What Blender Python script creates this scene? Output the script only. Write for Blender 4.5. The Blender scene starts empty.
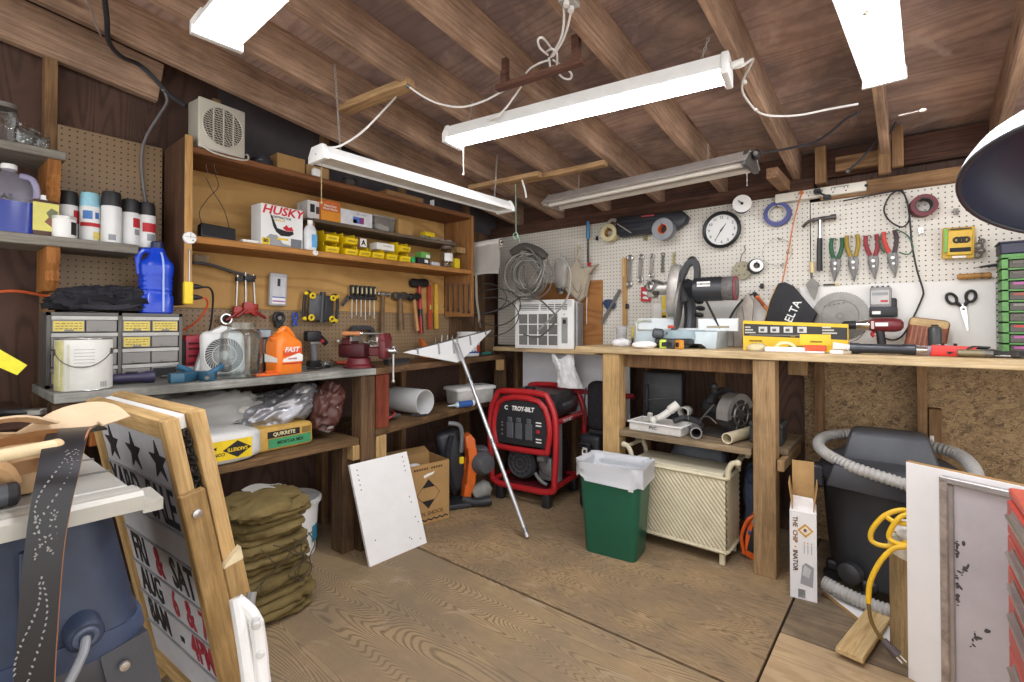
import bpy,bmesh,math,random
from mathutils import Vector,Matrix,Euler
R=math.radians
PI=math.pi
random.seed(7)
SC=bpy.context.scene
COL=SC.collection
V=Vector
FPX,CX,V0,HZ,YAW,PITCH=492.0,512.0,318.0,1.22,R(39.3),R(0.8)
_f=V((-math.sin(YAW)*math.cos(PITCH),math.cos(YAW)*math.cos(PITCH),math.sin(PITCH)))
_r=V((math.cos(YAW),math.sin(YAW),0))
_u=_r.cross(_f)
EYE=V((0,0,HZ))
def ray(u,v):
    return _f + _r*((u-CX)/FPX) - _u*((v-V0)/FPX)
def onX(u,v,x):
    d=ray(u,v);return EYE + d*(x/d.x)
def onY(u,v,y):
    d=ray(u,v);return EYE + d*(y/d.y)
def onZ(u,v,z):
    d=ray(u,v);return EYE + d*((z-HZ)/d.z)
def onP(u,v,p,n):
    d=ray(u,v);return EYE + d*((V(p)-EYE).dot(V(n))/d.dot(V(n)))
def mpp(p):
    """metres per pixel (image-plane) at a world point"""
    return (V(p)-EYE).dot(_f)/FPX
_MC={}
def _new(name):
    m=bpy.data.materials.new(name);m.use_nodes=True
    nt=m.node_tree;b=nt.nodes['Principled BSDF']
    return m,nt,b
def _rgb(c):
    if isinstance(c,str):
        c=c.lstrip('#');c=[int(c[i:i+2],16)/255 for i in (0,2,4)]
        c=[x/12.92 if x <= .04045 else ((x+.055)/1.055)**2.4 for x in c]
    return (c[0],c[1],c[2],1)
def _coord(nt,scale=(1,1,1),rot=(0,0,0)):
    t=nt.nodes.new('ShaderNodeTexCoord');mp=nt.nodes.new('ShaderNodeMapping')
    mp.inputs['Scale'].default_value=scale;mp.inputs['Rotation'].default_value=rot
    nt.links.new(t.outputs['Object'],mp.inputs['Vector'])
    oi=nt.nodes.new('ShaderNodeObjectInfo');ad=nt.nodes.new('ShaderNodeVectorMath');ad.operation='ADD'
    ml=nt.nodes.new('ShaderNodeMath');ml.operation='MULTIPLY';ml.inputs[1].default_value=17.3
    nt.links.new(oi.outputs['Random'],ml.inputs[0])
    nt.links.new(mp.outputs['Vector'],ad.inputs[0]);nt.links.new(ml.outputs[0],ad.inputs[1])
    return ad.outputs[0]
def _noise(nt,vec,scale,detail=4,rough=.6,dist=0):
    n=nt.nodes.new('ShaderNodeTexNoise');n.inputs['Scale'].default_value=scale
    n.inputs['Detail'].default_value=detail;n.inputs['Roughness'].default_value=rough;n.inputs['Distortion'].default_value=dist
    nt.links.new(vec,n.inputs['Vector']);return n.outputs['Fac']
def _ramp(nt,fac,stops):
    r=nt.nodes.new('ShaderNodeValToRGB');cr=r.color_ramp
    while len(cr.elements) < len(stops): cr.elements.new(.5)
    for e,(p,c) in zip(cr.elements,stops):
        e.position=p;e.color=_rgb(c)
    nt.links.new(fac,r.inputs['Fac']);return r.outputs['Color']
def _mix(nt,fac,a,b,mode='MIX'):
    m=nt.nodes.new('ShaderNodeMix');m.data_type='RGBA';m.blend_type=mode
    for k,x in ((0,fac),(6,a),(7,b)):
        if hasattr(x,'is_linked') or hasattr(x,'links'): nt.links.new(x,m.inputs[k])
        else: m.inputs[k].default_value=x if k == 0 else _rgb(x)
    return m.outputs[2]
def _bump(nt,b,h,st=.2,d=.002):
    n=nt.nodes.new('ShaderNodeBump');n.inputs['Strength'].default_value=st;n.inputs['Distance'].default_value=d
    nt.links.new(h,n.inputs['Height']);nt.links.new(n.outputs['Normal'],b.inputs['Normal'])
def M(c,rough=.5,metal=0,var=.12,vs=14,spec=.5):
    """painted / plastic / metal surface with faint wear"""
    k=('M',c,rough,metal,var,vs)
    if k in _MC: return _MC[k]
    m,nt,b=_new('mat_' + str(len(_MC)))
    b.inputs['Roughness'].default_value=rough;b.inputs['Metallic'].default_value=metal
    b.inputs['Specular IOR Level'].default_value=spec
    r=_rgb(c)
    if var:
        n=_noise(nt,_coord(nt),vs,5,.65)
        lo=tuple(x*(1-var*1.6) for x in r[:3]);hi=tuple(min(1,x*(1+var)) for x in r[:3])
        col=_ramp(nt,n,[(.3,lo),(.7,hi)])
        nt.links.new(col,b.inputs['Base Color'])
    else: b.inputs['Base Color'].default_value=r
    _MC[k]=m;return m
def WOOD(c,dark,axis='x',sc=1.,rough=.75,stain=.25,knots=True,contrast=1.):
    """plain sawn wood; grain runs along the object's own axis"""
    k=('W',c,dark,axis,sc,stain,knots,contrast)
    if k in _MC: return _MC[k]
    m,nt,b=_new('wood_' + str(len(_MC)))
    s={'x': (.06,1,1),'y': (1,.06,1),'z': (1,1,.06)}[axis]
    vec=_coord(nt,tuple(x*sc for x in s))
    n1=_noise(nt,vec,34,4,.6,1.2)
    n3=_noise(nt,vec,150,2,.6,.3)
    col=_ramp(nt,n1,[(.5-.2/contrast,dark),(.5+.18/contrast,c)])
    f=_ramp(nt,n3,[(.3,(.72,.72,.72)),(.6,(1,1,1))])
    col=_mix(nt,1.,col,f,'MULTIPLY')
    vec2=_coord(nt,(1,1,1))
    n2=_noise(nt,vec2,3.1*sc,5,.65)
    st=_ramp(nt,n2,[(.35,tuple([1-stain*1.5]*3)),(.65,(1,1,1))])
    col=_mix(nt,1.,col,st,'MULTIPLY')
    if knots:
        vk=_coord(nt,tuple(x*(3 if x < .5 else 1) for x in s))
        vo=nt.nodes.new('ShaderNodeTexVoronoi');vo.inputs['Scale'].default_value=4.5*sc
        nt.links.new(vk,vo.inputs['Vector'])
        kn=_ramp(nt,vo.outputs['Distance'],[(.035,(.28,.2,.15)),(.085,(1,1,1))])
        col=_mix(nt,.8,col,kn,'MULTIPLY')
    nt.links.new(col,b.inputs['Base Color']);b.inputs['Roughness'].default_value=rough
    b.inputs['Specular IOR Level'].default_value=.25
    _bump(nt,b,n1,.25,.002)
    _MC[k]=m;return m
def PLY(c,dark,light=None,axis='x',sc=1.,figure=1.,dirt='#4a4038',dirtamt=.5,rough=.7,det=2):
    """rotary-cut plywood: long cathedral figure, patches and dirt"""
    k=('P',c,dark,axis,sc,figure,dirt,dirtamt,det)
    if k in _MC: return _MC[k]
    m,nt,b=_new('ply_' + str(len(_MC)))
    s={'x': (.16,1,1),'y': (1,.16,1),'z': (1,1,.16)}[axis]
    vec=_coord(nt,tuple(x*sc for x in s))
    n0=_noise(nt,vec,2.4,det,.45,.35)
    w=nt.nodes.new('ShaderNodeMath');w.operation='MULTIPLY';w.inputs[1].default_value=150*figure
    nt.links.new(n0,w.inputs[0])
    sn=nt.nodes.new('ShaderNodeMath');sn.operation='SINE';nt.links.new(w.outputs[0],sn.inputs[0])
    ad=nt.nodes.new('ShaderNodeMath');ad.operation='MULTIPLY_ADD';ad.inputs[1].default_value=.5;ad.inputs[2].default_value=.5
    nt.links.new(sn.outputs[0],ad.inputs[0])
    fine=_noise(nt,vec,60,4,.7,.5)
    av=nt.nodes.new('ShaderNodeMath');av.operation='MULTIPLY_ADD';av.inputs[1].default_value=.55
    nt.links.new(ad.outputs[0],av.inputs[0])
    mf=nt.nodes.new('ShaderNodeMath');mf.operation='MULTIPLY';mf.inputs[1].default_value=.45
    nt.links.new(fine,mf.inputs[0]);nt.links.new(mf.outputs[0],av.inputs[2])
    col=_ramp(nt,av.outputs[0],[(.12,dark),(.5,c)])
    n2=_noise(nt,_coord(nt),2.2*sc,6,.65,.3)
    dm=_ramp(nt,n2,[(.42,(dirtamt,)*3),(.66,(0,0,0))])
    sp=nt.nodes.new('ShaderNodeSeparateColor');nt.links.new(dm,sp.inputs[0])
    col=_mix(nt,sp.outputs[0],col,dirt)
    if light:
        n4=_noise(nt,_coord(nt),5.3*sc,5,.6,1.)
        lm=_ramp(nt,n4,[(.6,(0,0,0)),(.74,(.5,.5,.5))])
        s2=nt.nodes.new('ShaderNodeSeparateColor');nt.links.new(lm,s2.inputs[0])
        col=_mix(nt,s2.outputs[0],col,light)
    nt.links.new(col,b.inputs['Base Color']);b.inputs['Roughness'].default_value=rough
    b.inputs['Specular IOR Level'].default_value=.3
    _bump(nt,b,av.outputs[0],.2,.002)
    _MC[k]=m;return m
def PEG(c,hole,h='x',pitch=.0254,rr=.135,dirt=.1):
    """pegboard: 1-inch grid of holes in the object's h-z plane"""
    k=('G',c,h)
    if k in _MC: return _MC[k]
    m,nt,b=_new('pegboard_' + str(len(_MC)))
    t=nt.nodes.new('ShaderNodeTexCoord');sp=nt.nodes.new('ShaderNodeSeparateXYZ')
    nt.links.new(t.outputs['Object'],sp.inputs[0])
    outs=[]
    for a in (h.upper(),'Z'):
        d=nt.nodes.new('ShaderNodeMath');d.operation='DIVIDE';d.inputs[1].default_value=pitch
        nt.links.new(sp.outputs[a],d.inputs[0])
        fr=nt.nodes.new('ShaderNodeMath');fr.operation='FRACT';nt.links.new(d.outputs[0],fr.inputs[0])
        sb=nt.nodes.new('ShaderNodeMath');sb.operation='SUBTRACT';sb.inputs[1].default_value=.5
        nt.links.new(fr.outputs[0],sb.inputs[0]);outs.append(sb)
    cb=nt.nodes.new('ShaderNodeCombineXYZ')
    nt.links.new(outs[0].outputs[0],cb.inputs[0]);nt.links.new(outs[1].outputs[0],cb.inputs[1])
    ln=nt.nodes.new('ShaderNodeVectorMath');ln.operation='LENGTH';nt.links.new(cb.outputs[0],ln.inputs[0])
    lt=nt.nodes.new('ShaderNodeMath');lt.operation='LESS_THAN';lt.inputs[1].default_value=rr
    nt.links.new(ln.outputs['Value'],lt.inputs[0])
    r=_rgb(c);n=_noise(nt,_coord(nt),3.5,6,.65)
    col=_ramp(nt,n,[(.35,tuple(x*(1-dirt*1.6) for x in r[:3])),(.6,r)])
    col=_mix(nt,lt.outputs[0],col,hole)
    nt.links.new(col,b.inputs['Base Color']);b.inputs['Roughness'].default_value=.55
    _MC[k]=m;return m
def OSB():
    k='OSB'
    if k in _MC: return _MC[k]
    m,nt,b=_new('osb')
    vec=_coord(nt,(1,1,1.5),(.2,.5,.3))
    vo=nt.nodes.new('ShaderNodeTexVoronoi');vo.inputs['Scale'].default_value=34
    n=_noise(nt,vec,9,3,.6);ms=nt.nodes.new('ShaderNodeVectorMath');ms.operation='ADD'
    nt.links.new(vec,ms.inputs[0]);nt.links.new(n,ms.inputs[1]);nt.links.new(ms.outputs[0],vo.inputs['Vector'])
    sp=nt.nodes.new('ShaderNodeSeparateColor');nt.links.new(vo.outputs['Color'],sp.inputs[0])
    col=_ramp(nt,sp.outputs[0],[(0,'#5d4a33'),(.25,'#84694a'),(.6,'#9c7f5a'),(1,'#b0946c')])
    nt.links.new(col,b.inputs['Base Color']);b.inputs['Roughness'].default_value=.7
    _bump(nt,b,sp.outputs[0],.3,.002)
    _MC[k]=m;return m
def CLOTH(c,rough=.9,var=.2,vs=30):
    k=('C',c,var,vs)
    if k in _MC: return _MC[k]
    m,nt,b=_new('cloth_' + str(len(_MC)))
    r=_rgb(c);v=_coord(nt);n=_noise(nt,v,vs,6,.7)
    col=_ramp(nt,n,[(.3,tuple(x*(1-var*1.6) for x in r[:3])),(.7,tuple(min(1,x*(1+var)) for x in r[:3]))])
    nt.links.new(col,b.inputs['Base Color']);b.inputs['Roughness'].default_value=rough
    b.inputs['Specular IOR Level'].default_value=.15
    n2=_noise(nt,v,900,2,.5);_bump(nt,b,n2,.15,.0008)
    _MC[k]=m;return m
def GLASS(c=(.95,.97,.97),rough=.03,alpha=None):
    k=('GL',str(c),rough)
    if k in _MC: return _MC[k]
    m,nt,b=_new('clear_' + str(len(_MC)))
    nt.nodes.remove(b);out=nt.nodes['Material Output']
    tr=nt.nodes.new('ShaderNodeBsdfTransparent');tr.inputs[0].default_value=_rgb(c)
    gl=nt.nodes.new('ShaderNodeBsdfGlossy');gl.inputs['Roughness'].default_value=rough
    lw=nt.nodes.new('ShaderNodeLayerWeight');lw.inputs['Blend'].default_value=.35
    ml=nt.nodes.new('ShaderNodeMath');ml.operation='MULTIPLY_ADD';ml.inputs[1].default_value=.38;ml.inputs[2].default_value=.02
    nt.links.new(lw.outputs['Facing'],ml.inputs[0])
    mx=nt.nodes.new('ShaderNodeMixShader')
    nt.links.new(ml.outputs[0],mx.inputs[0]);nt.links.new(tr.outputs[0],mx.inputs[1]);nt.links.new(gl.outputs[0],mx.inputs[2])
    nt.links.new(mx.outputs[0],out.inputs['Surface'])
    _MC[k]=m;return m
def FILM(c,amt=.45,rough=.25):
    """thin cloudy plastic film: part see-through, part diffuse"""
    k=('FI',c,amt)
    if k in _MC: return _MC[k]
    m,nt,b=_new('film_' + str(len(_MC)))
    out=nt.nodes['Material Output']
    b.inputs['Base Color'].default_value=_rgb(c);b.inputs['Roughness'].default_value=rough
    tr=nt.nodes.new('ShaderNodeBsdfTransparent');mx=nt.nodes.new('ShaderNodeMixShader');mx.inputs[0].default_value=amt
    nt.links.new(tr.outputs[0],mx.inputs[1]);nt.links.new(b.outputs[0],mx.inputs[2]);nt.links.new(mx.outputs[0],out.inputs['Surface'])
    _MC[k]=m;return m
def EMIT(c,s):
    k=('E',c,s)
    if k in _MC: return _MC[k]
    m,nt,b=_new('lit_' + str(len(_MC)))
    b.inputs['Base Color'].default_value=(.9,.9,.9,1)
    b.inputs['Emission Color'].default_value=_rgb(c);b.inputs['Emission Strength'].default_value=s
    _MC[k]=m;return m
def frame(p,d,up=(0,0,1)):
    d=V(d).normalized();upv=V(up)
    if abs(d.dot(upv)) > .98: upv=V((0,1,0))
    x=upv.cross(d).normalized();y=d.cross(x)
    m=Matrix((x,y,d)).transposed().to_4x4();m.translation=V(p);return m
def TR(loc=(0,0,0),rot=(0,0,0),s=1):
    sc=(s,s,s) if not hasattr(s,'__len__') else s
    return Matrix.LocRotScale(V(loc),Euler(rot),V(sc))
def catmull(pts,n=6,closed=False):
    P=[V(p) for p in pts];out=[]
    m=len(P)
    if m < 3: return P
    rng=range(m if closed else m-1)
    for i in rng:
        if closed: a,b,c,d=P[i-1],P[i],P[(i+1) % m],P[(i+2) % m]
        else: a,b,c,d=P[max(i-1,0)],P[i],P[i+1],P[min(i+2,m-1)]
        for j in range(n):
            t=j/n
            out.append(.5*((2*b)+(c-a)*t+(2*a-5*b+4*c-d)*t*t+(3*b-a-3*c+d)*t**3))
    if not closed: out.append(P[-1])
    return out
class MB:
    def __init__(s,X=None): s.bm=bmesh.new();s.mi=0;s.X=X
    def _go(s,fs,X=None):
        X=X if X is not None else s.X
        vs=set()
        for f in fs:
            f.material_index=s.mi
            vs.update(f.verts)
        if X is not None:
            for v in vs: v.co=X @ v.co
        return s
    def faces(s,co,fs,X=None):
        vs=[s.bm.verts.new(c) for c in co];out=[]
        for f in fs:
            try: out.append(s.bm.faces.new([vs[i] for i in f]))
            except ValueError: pass
        return s._go(out,X)
    def box(s,c,d,bev=0,X=None,rot=None,seg=1,taper=1):
        hx,hy,hz=d[0]/2,d[1]/2,d[2]/2
        t=taper if hasattr(taper,'__len__') else (taper,taper)
        co=[(sx*hx*(t[0] if sz > 0 else 1),sy*hy*(t[1] if sz > 0 else 1),sz*hz) for sz in (-1,1) for sy in (-1,1) for sx in (-1,1)]
        mt=TR(c,rot or (0,0,0))
        vs=[s.bm.verts.new(mt @ V(q)) for q in co]
        fs=[s.bm.faces.new([vs[i] for i in f]) for f in ((0,2,3,1),(4,5,7,6),(0,1,5,4),(2,6,7,3),(1,3,7,5),(0,4,6,2))]
        if bev:
            es=set(e for f in fs for e in f.edges)
            r=bmesh.ops.bevel(s.bm,geom=list(es),offset=bev,segments=seg,affect='EDGES',profile=.5)
            fs=[f for f in set(r['faces']) | set(f for f in fs if f.is_valid)]
            allf=set(fs)
            for f in list(allf):
                for v in f.verts: allf.update(v.link_faces)
            fs=list(allf)
        return s._go(fs,X)
    def b(s,x0,x1,y0,y1,z0,z1,bev=0,X=None,seg=1):
        return s.box(((x0+x1)/2,(y0+y1)/2,(z0+z1)/2),(abs(x1-x0),abs(y1-y0),abs(z1-z0)),bev,X,None,seg)
    def rings(s,rings,closed=True,cap=(True,True),X=None,loop=False):
        rv=[[s.bm.verts.new(p) for p in r] for r in rings];fs=[]
        n=len(rings[0]);m=len(rv)
        for i in range(m if loop else m-1):
            a,b=rv[i],rv[(i+1) % m]
            for j in range(n if closed else n-1):
                k=(j+1) % n
                try: fs.append(s.bm.faces.new((a[j],a[k],b[k],b[j])))
                except ValueError: pass
        if not loop and closed:
            if cap[0]:
                try: fs.append(s.bm.faces.new(list(reversed(rv[0]))))
                except ValueError: pass
            if cap[1]:
                try: fs.append(s.bm.faces.new(rv[-1]))
                except ValueError: pass
        return s._go(fs,X)
    def cyl(s,p0,p1,r,r2=None,n=16,cap=(True,True),X=None):
        p0,p1=V(p0),V(p1);fm=frame(p0,p1-p0);L=(p1-p0).length
        r2=r if r2 is None else r2
        rg=[[fm @ V((rr*math.cos(2*PI*j/n),rr*math.sin(2*PI*j/n),z)) for j in range(n)] for rr,z in ((r,0),(r2,L))]
        return s.rings(rg,True,cap,X)
    def lathe(s,prof,n=24,X=None,c=(0,0,0),axis=(0,0,1),cap=(True,True),sx=1,sy=1):
        fm=frame(c,axis)
        rg=[[fm @ V((max(r,1e-5)*sx*math.cos(2*PI*j/n),max(r,1e-5)*sy*math.sin(2*PI*j/n),z)) for j in range(n)] for r,z in prof]
        return s.rings(rg,True,cap,X)
    def pipe(s,p0,p1,r,ri,n=20,X=None):
        p0,p1=V(p0),V(p1);L=(p1-p0).length
        fm=frame(p0,p1-p0)
        rg=[[fm @ V((rr*math.cos(2*PI*j/n),rr*math.sin(2*PI*j/n),z)) for j in range(n)] for rr,z in ((r,0),(r,L),(ri,L),(ri,0))]
        return s.rings(rg,True,X=X,loop=True)
    def tube(s,pts,r,n=8,sm=6,closed=False,X=None,flat=None):
        P=catmull(pts,sm,closed) if sm else [V(p) for p in pts]
        m=len(P);rg=[];up=V((0,0,1));prev=None
        for i,p in enumerate(P):
            a=P[i-1] if (i or closed) else P[i];b=P[(i+1) % m] if (i < m-1 or closed) else P[i]
            d=(b-a)
            d=d.normalized() if d.length > 1e-9 else V((0,0,1))
            if prev is None:
                x=d.orthogonal().normalized() if flat is None else (V(flat)-d*V(flat).dot(d)).normalized()
            else:
                x=(prev-d*prev.dot(d));x=x.normalized() if x.length > 1e-6 else d.orthogonal().normalized()
            prev=x;y=d.cross(x)
            t=i/(m-1) if m > 1 else 0
            rr=r(t) if callable(r) else r
            ra,rb=rr if hasattr(rr,'__len__') else (rr,rr)
            rg.append([p+x*(ra*math.cos(2*PI*j/n))+y*(rb*math.sin(2*PI*j/n)) for j in range(n)])
        return s.rings(rg,True,X=X,loop=closed)
    def strap(s,pts,w,t,side,sm=6,X=None,closed=False):
        """flat strap: cross-section w (along side) by t"""
        P=catmull(pts,sm,closed) if sm else [V(p) for p in pts]
        m=len(P);rg=[]
        for i,p in enumerate(P):
            a=P[i-1] if (i or closed) else P[i];b=P[(i+1) % m] if (i < m-1 or closed) else P[i]
            d=(b-a).normalized();sd=V(side(i/(m-1))) if callable(side) else V(side)
            sd=(sd-d*sd.dot(d)).normalized();nn=d.cross(sd)
            ww=w(i/(m-1)) if callable(w) else w
            rg.append([p+sd*ww/2+nn*t/2,p-sd*ww/2+nn*t/2,p-sd*ww/2-nn*t/2,p+sd*ww/2-nn*t/2])
        return s.rings(rg,True,X=X,loop=closed)
    def prism(s,pts,a,b,plane='xz',X=None,bev=0):
        """polygon extruded from a to b along the third axis"""
        f={'xz': lambda p,h: (p[0],h,p[1]),'xy': lambda p,h: (p[0],p[1],h),'yz': lambda p,h: (h,p[0],p[1])}[plane]
        v0=[s.bm.verts.new(f(p,a)) for p in pts];v1=[s.bm.verts.new(f(p,b)) for p in pts]
        n=len(pts);fs=[]
        for i in range(n):
            k=(i+1) % n;fs.append(s.bm.faces.new((v0[i],v0[k],v1[k],v1[i])))
        fs.append(s.bm.faces.new(list(reversed(v0))));fs.append(s.bm.faces.new(v1))
        if bev:
            es=list(set(e for f in fs[-2:] for e in f.edges))
            r=bmesh.ops.bevel(s.bm,geom=es,offset=bev,segments=2,affect='EDGES',profile=.5)
            al=set(f for f in fs if f.is_valid) | set(r['faces'])
            for f_ in list(al):
                for v in f_.verts: al.update(v.link_faces)
            fs=list(al)
        return s._go(fs,X)
    def ball(s,c,r,n=16,m=10,X=None,rot=None):
        r3=r if hasattr(r,'__len__') else (r,r,r)
        mt=TR(c,rot or (0,0,0));rg=[]
        for i in range(m+1):
            a=-PI/2+PI*i/m;k=max(math.cos(a),1e-4)
            rg.append([mt @ V((r3[0]*k*math.cos(2*PI*j/n),r3[1]*k*math.sin(2*PI*j/n),r3[2]*math.sin(a))) for j in range(n)])
        return s.rings(rg,True,X=X)
    def torus(s,c,RR,r,axis=(0,1,0),n=32,m=10,X=None,sy=1,ry=None):
        fm=frame(c,axis);rg=[];ry=ry or r
        for i in range(n):
            a=2*PI*i/n
            rg.append([fm @ V(((RR+r*math.cos(2*PI*j/m))*math.cos(a),(RR*sy+r*math.cos(2*PI*j/m))*math.sin(a),ry*math.sin(2*PI*j/m))) for j in range(m)])
        return s.rings(rg,True,X=X,loop=True)
    def grid(s,fn,nu,nv,X=None,thick=0):
        vs=[[s.bm.verts.new(fn(i/nu,j/nv)) for j in range(nv+1)] for i in range(nu+1)]
        fs=[s.bm.faces.new((vs[i][j],vs[i+1][j],vs[i+1][j+1],vs[i][j+1])) for i in range(nu) for j in range(nv)]
        if thick:
            r=bmesh.ops.solidify(s.bm,geom=fs,thickness=thick)
            fs=list(set(fs) | set(g for g in r['geom'] if isinstance(g,bmesh.types.BMFace)))
        return s._go(fs,X)
    def o(s,name,mats,parent=None,loc=(0,0,0),rot=(0,0,0),ang=35,sub=0,label=None):
        bmesh.ops.recalc_face_normals(s.bm,faces=s.bm.faces[:])
        me=bpy.data.meshes.new(name);s.bm.to_mesh(me);s.bm.free()
        for m in (mats if isinstance(mats,(list,tuple)) else [mats]): me.materials.append(m)
        for p in me.polygons: p.use_smooth=True
        me.set_sharp_from_angle(angle=R(ang))
        ob=bpy.data.objects.new(name,me);COL.objects.link(ob)
        ob.location=loc;ob.rotation_euler=rot
        if parent is not None: ob.parent=parent
        if sub:
            md=ob.modifiers.new('sub','SUBSURF');md.levels=md.render_levels=sub
        if label: ob['label']=label
        return ob
    def t(s,name,label,cat,mats,loc=(0,0,0),rot=(0,0,0),group=None,ang=35,sub=0):
        return tag(s.o(name,mats,None,loc,rot if hasattr(rot,'__len__') else (0,0,rot),ang,sub),label,cat,group)
    def st(s,name,mats,loc=(0,0,0),rot=(0,0,0),label=None):
        ob=s.o(name,mats,None,loc,rot if hasattr(rot,'__len__') else (0,0,rot));ob['kind']='structure'
        if label: ob['label']=label
        return ob
def tag(o,label,cat,group=None):
    o['label']=label;o['category']=cat
    if group: o['group']=group
    return o
def thing(name,label,cat,loc=(0,0,0),rot=0,group=None):
    o=bpy.data.objects.new(name,None);COL.objects.link(o)
    o.location=loc;o.rotation_euler=rot if hasattr(rot,'__len__') else (0,0,rot)
    o.empty_display_size=.05
    return tag(o,label,cat,group)
def dup(root,loc,rot=None,label=None,group=None):
    r=root.copy();COL.objects.link(r);r.location=loc
    if rot is not None: r.rotation_euler=rot if hasattr(rot,'__len__') else (0,0,rot)
    if label: r['label']=label
    if group: r['group']=group
    for ch in list(root.children):
        c=ch.copy();COL.objects.link(c);c.parent=r
        for g in list(ch.children):
            d=g.copy();COL.objects.link(d);d.parent=c
    return r
def text(parent,s,size,loc,mat,rot=(PI/2,0,0),align='CENTER',sx=1,name='lettering',bold=0,shear=0,ext=.0003):
    cu=bpy.data.curves.new(name,'FONT');cu.body=s;cu.size=size;cu.align_x=align;cu.align_y='CENTER'
    cu.extrude=ext;cu.offset=bold;cu.resolution_u=2;cu.shear=shear
    tmp=bpy.data.objects.new('tmp',cu);COL.objects.link(tmp)
    me=bpy.data.meshes.new_from_object(tmp.evaluated_get(bpy.context.evaluated_depsgraph_get()))
    bpy.data.objects.remove(tmp);bpy.data.curves.remove(cu)
    me.materials.clear();me.materials.append(mat)
    ob=bpy.data.objects.new(name,me);COL.objects.link(ob);ob.parent=parent
    ob.location=loc;ob.rotation_euler=rot;ob.scale=(sx,1,1)
    return ob
WL=PI/2
# ================================================================ setting
W_DARK=PLY('#654a3d','#4a352c',axis='z',sc=1.2,figure=1.6,dirt='#3a2d29',dirtamt=.5)
W_STUD=WOOD('#a8835c','#7d5c3f','z')
W_RAFT=WOOD('#c9a68a','#9c7b65','y',stain=.28)
W_RAFX=WOOD('#cfa97a','#a58058','x',stain=.2)
W_DECK=PLY('#cbad9c','#ac8e80',light='#d6c2b8',axis='x',sc=.8,figure=1.2,dirt='#5f5355',dirtamt=.75,det=3)
W_FLA=PLY('#a88f6b','#6c5840',light='#b8a78e',axis='x',sc=.9,figure=8.5,dirt='#716556',dirtamt=.55,det=2.6)
W_FLB=PLY('#a98e69','#725b40',light='#b8a185',axis='x',sc=1.5,figure=3.2,dirt='#6d6050',dirtamt=.55,det=5)
W_FLC=PLY('#c2a680','#a98c68',axis='x',sc=1.,figure=1.4,dirt='#84735a',dirtamt=.45,det=4)
W_FLD=PLY('#9a866a','#7c6a54',axis='x',sc=1.,figure=.8,dirt='#54483c',dirtamt=.7)
DARK=M('#241d1a',.9)
fl=MB()
def sheet(x0,x1,y0,y1,mi):
    fl.mi=mi;fl.b(x0,x1,y0,y1,-.02,0,bev=.002)
sheet(-2.95,-.431,-2.2,1.768,0);sheet(-2.95,-.433,1.782,3.32,1)
sheet(-.424,2.0,-2.2,2.2,2);sheet(-.424,2.0,2.209,3.32,3)
fl.mi=4;fl.b(-2.96,2.0,-2.2,3.37,-.06,-.021)
fl.st('floor',[W_FLA,W_FLB,W_FLC,W_FLD,DARK])
w=MB();w.b(-2.93,-2.895,-2.2,3.36,.0005,2.62)
w.st('wall_left',W_DARK)
w=MB();w.b(-2.894,-2.86,1.03,3.31,2.0,2.6);w.st('wall_left_upper',M('#494143',.8,var=.15,vs=5))
w=MB();w.b(-2.94,2.0,3.3205,3.36,-.0205,2.22);w.st('wall_back',W_DARK)
w=MB();w.b(-.50,2.0,3.30,3.314,0,1.2);w.st('wall_back_osb',OSB())
def stud(x0,x1,y0,y1,z0,z1,m=None,name='wall_stud'):
    b=MB();b.box((0,0,0),(x1-x0,y1-y0,z1-z0),.002)
    return b.st(name,m or W_STUD,loc=((x0+x1)/2,(y0+y1)/2,(z0+z1)/2))
for y in (-.6,-.03,.345,.98,1.6,2.2,2.85):
    stud(-2.893,-2.808,y,y+.04,0,2.4)
W_STUDR=WOOD('#8d6b4a','#664a33','z')
for x in (-2.62,-2.05,-1.45,-.98): stud(x,x+.04,3.225,3.31,0,1.9,W_STUDR)
p=onY(771,380,3.25)
stud(-.44,-.40,3.215,3.296,.62,1.045);stud(.005,.045,3.212,3.296,0,1.045)
stud(.05,.10,3.225,3.296,0,.80)
stud(.9,.94,3.215,3.296,0,1.045)
SL=.135;ZB=2.05;YB=3.22;ANG=math.atan(SL)
def zr(y): return ZB+SL*(YB-y)
def rafter(x,w=.036,h=.175,dz=0,y0=-2.2,y1=3.33,m=None,name='rafter'):
    b=MB();L=(y1-y0)/math.cos(ANG)
    b.box((0,0,h/2),(w,L,h),.002)
    ym=(y0+y1)/2
    return b.st(name,m or W_RAFT,loc=(x+w/2,ym,zr(ym)+dz),rot=(-ANG,0,0))
for k in range(-2,6): rafter(-.535-.41*k)
rafter(-2.845,.04,.19,-.09,y1=.74)
rafter(1.5)
b=MB();L=5.7/math.cos(ANG)
b.box((0,0,.01),(5.2,L,.02))
b.st('ceiling',W_DECK,loc=(-.45,.6,zr(.6)+.177),rot=(-ANG,0,0))
W_PLT=WOOD('#a8835c','#7d5c3f','x')
W_PLTD=WOOD('#6b4a3a','#4a332a','x')
def bar(x0,x1,y0,y1,z0,z1,m=W_PLT,name='trim_1',bev=.002):
    b=MB();b.box((0,0,0),(x1-x0,y1-y0,z1-z0),bev)
    return b.st(name,m,loc=((x0+x1)/2,(y0+y1)/2,(z0+z1)/2))
bar(-2.9,-.43,3.20,3.31,1.972,2.05,W_PLTD,'wall_plate')
bar(-.40,1.9,3.19,3.31,1.912,1.985,W_PLT,'wall_plate')
bar(-2.9,1.9,3.27,3.31,2.05,2.2,W_PLTD,'trim_1')
bar(-.325,-.135,3.16,3.2,2.05,2.125,W_PLT,'trim_2')
stud(-.415,-.365,3.12,3.19,1.99,2.19,W_STUD,'trim_3')
stud(-.135,-.085,3.06,3.10,1.975,2.2,W_STUD,'trim_4')
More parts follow.
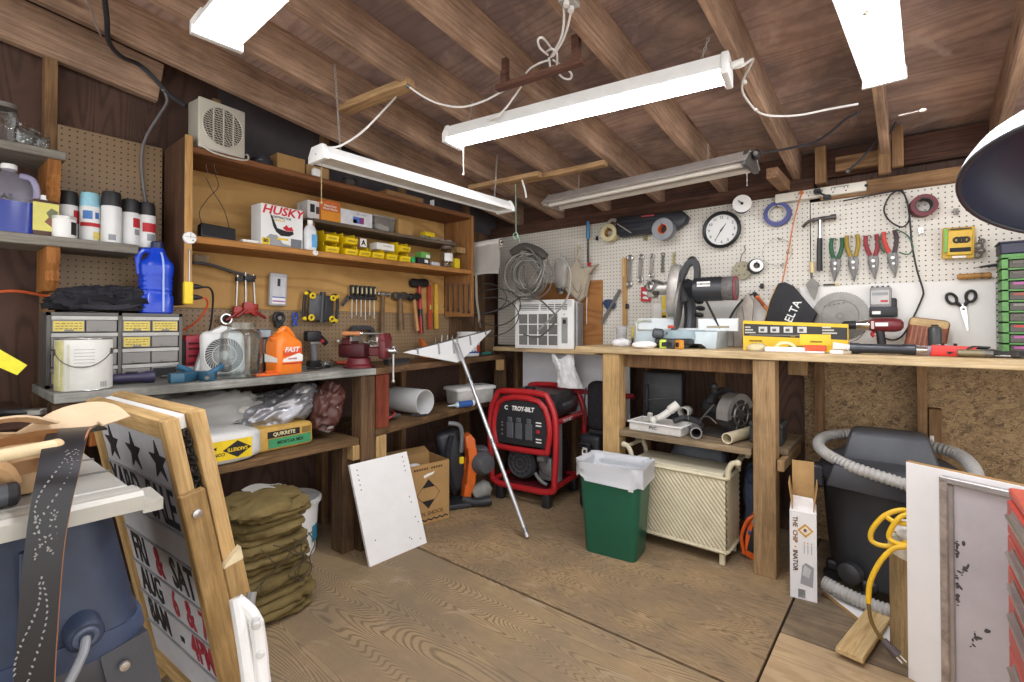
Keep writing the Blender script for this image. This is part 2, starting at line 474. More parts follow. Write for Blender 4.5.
stud(-.08,-.035,3.06,3.10,2.0,2.2,W_STUD,'trim_5')
stud(-.60,-.545,2.85,3.18,1.99,2.045,WOOD('#b08a68','#7f5e48','y'),'trim_6')
def brace(p0,p1,w,h,m=W_RAFX,name='ceiling_brace'):
    p0,p1=V(p0),V(p1);d=p1-p0
    b=MB();b.box((0,0,0),(d.length,w,h),.002)
    return b.st(name,m,loc=(p0+p1)/2,rot=d.to_track_quat('X','Z').to_euler())
a=onZ(343,110,2.3);c=onZ(412,83,2.3)
brace(a,c,.07,.035)
a=onZ(512,183,2.14);c=onZ(606,163,2.14)
brace(a,c,.045,.03)
brace(onZ(470,188,2.13),onZ(540,174,2.13),.045,.03)
cd=bpy.data.cameras.new('camera');cam=bpy.data.objects.new('camera',cd);COL.objects.link(cam)
cam.location=EYE
cam.rotation_euler=Matrix((_r,_u,-_f)).transposed().to_euler()
cd.sensor_width=36;cd.sensor_fit='HORIZONTAL';cd.lens=36*FPX/1024
cd.shift_y=-(341-V0)/1024;cd.clip_start=.02
SC.camera=cam
wd=bpy.data.worlds.new('daylight');wd.use_nodes=True;SC.world=wd
bg=wd.node_tree.nodes['Background'];bg.inputs[0].default_value=(1,1,1,1);bg.inputs[1].default_value=2.1
vs=SC.view_settings
vs.view_transform='Standard';vs.look='None';vs.gamma=1;vs.use_curve_mapping=False;vs.exposure=0.22
# ================================================================ shop lights
WHITE=M('#e6e5e1',.4,var=.04);WHITE2=M('#d6d4ce',.5,var=.06)
LIT=EMIT('#f6f8ff',32.0)
CHAIN=M('#b9b6b0',.35,.8)
def chain_mb(p0,p1,r=.006,w=.0016):
    p0,p1=V(p0),V(p1);L=(p1-p0).length;n=max(3,int(L/(r*2.4)));b=MB()
    for i in range(n):
        c=p0.lerp(p1,(i+.5)/n);ax=(1,0,0) if i % 2 else (0,1,0)
        fm=frame(c,p1-p0)
        b.torus((0,0,0),r,w,ax,12,6,X=fm @ TR(s=(.75,.75,1.25)))
    return b
def shop_light(name,label,loc,rot,L=1.22,w=.125,h=.06,lit=True,cap=None,cord=None,pull=-1,pl=.14):
    t=thing(name,label,'lamp',loc,rot)
    b=MB();prof=[(-w/2,0),(w/2,0),(w/2-.004,.018),(w*.33,h),(-w*.33,h),(-w/2+.004,.018)]
    b.prism(prof,-L/2+.012,L/2-.012,'yz');b.o('housing',WHITE if lit else WHITE,t)
    if lit:
        b=MB();q=[(-w/2+.006,.004),(-w*.36,-.012),(-w*.18,-.018),(w*.18,-.018),(w*.36,-.012),(w/2-.006,.004)]
        b.prism(q,-L/2+.014,L/2-.014,'yz');b.o('diffuser',LIT,t,label='bright white diffuser')
    for s in (-1,1):
        b=MB();b.prism([(-w/2-.004,-.022),(w/2+.004,-.022),(w/2+.004,.02),(w*.36,h+.004),(-w*.36,h+.004),(-w/2-.004,.02)],s*L/2-.013,s*L/2+.013,'yz',bev=.005)
        b.o('end_cap',WHITE,t)
    if pull is not None:
        b=MB();x=pull*(L/2-.05)
        for i in range(int(pl/.006)): b.ball((x,.02,-.02-i*.006),.0026,6,4)
        b.ball((x,.02,-.02-pl),.0055,8,6);b.o('pull_chain',M('#d9d2c0',.35,.6),t)
    return t
a,c=V((-1.716,1.64,2.1)),V((-.501,1.813,2.1));mid=(a+c)/2
lamp1=shop_light('shop_light','lit white shop light hung on chains across the middle of the ceiling',mid,math.atan2(c.y-a.y,c.x-a.x),pull=-1)
for fx in (-.5,.5):
    q=mid+(c-a)*(fx*.86)
    chain_mb((fx*1.04,0,.062),(fx*1.04+.03,.0,zr(q.y)+.01-2.1)).o('hanging_chain',CHAIN,lamp1)
b=MB();b.cyl((.625,0,.03),(.665,0,.035),.012,n=12);b.o('plug',WHITE2,lamp1)
e=V((-.081,2.35,2.0));L3=1.22
c3=e+V((-.01,-math.cos(ANG),math.sin(ANG)))*(L3/2)
lamp3=shop_light('shop_light','lit white shop light at the right, end-on, hanging nearest the black dome shade',c3,(0,ANG,-PI/2-.008),w=.13,pull=1)
for x in (-.45,.45):
    chain_mb((x,0,.062),(x,0,.14)).o('hanging_chain',CHAIN,lamp3)
lamp4=shop_light('shop_light','lit white shop light cut off by the top edge at the left',(-1.64+.61,.565,2.1),-.03,w=.135,pull=None)
for x in (-.45,.45):
    chain_mb((x,0,.062),(x,0,.24)).o('hanging_chain',CHAIN,lamp4)
def tray(name,label,loc,rot,L=1.2,w=.125):
    t=thing(name,label,'lamp',loc,rot)
    b=MB()
    b.prism([(-w/2,0),(-w/2,.02),(-w*.3,.055),(w*.3,.055),(w/2,.02),(w/2,0),(w/2-.006,0),(w/2-.006,.017),(w*.28,.047),(-w*.28,.047),(-w/2+.006,.017),(-w/2+.006,0)],-L/2,L/2,'yz')
    b.o('housing',WHITE,t)
    b=MB();b.b(-L/2+.01,L/2-.01,-w*.40,w*.40,.008,.012);b.o('diffuser',M('#c9c7c2',.3),t,label='unlit grey diffuser')
    for s in (-1,1):
        b=MB();b.prism([(-w/2-.003,-.006),(w/2+.003,-.006),(w/2+.003,.022),(w*.32,.06),(-w*.32,.06),(-w/2-.003,.022)],s*L/2-.012,s*L/2+.012,'yz',bev=.004)
        b.o('end_cap',WHITE,t)
    b=MB()
    for i in range(26): b.ball((-L/2+.03,.03,-.004-i*.006),.0026,6,4)
    b.ball((-L/2+.03,.03,-.165),.0055,8,6);b.o('pull_chain',M('#c9b98f',.35,.6),t)
    return t
lamp2=tray('shop_light','unlit white shop light hanging in front of the wall shelves',(-1.9,1.66,1.9),PI/2)
chain_mb((-.5,0,.06),(-.5,.05,zr(1.16)+.03-1.9)).o('hanging_chain',CHAIN,lamp2)
chain_mb((.5,0,.06),(.5,-.02,zr(2.16)+.02-1.9)).o('hanging_chain',CHAIN,lamp2)
a,c=V((-1.83,2.64,2.005)),V((-.593,2.57,2.005));mid=(a+c)/2
t=thing('fluorescent_fixture','unlit old grey twin-tube fluorescent fixture under the rafters above the pegboard','lamp',mid,math.atan2(c.y-a.y,c.x-a.x))
GREYM=M('#9b938c',.5,.1,.15,8);TUBE=M('#cfc8bd',.3,var=.05)
b=MB();b.prism([(-.11,-.01),(-.045,.05),(.045,.05),(.11,-.01),(.107,-.014),(.042,.044),(-.042,.044),(-.107,-.014)],-.615,.615,'yz')
b.prism([(-.03,.0),(-.02,.045),(.02,.045),(.03,.0)],-.6,.6,'yz');b.o('reflector',GREYM,t)
for y in (-.055,.055):
    b=MB();b.cyl((-.585,y,-.012),(.585,y,-.012),.018,n=14);b.o('tube',TUBE,t)
for s in (-1,1):
    b=MB();b.prism([(-.1,-.03),(.1,-.03),(.1,-.005),(.045,.055),(-.045,.055),(-.1,-.005)],s*.6-.012,s*.6+.012,'yz',bev=.003);b.o('socket_plate',M('#4b4744' if s > 0 else '#8d857e',.5),t)
b=MB();b.ball((.63,0,.035),(.02,.03,.025),10,8);b.o('cord_grip',M('#2a2728',.5),t,label='black cord grip')
b=MB();b.tube([(.58,.02,-.03),(.58,.02,-.10)],.0015,6,0);b.ball((.58,.02,-.10),.004,8,6);b.o('pull_chain',CHAIN,t)
for x in (-.4,.4): chain_mb((x,0,.05),(x,0,zr(2.6)-2.005+.02)).o('hanging_chain',CHAIN,t)
# ================================================================ benches, shelves, boards on the walls
W_GREY=WOOD('#b9b8b0','#96948b','y',stain=.4,knots=False)
W_OLD=WOOD('#8f6f4c','#5f4730','y',stain=.3)
W_OLDZ=WOOD('#7d6044','#513d2b','z',stain=.35)
W_LT=WOOD('#d0ac78','#ab8853','z',stain=.2)
W_LTX=WOOD('#dcc49c','#c0a274','x',stain=.15)
W_POST=WOOD('#b2936c','#8f7049','z',stain=.25)
W_HONEY=WOOD('#c18a4e','#96622f','y',stain=.12,knots=False)
W_HONEYZ=WOOD('#b58350','#8a5c32','z',stain=.15,knots=False)
W_HONEYD=WOOD('#8f5f3c','#6b4328','y',stain=.12,knots=False)
P_HONEY=PLY('#c49a5e','#a67e48',axis='y',sc=1.2,figure=.5,dirt='#8a6435',dirtamt=.35)
PEG_TAN=PEG('#93795a','#1f1810','y');PEG_W=PEG('#dbd5c9','#302c27','x',dirt=.06)
def brd(b,x0,x1,y0,y1,z0,z1,bev=.003): return b.b(x0,x1,y0,y1,z0,z1,bev)
t=thing('workbench','left workbench with a worn grey painted top, bags on its shelf below','workbench',(-2.55,.95,0))
def at(t,*a,**k):
    x,y,z=t.location;b=MB();brd(b,a[0]-x,a[1]-x,a[2]-y,a[3]-y,a[4]-z,a[5]-z,**k);return b
at(t,-2.785,-2.3,.315,1.63,.945,.98).o('bench_top',W_GREY,t,label='grey painted plank top')
at(t,-2.785,-2.31,.45,1.53,.578,.615).o('lower_shelf',W_OLD,t)
for a in ((-2.39,-2.31,.31,.40),(-2.40,-2.312,1.54,1.63),(-2.78,-2.70,.31,.40),(-2.47,-2.36,1.462,1.535)):
    at(t,a[0],a[1],a[2],a[3],0,.577 if a[0] == -2.47 else .944).o('leg',W_OLDZ,t)
at(t,-2.34,-2.30,.41,.45,.78,.943).o('block',WOOD('#b06a35','#7d4520','z'),t)
at(t,-2.42,-2.305,1.49,1.53,.50,.577).o('cleat',W_LT,t)
t=thing('workbench','narrower angled workbench of brown planks running into the corner under the hammers','workbench',(-2.6,2.4,0))
b=MB();b.prism([(-.185,-.765),(.293,-.765),(-.005,.70),(-.185,.70)],.943,.98,'xy',bev=.003);b.o('bench_top',WOOD('#8a6a4a','#5c4430','y'),t)
b=MB();b.prism([(-.185,-.765),(.285,-.765),(.02,.70),(-.185,.70)],.60,.64,'xy',bev=.003);b.o('lower_shelf',W_OLD,t)
b=MB();b.box((.25,-.71,.79),(.05,.09,.30),.003);b.o('leg',WOOD('#9a4a32','#6b3324','z'),t,label='reddish front leg')
b=MB();b.box((.25,-.72,.30),(.06,.07,.598),.003);b.o('leg',W_LT,t)
b=MB();b.box((-.03,.66,.80),(.06,.09,.28),.003);b.o('leg',W_OLDZ,t)
b=MB();b.box((-.03,.66,.30),(.06,.09,.598),.003);b.o('leg',W_OLDZ,t)
b=MB();b.box((.02,.60,.90),(.05,.05,.085),.003);b.o('block',W_LT,t)
t=thing('workbench','long back workbench with a pale board top on square posts under the white pegboard','workbench',(-.3,2.9,0))
at(t,-1.638,1.05,2.62,3.2,1.05,1.088).o('bench_top',W_LTX,t)
at(t,-1.452,-1.345,2.632,2.72,0,1.049).o('leg',W_LT,t)
at(t,-.622,-.522,2.632,2.722,0,1.049).o('leg',W_POST,t)
at(t,.95,1.04,2.632,2.722,0,1.049).o('leg',W_POST,t)
at(t,-1.34,-.63,2.70,2.735,.97,1.049).o('apron',W_STUDR,t)
at(t,-.515,-.43,2.90,2.94,.96,1.049).o('apron',W_POST,t)
at(t,-1.342,-.63,2.625,3.15,.575,.608).o('lower_shelf',WOOD('#a08c6f','#76634a','x',stain=.3),t)
at(t,-.628,-.487,2.74,3.15,.575,.608).o('lower_shelf',WOOD('#a08c6f','#76634a','x',stain=.3),t)
at(t,-.515,-.487,2.63,3.1,.52,.573).o('cleat',W_POST,t)
b=MB();b.box((0,0,0),(.92,.26,.03),.003)
b.t('plank_ledge','brown plank ledge under the air conditioner in the corner','shelf',W_LTX,(-2.13,3.055,1.032))
t=thing('wall_shelf','large open wall shelf unit of honey-coloured boards above the left workbench','shelf',(-2.65,1.7,1.3))
at(t,-2.788,-2.5,.765,.79,1.31,2.065).o('side_panel',[WOOD('#70503c','#4e3629','z',knots=False)],t,label='dark outer side board')
at(t,-2.505,-2.495,.763,.792,1.309,2.066,bev=0).o('edge_strip',WOOD('#d6ab70','#b5854c','z',stain=.1,knots=False),t)
at(t,-2.788,-2.5,2.59,2.615,1.28,2.02).o('side_panel',W_HONEYZ,t)
at(t,-2.79,-2.5,.791,2.589,1.995,2.024).o('shelf_board',W_HONEYD,t)
at(t,-2.79,-2.5,.791,2.589,1.59,1.622).o('shelf_board',W_HONEY,t)
at(t,-2.78,-2.56,1.40,2.50,1.79,1.81).o('shelf_board',WOOD('#8b7a66','#66574a','y'),t,label='short grey shelf board')
at(t,-2.78,-2.58,1.40,1.42,1.623,1.789).o('divider',W_HONEYZ,t)
at(t,-2.66,-2.56,2.50,2.588,1.745,1.788).o('cleat',W_LT,t)
at(t,-2.80,-2.791,.791,2.589,1.305,2.0,bev=0).o('back_panel',P_HONEY,t)
b=MB();b.b(-.004,.004,-.1,2.4,-.34,0);b.t('pegboard','brown pegboard behind the left workbench below the wall shelf unit','pegboard',PEG_TAN,(-2.804,.78,1.304))
b=MB();b.b(-.004,.004,-.0,.374,-.78,0);b.t('pegboard','small brown pegboard beside the spray can shelf','pegboard',PEG_TAN,(-2.804,.385,2.07))
b=MB();b.b(0,2.335,0,.006,-.92,0);b.t('pegboard','wide white pegboard holding the clock and wrenches','pegboard',PEG_W,(-2.79,3.22,1.972))
b=MB();b.b(0,1.6,0,.006,-.86,0);b.t('pegboard','white pegboard holding the hammer and tin snips','pegboard',PEG_W,(-.45,3.219,1.911))
WPAN=M('#e3e0da',.45,var=.03,vs=4)
b=MB();b.box((0,0,0),(.87,.006,.275),.001);b.t('wall_board','white board on the wall behind the mitre saw','board',WPAN,(-.915-.03,3.214,1.2265))
b=MB();b.box((0,0,0),(.80,.006,.347),.001)
for (u,v) in ((900,296),(941,290),(941,298),(940,303),(941,345),(979,284)):
    q=onY(u,v,3.21);b.box((q.x-(-.105),-.004,q.z-1.2615),(.006,.003,.008))
b.t('wall_board','white board on the wall behind the drill and scissors','board',WPAN,(-.105,3.213,1.2615))
p=onY(578,305,3.2)
b=MB();b.box((0,0,0),(.64,.012,.50),.002)
b.t('plywood_panel','orange-brown plywood panel on the wall behind the air conditioner','board',PLY('#b07a45','#8a5a30',axis='x',sc=1.3,figure=.5,dirt='#7d5230',dirtamt=.4),(-2.09,3.21,1.30))
b=MB()
b.box((0,0,0),(.95,.012,.46),.004)
b.t('backing_board','white panel standing against the wall behind the generator','board',M('#dcdde0',.4,var=.05,vs=5),(-2.02,3.19,.77))
b=MB();b.cyl((-.35,0,0),(.28,0,0),.018,n=12)
b.t('red_pole','red pole lying behind the generator in front of the white panel','pole',M('#a02a35',.4),(-1.75,3.10,.735))
for i in range(3):
    b=MB();b.box((0,0,0),(.018,.13,1.0),.003)
    b.st('wall_plank',WOOD('#87684a','#5e4632','z'),(-2.79,2.71+i*.135,1.48))
BRK=WOOD('#b5793f','#7f4d24','z')
def short_shelf(label,y1,z0,z1,x1,m,yb,zb):
    t=thing('wall_shelf',label,'shelf',(-2.67,0,z0))
    at(t,-2.795,x1,-.55,y1,z0,z1).o('shelf_board',m,t)
    b=MB();b.prism([(-.125,0),(.105,0),(.105,-.05),(.08,-.09),(.095,-.13),(.06,zb),(-.125,zb)],yb,yb+.04,'xz',bev=.002)
    b.o('bracket',BRK,t);return t
W_SH=WOOD('#9a958a','#777064','y',knots=False)
short_shelf('short grey shelf at the top left holding glass jars',.377,1.86,1.893,-2.55,W_SH,.325,-.20)
short_shelf('grey shelf holding the row of spray cans',.61,1.522,1.56,-2.55,W_SH,.325,-.17)
# ================================================================ shared builders
from mathutils import noise as NZ
def nz(p,f=1,s=0): return NZ.noise(V(p)*f+V((s*7.3,s*3.1,s*1.7)))
def ridge(p,f=1,s=0): return 1-abs(nz(p,f,s))*2
def lump(b,c,r,amp=.12,f=6,seed=0,n=40,m=24,e=.6,zmin=None,fine=.04,X=None):
    """soft bag-like body: superellipsoid with creases, flattened where it rests"""
    def sg(x,p): return math.copysign(abs(x)**p,x)
    rg=[]
    for i in range(m+1):
        a=-PI/2+PI*i/m;k=max(sg(math.cos(a),e),1e-3)
        row=[]
        for j in range(n):
            th=2*PI*j/n
            d=V((k*sg(math.cos(th),e),k*sg(math.sin(th),e),sg(math.sin(a),e)))
            q=V((d.x*r[0],d.y*r[1],d.z*r[2]))
            w=1+amp*nz(q,f,seed)+fine*ridge(q,f*3.2,seed+3)
            q=V((q.x*w,q.y*w,q.z*w))
            if zmin is not None: q.z=max(q.z,zmin)
            row.append(V(c)+q)
        rg.append(row)
    return b.rings(rg,True,X=X)
def rrect(w,d,r,n=4):
    pts=[]
    for cx,cy,a0 in ((w/2-r,d/2-r,0),(-w/2+r,d/2-r,90),(-w/2+r,-d/2+r,180),(w/2-r,-d/2+r,270)):
        for i in range(n+1):
            a=R(a0+90*i/n);pts.append((cx+r*math.cos(a),cy+r*math.sin(a)))
    return pts
def loft(b,secs,X=None,n=4,cap=(True,True)):
    """secs: (z, w, d, r, dx, dy) rounded-rectangle sections"""
    rg=[]
    for s in secs:
        z,w,d,r=s[:4];dx=s[4] if len(s) > 4 else 0;dy=s[5] if len(s) > 5 else 0
        rg.append([V((x+dx,y+dy,z)) for x,y in rrect(w,d,min(r,w/2.01,d/2.01),n)])
    return b.rings(rg,True,cap,X)
BLK=M('#232224',.5);BLKM=M('#2b2a2b',.35,.3);STEEL=M('#b9b7b3',.3,.85);STEELD=M('#77746f',.4,.8);CHROME=M('#d8d8d6',.15,.95)
RED=M('#b5272c',.4);YEL=M('#e8c81e',.45);ORG=M('#e2661f',.4);GRY=M('#8f8e8b',.5);WHT=M('#e9e8e4',.5,var=.03);PAPER=M('#ece9e2',.7,var=.03)
KRAFT=M('#a9834f',.8,var=.1,vs=9);INK=M('#1d1b1b',.7,var=0);REDINK=M('#b3202a',.6,var=0);GLS=GLASS();BROWN=M('#6b4a2f',.6)
YEL2=M('#d9c463',.6,var=.12,vs=40)
def carton(name,label,loc,rot,w,d,h,mat,parts=(),group=None,cat='box',flaps=False):
    """closed carton, front at -y; parts: list of (name, x0,x1,z0,z1,mat) printed panels"""
    t=thing(name,label,cat,loc,rot,group)
    b=MB();b.box((0,d/2,h/2),(w,d,h),.0015)
    if not flaps: b.box((0,d/2,h+.0002),(.02,d*.98,.0008))
    b.o('body',mat,t)
    for (n,x0,x1,z0,z1,m) in parts:
        b=MB();b.b(x0*w,x1*w,-.0012,.0,z0*h,z1*h);b.o(n,m,t)
    return t
# ================================================================ far-left shelves
ZS=1.56
def spray_can(label,u,x,capm,bodym,h=.2,r=.033,panels=(),v=240):
    p=onX(u,v,x);t=thing('spray_can',label,'spray can',(x,p.y,ZS),WL,'spray cans on the grey shelf')
    b=MB();b.lathe([(r*.95,0),(r,.004),(r,h*.70),(r*.97,h*.715)],24);b.lathe([(r*1.01,.002),(r*1.01,.006)],24);b.o('body',bodym,t)
    b=MB();b.lathe([(r*.99,h*.715),(r*.99,h*.74),(r*.93,h*.955),(r*.85,h),(.0,h)],24);b.o('cap',capm,t)
    for (z0,z1,a0,a1,m) in panels:
        b=MB();n=10;rr=r+.0006
        b.rings([[V((rr*math.sin(R(a0+(a1-a0)*i/n)),-rr*math.cos(R(a0+(a1-a0)*i/n)),z*h)) for i in range(n+1)] for z in (z0,z1)],closed=False)
        b.o('label_panel',m,t)
    return t
LBLW=M('#dcdcda',.35,var=.03);BLUEL=M('#3d6fae',.5);GRYL=M('#8d9094',.5)
spray_can('black-capped spray can half hidden behind the small white jar',68,-2.655,BLK,LBLW,panels=[(.36,.62,20,70,REDINK)])
spray_can('light blue capped spray can with red and blue label',89.5,-2.62,M('#8fc3d3',.4),LBLW,panels=[(.45,.62,-50,5,BLUEL),(.47,.60,20,48,M('#2c63a8',.5)),(.30,.38,-70,70,REDINK),(.05,.2,10,60,YEL2)])
spray_can('middle spray can of the row, plain white with black cap and barcode',111,-2.60,BLK,LBLW,h=.215,r=.035,panels=[(.05,.16,-25,15,GRYL)])
spray_can('black-capped spray can with red lettering, second from the right end of the can row',130,-2.625,BLK,LBLW,panels=[(.40,.60,5,70,REDINK),(.24,.36,15,60,GRYL)])
spray_can('black-capped spray can with a red band at the right end of the can row',146.5,-2.635,BLK,LBLW,panels=[(.34,.54,-40,60,REDINK),(.15,.3,-10,50,GRYL)])
p=onX(64,240,-2.578);t=thing('paint_jar','small white jar with a dripped black label in front of a spray can','jar',(-2.578,p.y,ZS),WL)
b=MB();b.lathe([(.034,0),(.036,.003),(.036,.075),(.034,.078)],24);b.o('body',WHT,t)
b=MB();b.lathe([(.037,.072),(.037,.083),(.034,.085),(0,.085)],24);b.o('lid',M('#cfcdc6',.4,.4),t)
b=MB();b.rings([[V((.0367*math.sin(R(a)),-.0367*math.cos(R(a)),z)) for a in range(25,75,8)] for z in (.012,.062)],closed=False);b.o('label_panel',INK,t)
p=onX(8,232,-2.64);t=thing('washer_fluid_jug','clear gallon jug half full of blue liquid with a white cap','jug',(-2.64,p.y,ZS),WL)
b=MB();secs=[(.0,.135,.13,.03),(.004,.145,.14,.035),(.15,.145,.14,.035),(.175,.14,.135,.04),(.20,.12,.115,.045),(.222,.08,.075,.036),(.236,.042,.042,.02),(.25,.04,.04,.02)]
loft(b,secs,cap=(True,False));b.o('bottle',FILM('#b9b8cc',.2),t)
b=MB();loft(b,[(.003,.146,.141,.035),(.118,.1465,.1415,.035)]);b.o('liquid',M('#16308f',.2,var=.05),t,label='deep blue liquid')
b=MB();b.lathe([(.023,.246),(.023,.262),(.021,.265),(0,.265)],20);b.o('cap',WHT,t)
b=MB();b.tube([(.03,-.02,.225),(.058,-.035,.215),(.072,-.04,.175),(.07,-.04,.13)],.011,8);b.o('handle',FILM('#b9b3d6',.45),t)
text(t,'AS',.03,(-.01,-.0712,.13),INK)
p=onX(44,238,-2.60);t=thing('wood_stain_can','flat yellow and brown can with a white cap beside the blue jug','can',(-2.60,p.y,ZS),WL+.1)
b=MB();b.box((0,0,.07),(.075,.045,.14),.006,seg=2);b.o('body',M('#4d2f20',.4),t)
b=MB();b.b(-.0372,.0372,-.0232,.0232,.02,.128);b.o('label_panel',M('#d8d06a',.5,var=.08),t,label='yellow paper label')
b=MB();b.prism([(-.005,.055),(.037,.02),(.037,.058),(.015,.085)],-.0236,-.0231,'xz');b.o('label_patch',M('#7d4a35',.5),t)
b=MB();b.prism([(.0,.09),(.015,.11),(.034,.1),(.03,.075),(.01,.07)],-.0237,-.0232,'xz');b.o('label_patch',M('#6f7350',.5),t)
b=MB();b.lathe([(.013,.14),(.013,.158),(.011,.16),(0,.16)],16);b.o('cap',WHT,t)
def glass_jar(name,label,loc,r,h,neck=.8,fill=None,lid=None,cat='jar',group=None,rot=WL):
    t=thing(name,label,cat,loc,rot,group)
    b=MB();b.lathe([(r*.9,0),(r,.006),(r,h*.74),(r*.95,h*.82),(r*neck,h*.88),(r*neck,h),(r*neck-.003,h),(r*neck-.003,h*.88),(r*.95-.003,h*.81),(r-.003,h*.73),(r-.003,.008),(0,.007)],28,cap=(True,False));b.o('glass',GLS,t)
    if fill: fill(t,r,h)
    if lid:
        b=MB();b.lathe([(r*neck+.002,h-.014),(r*neck+.002,h+.003),(0,h+.004)],24);b.o('lid',lid,t)
    return t
def screws(t,r,h,k=.6,n=70,m=None):
    b=MB();rnd=random.Random(int(r*1e5))
    for i in range(n):
        a=rnd.random()*2*PI;q=(r-.012)*math.sqrt(rnd.random())
        c=V((q*math.cos(a),q*math.sin(a),.014+rnd.random()*h*k))
        d=V((rnd.uniform(-1,1),rnd.uniform(-1,1),rnd.uniform(-.8,.8))).normalized()*.011
        b.cyl(c-d,c+d,.0016,.0008,5);b.cyl(c+d,c+d*1.15,.0034,n=6)
    o=b.o('screws',m or STEEL,t);o['kind']='stuff'
ZU=1.893
glass_jar('glass_jar','tallest empty glass jar at the left end of the top shelf',(-2.63,onX(4,140,-2.63).y,ZU),.042,.15,lid=M('#6d6862',.5))
glass_jar('glass_jar','glass jar full of bright screws on the top shelf',(-2.61,onX(26,146,-2.61).y,ZU),.036,.085,fill=lambda t,r,h: screws(t,r,h,.62,110))
glass_jar('glass_jar','smallest glass jar with a few screws at the end of the top shelf',(-2.60,onX(42.5,149,-2.60).y,ZU),.025,.066,fill=lambda t,r,h: screws(t,r,h,.5,22))
CZ=.98
t=thing('parts_cabinet','grey small-parts drawer cabinet with yellowed labels on the left bench','cabinet',(-2.51,.541,CZ),WL)
CW,CH,CD=.44,.288,.16
FRM=M('#5f5c58',.45,.3);RAIL=M('#a8a6a1',.4,.5);DRW=FILM('#8d8984',.85)
b=MB();b.b(-CW/2,CW/2,.02,CD,0,CH);b.b(-CW/2,-CW/2+.012,0,.02,0,CH);b.b(CW/2-.012,CW/2,0,.02,0,CH);b.b(-.006,.006,0,.02,0,CH)
b.b(-CW/2,CW/2,0,.02,CH-.012,CH);b.b(-CW/2,CW/2,0,.02,0,.012);b.o('cabinet_frame',FRM,t)
lab={(0,0): YEL2,(0,2): YEL2,(0,3): YEL2,(1,2): YEL2,(3,0): YEL2,(3,3): INK,(1,0): None}
for r in range(4):
    z1=CH-.014-r*.066
    for c in range(2):
        b=MB();x0=-CW/2+.013 if c == 0 else .007;b.b(x0,x0+.199,-.006,.018,z1-.014,z1);b.o('rail',RAIL,t)
    for c in range(4):
        x0=(-CW/2+.014 if c < 2 else .008)+(c % 2)*.0995
        b=MB();b.b(x0,x0+.096,-.003,.018,z1-.062,z1-.015,.002);b.b(x0+.035,x0+.061,-.010,-.003,z1-.058,z1-.052)
        dr=b.o('drawer',DRW,t)
        m=lab.get((r,c),0)
        if m:
            b=MB();b.b(x0+.004,x0+.092,-.0042,-.003,z1-.058,z1-.02);b.o('drawer_label',m,dr)
            if m is YEL2:
                b=MB();rnd=random.Random(r*7+c)
                for k in range(3):
                    x=x0+.01
                    while x < x0+.085:
                        l=rnd.uniform(.004,.014);b.b(x,min(x+l,x0+.087),-.0048,-.0042,z1-.03-k*.01,z1-.0275-k*.01);x += l+.004
                b.o('handwriting',M('#5a4a30',.7),dr)
p=onX(155,314,-2.57);t=thing('antifreeze_jug','bright blue plastic jug with a clear level strip standing on the drawer cabinet','jug',(-2.57,p.y,CZ+CH),WL)
BLU=M('#1440bd',.25,var=.08)
b=MB();loft(b,[(0,.105,.09,.02),(.006,.122,.1,.026),(.075,.122,.1,.026),(.082,.112,.092,.024),(.10,.112,.092,.024),(.104,.118,.096,.024),(.116,.112,.092,.024),(.122,.118,.096,.024),(.136,.112,.092,.024),(.142,.118,.096,.024),(.158,.112,.092,.024),(.165,.12,.096,.026),(.205,.128,.098,.03),(.222,.12,.095,.03),(.24,.085,.08,.03,.005),(.262,.062,.06,.026,.006),(.283,.05,.05,.022,.006),(.29,.045,.045,.02,.006)]);b.o('bottle',BLU,t)
b=MB();b.tube([(-.012,0,.275),(-.045,0,.272),(-.062,0,.245),(-.060,0,.21),(-.056,0,.17)],.012,10);b.o('handle',BLU,t)
b=MB();b.lathe([(.024,.286),(.024,.312),(.021,.316),(0,.316)],20,c=(.006,0,0));b.o('cap',M('#141c44',.4),t,label='dark cap')
b=MB();b.strap([(.016,-.053,.01),(.016,-.0535,.075),(.016,-.0505,.12),(.016,-.0505,.205),(.014,-.043,.245),(.012,-.0305,.268)],.007,.0025,(1,0,0),4);b.o('level_strip',M('#9fb4e8',.3),t,label='pale translucent strip')
t=thing('cloth_bag','crumpled black cloth bag with webbing straps lying on the drawer cabinet','bag',(-2.585,.50,CZ+CH+.010),WL)
b=MB();lump(b,(0,0,.024),(.15,.06,.03),.25,16,3,64,26,.7,-.024,.3);lump(b,(-.05,-.01,.05),(.085,.045,.035),.3,18,8,56,24,.8,-.02,.35);lump(b,(.06,.0,.055),(.075,.045,.04),.3,20,5,56,24,.8,-.02,.35);b.o('cloth',CLOTH('#2f2e32',.8),t)
b=MB();b.strap([(-.19,-.03,.012),(-.1,-.065,.03),(-.02,-.068,.05),(.05,-.064,.03),(.12,-.068,.045),(.16,-.05,.03)],.022,.003,(0,.3,1));b.o('strap',CLOTH('#1e1d20',.7),t)
b=MB();b.strap([(-.08,-.066,.02),(0,-.072,.012),(.07,-.07,.02),(.14,-.055,.05),(.17,-.03,.06)],.02,.003,(0,.3,1));b.o('strap',CLOTH('#343338',.7),t)
b=MB();b.grid(lambda u,v: (-.11+.22*u,-.075+.14*v,.003*math.sin(u*7)),14,4,thick=.004);b.t('paper_sheets','white papers under the black cloth bag on the drawer cabinet','paper',PAPER,(-2.585,.475,CZ+CH+.003),(0,0,WL))
p=onX(84,388,-2.395)
t=thing('paint_can','white gallon paint can with yellowish drips and a wire handle on the left bench','paint can',(-2.395,p.y,CZ),WL-.25)
b=MB();b.lathe([(.081,0),(.083,.003),(.083,.186),(.081,.188)],40);b.o('body',M('#e4e3dc',.45,var=.05),t)
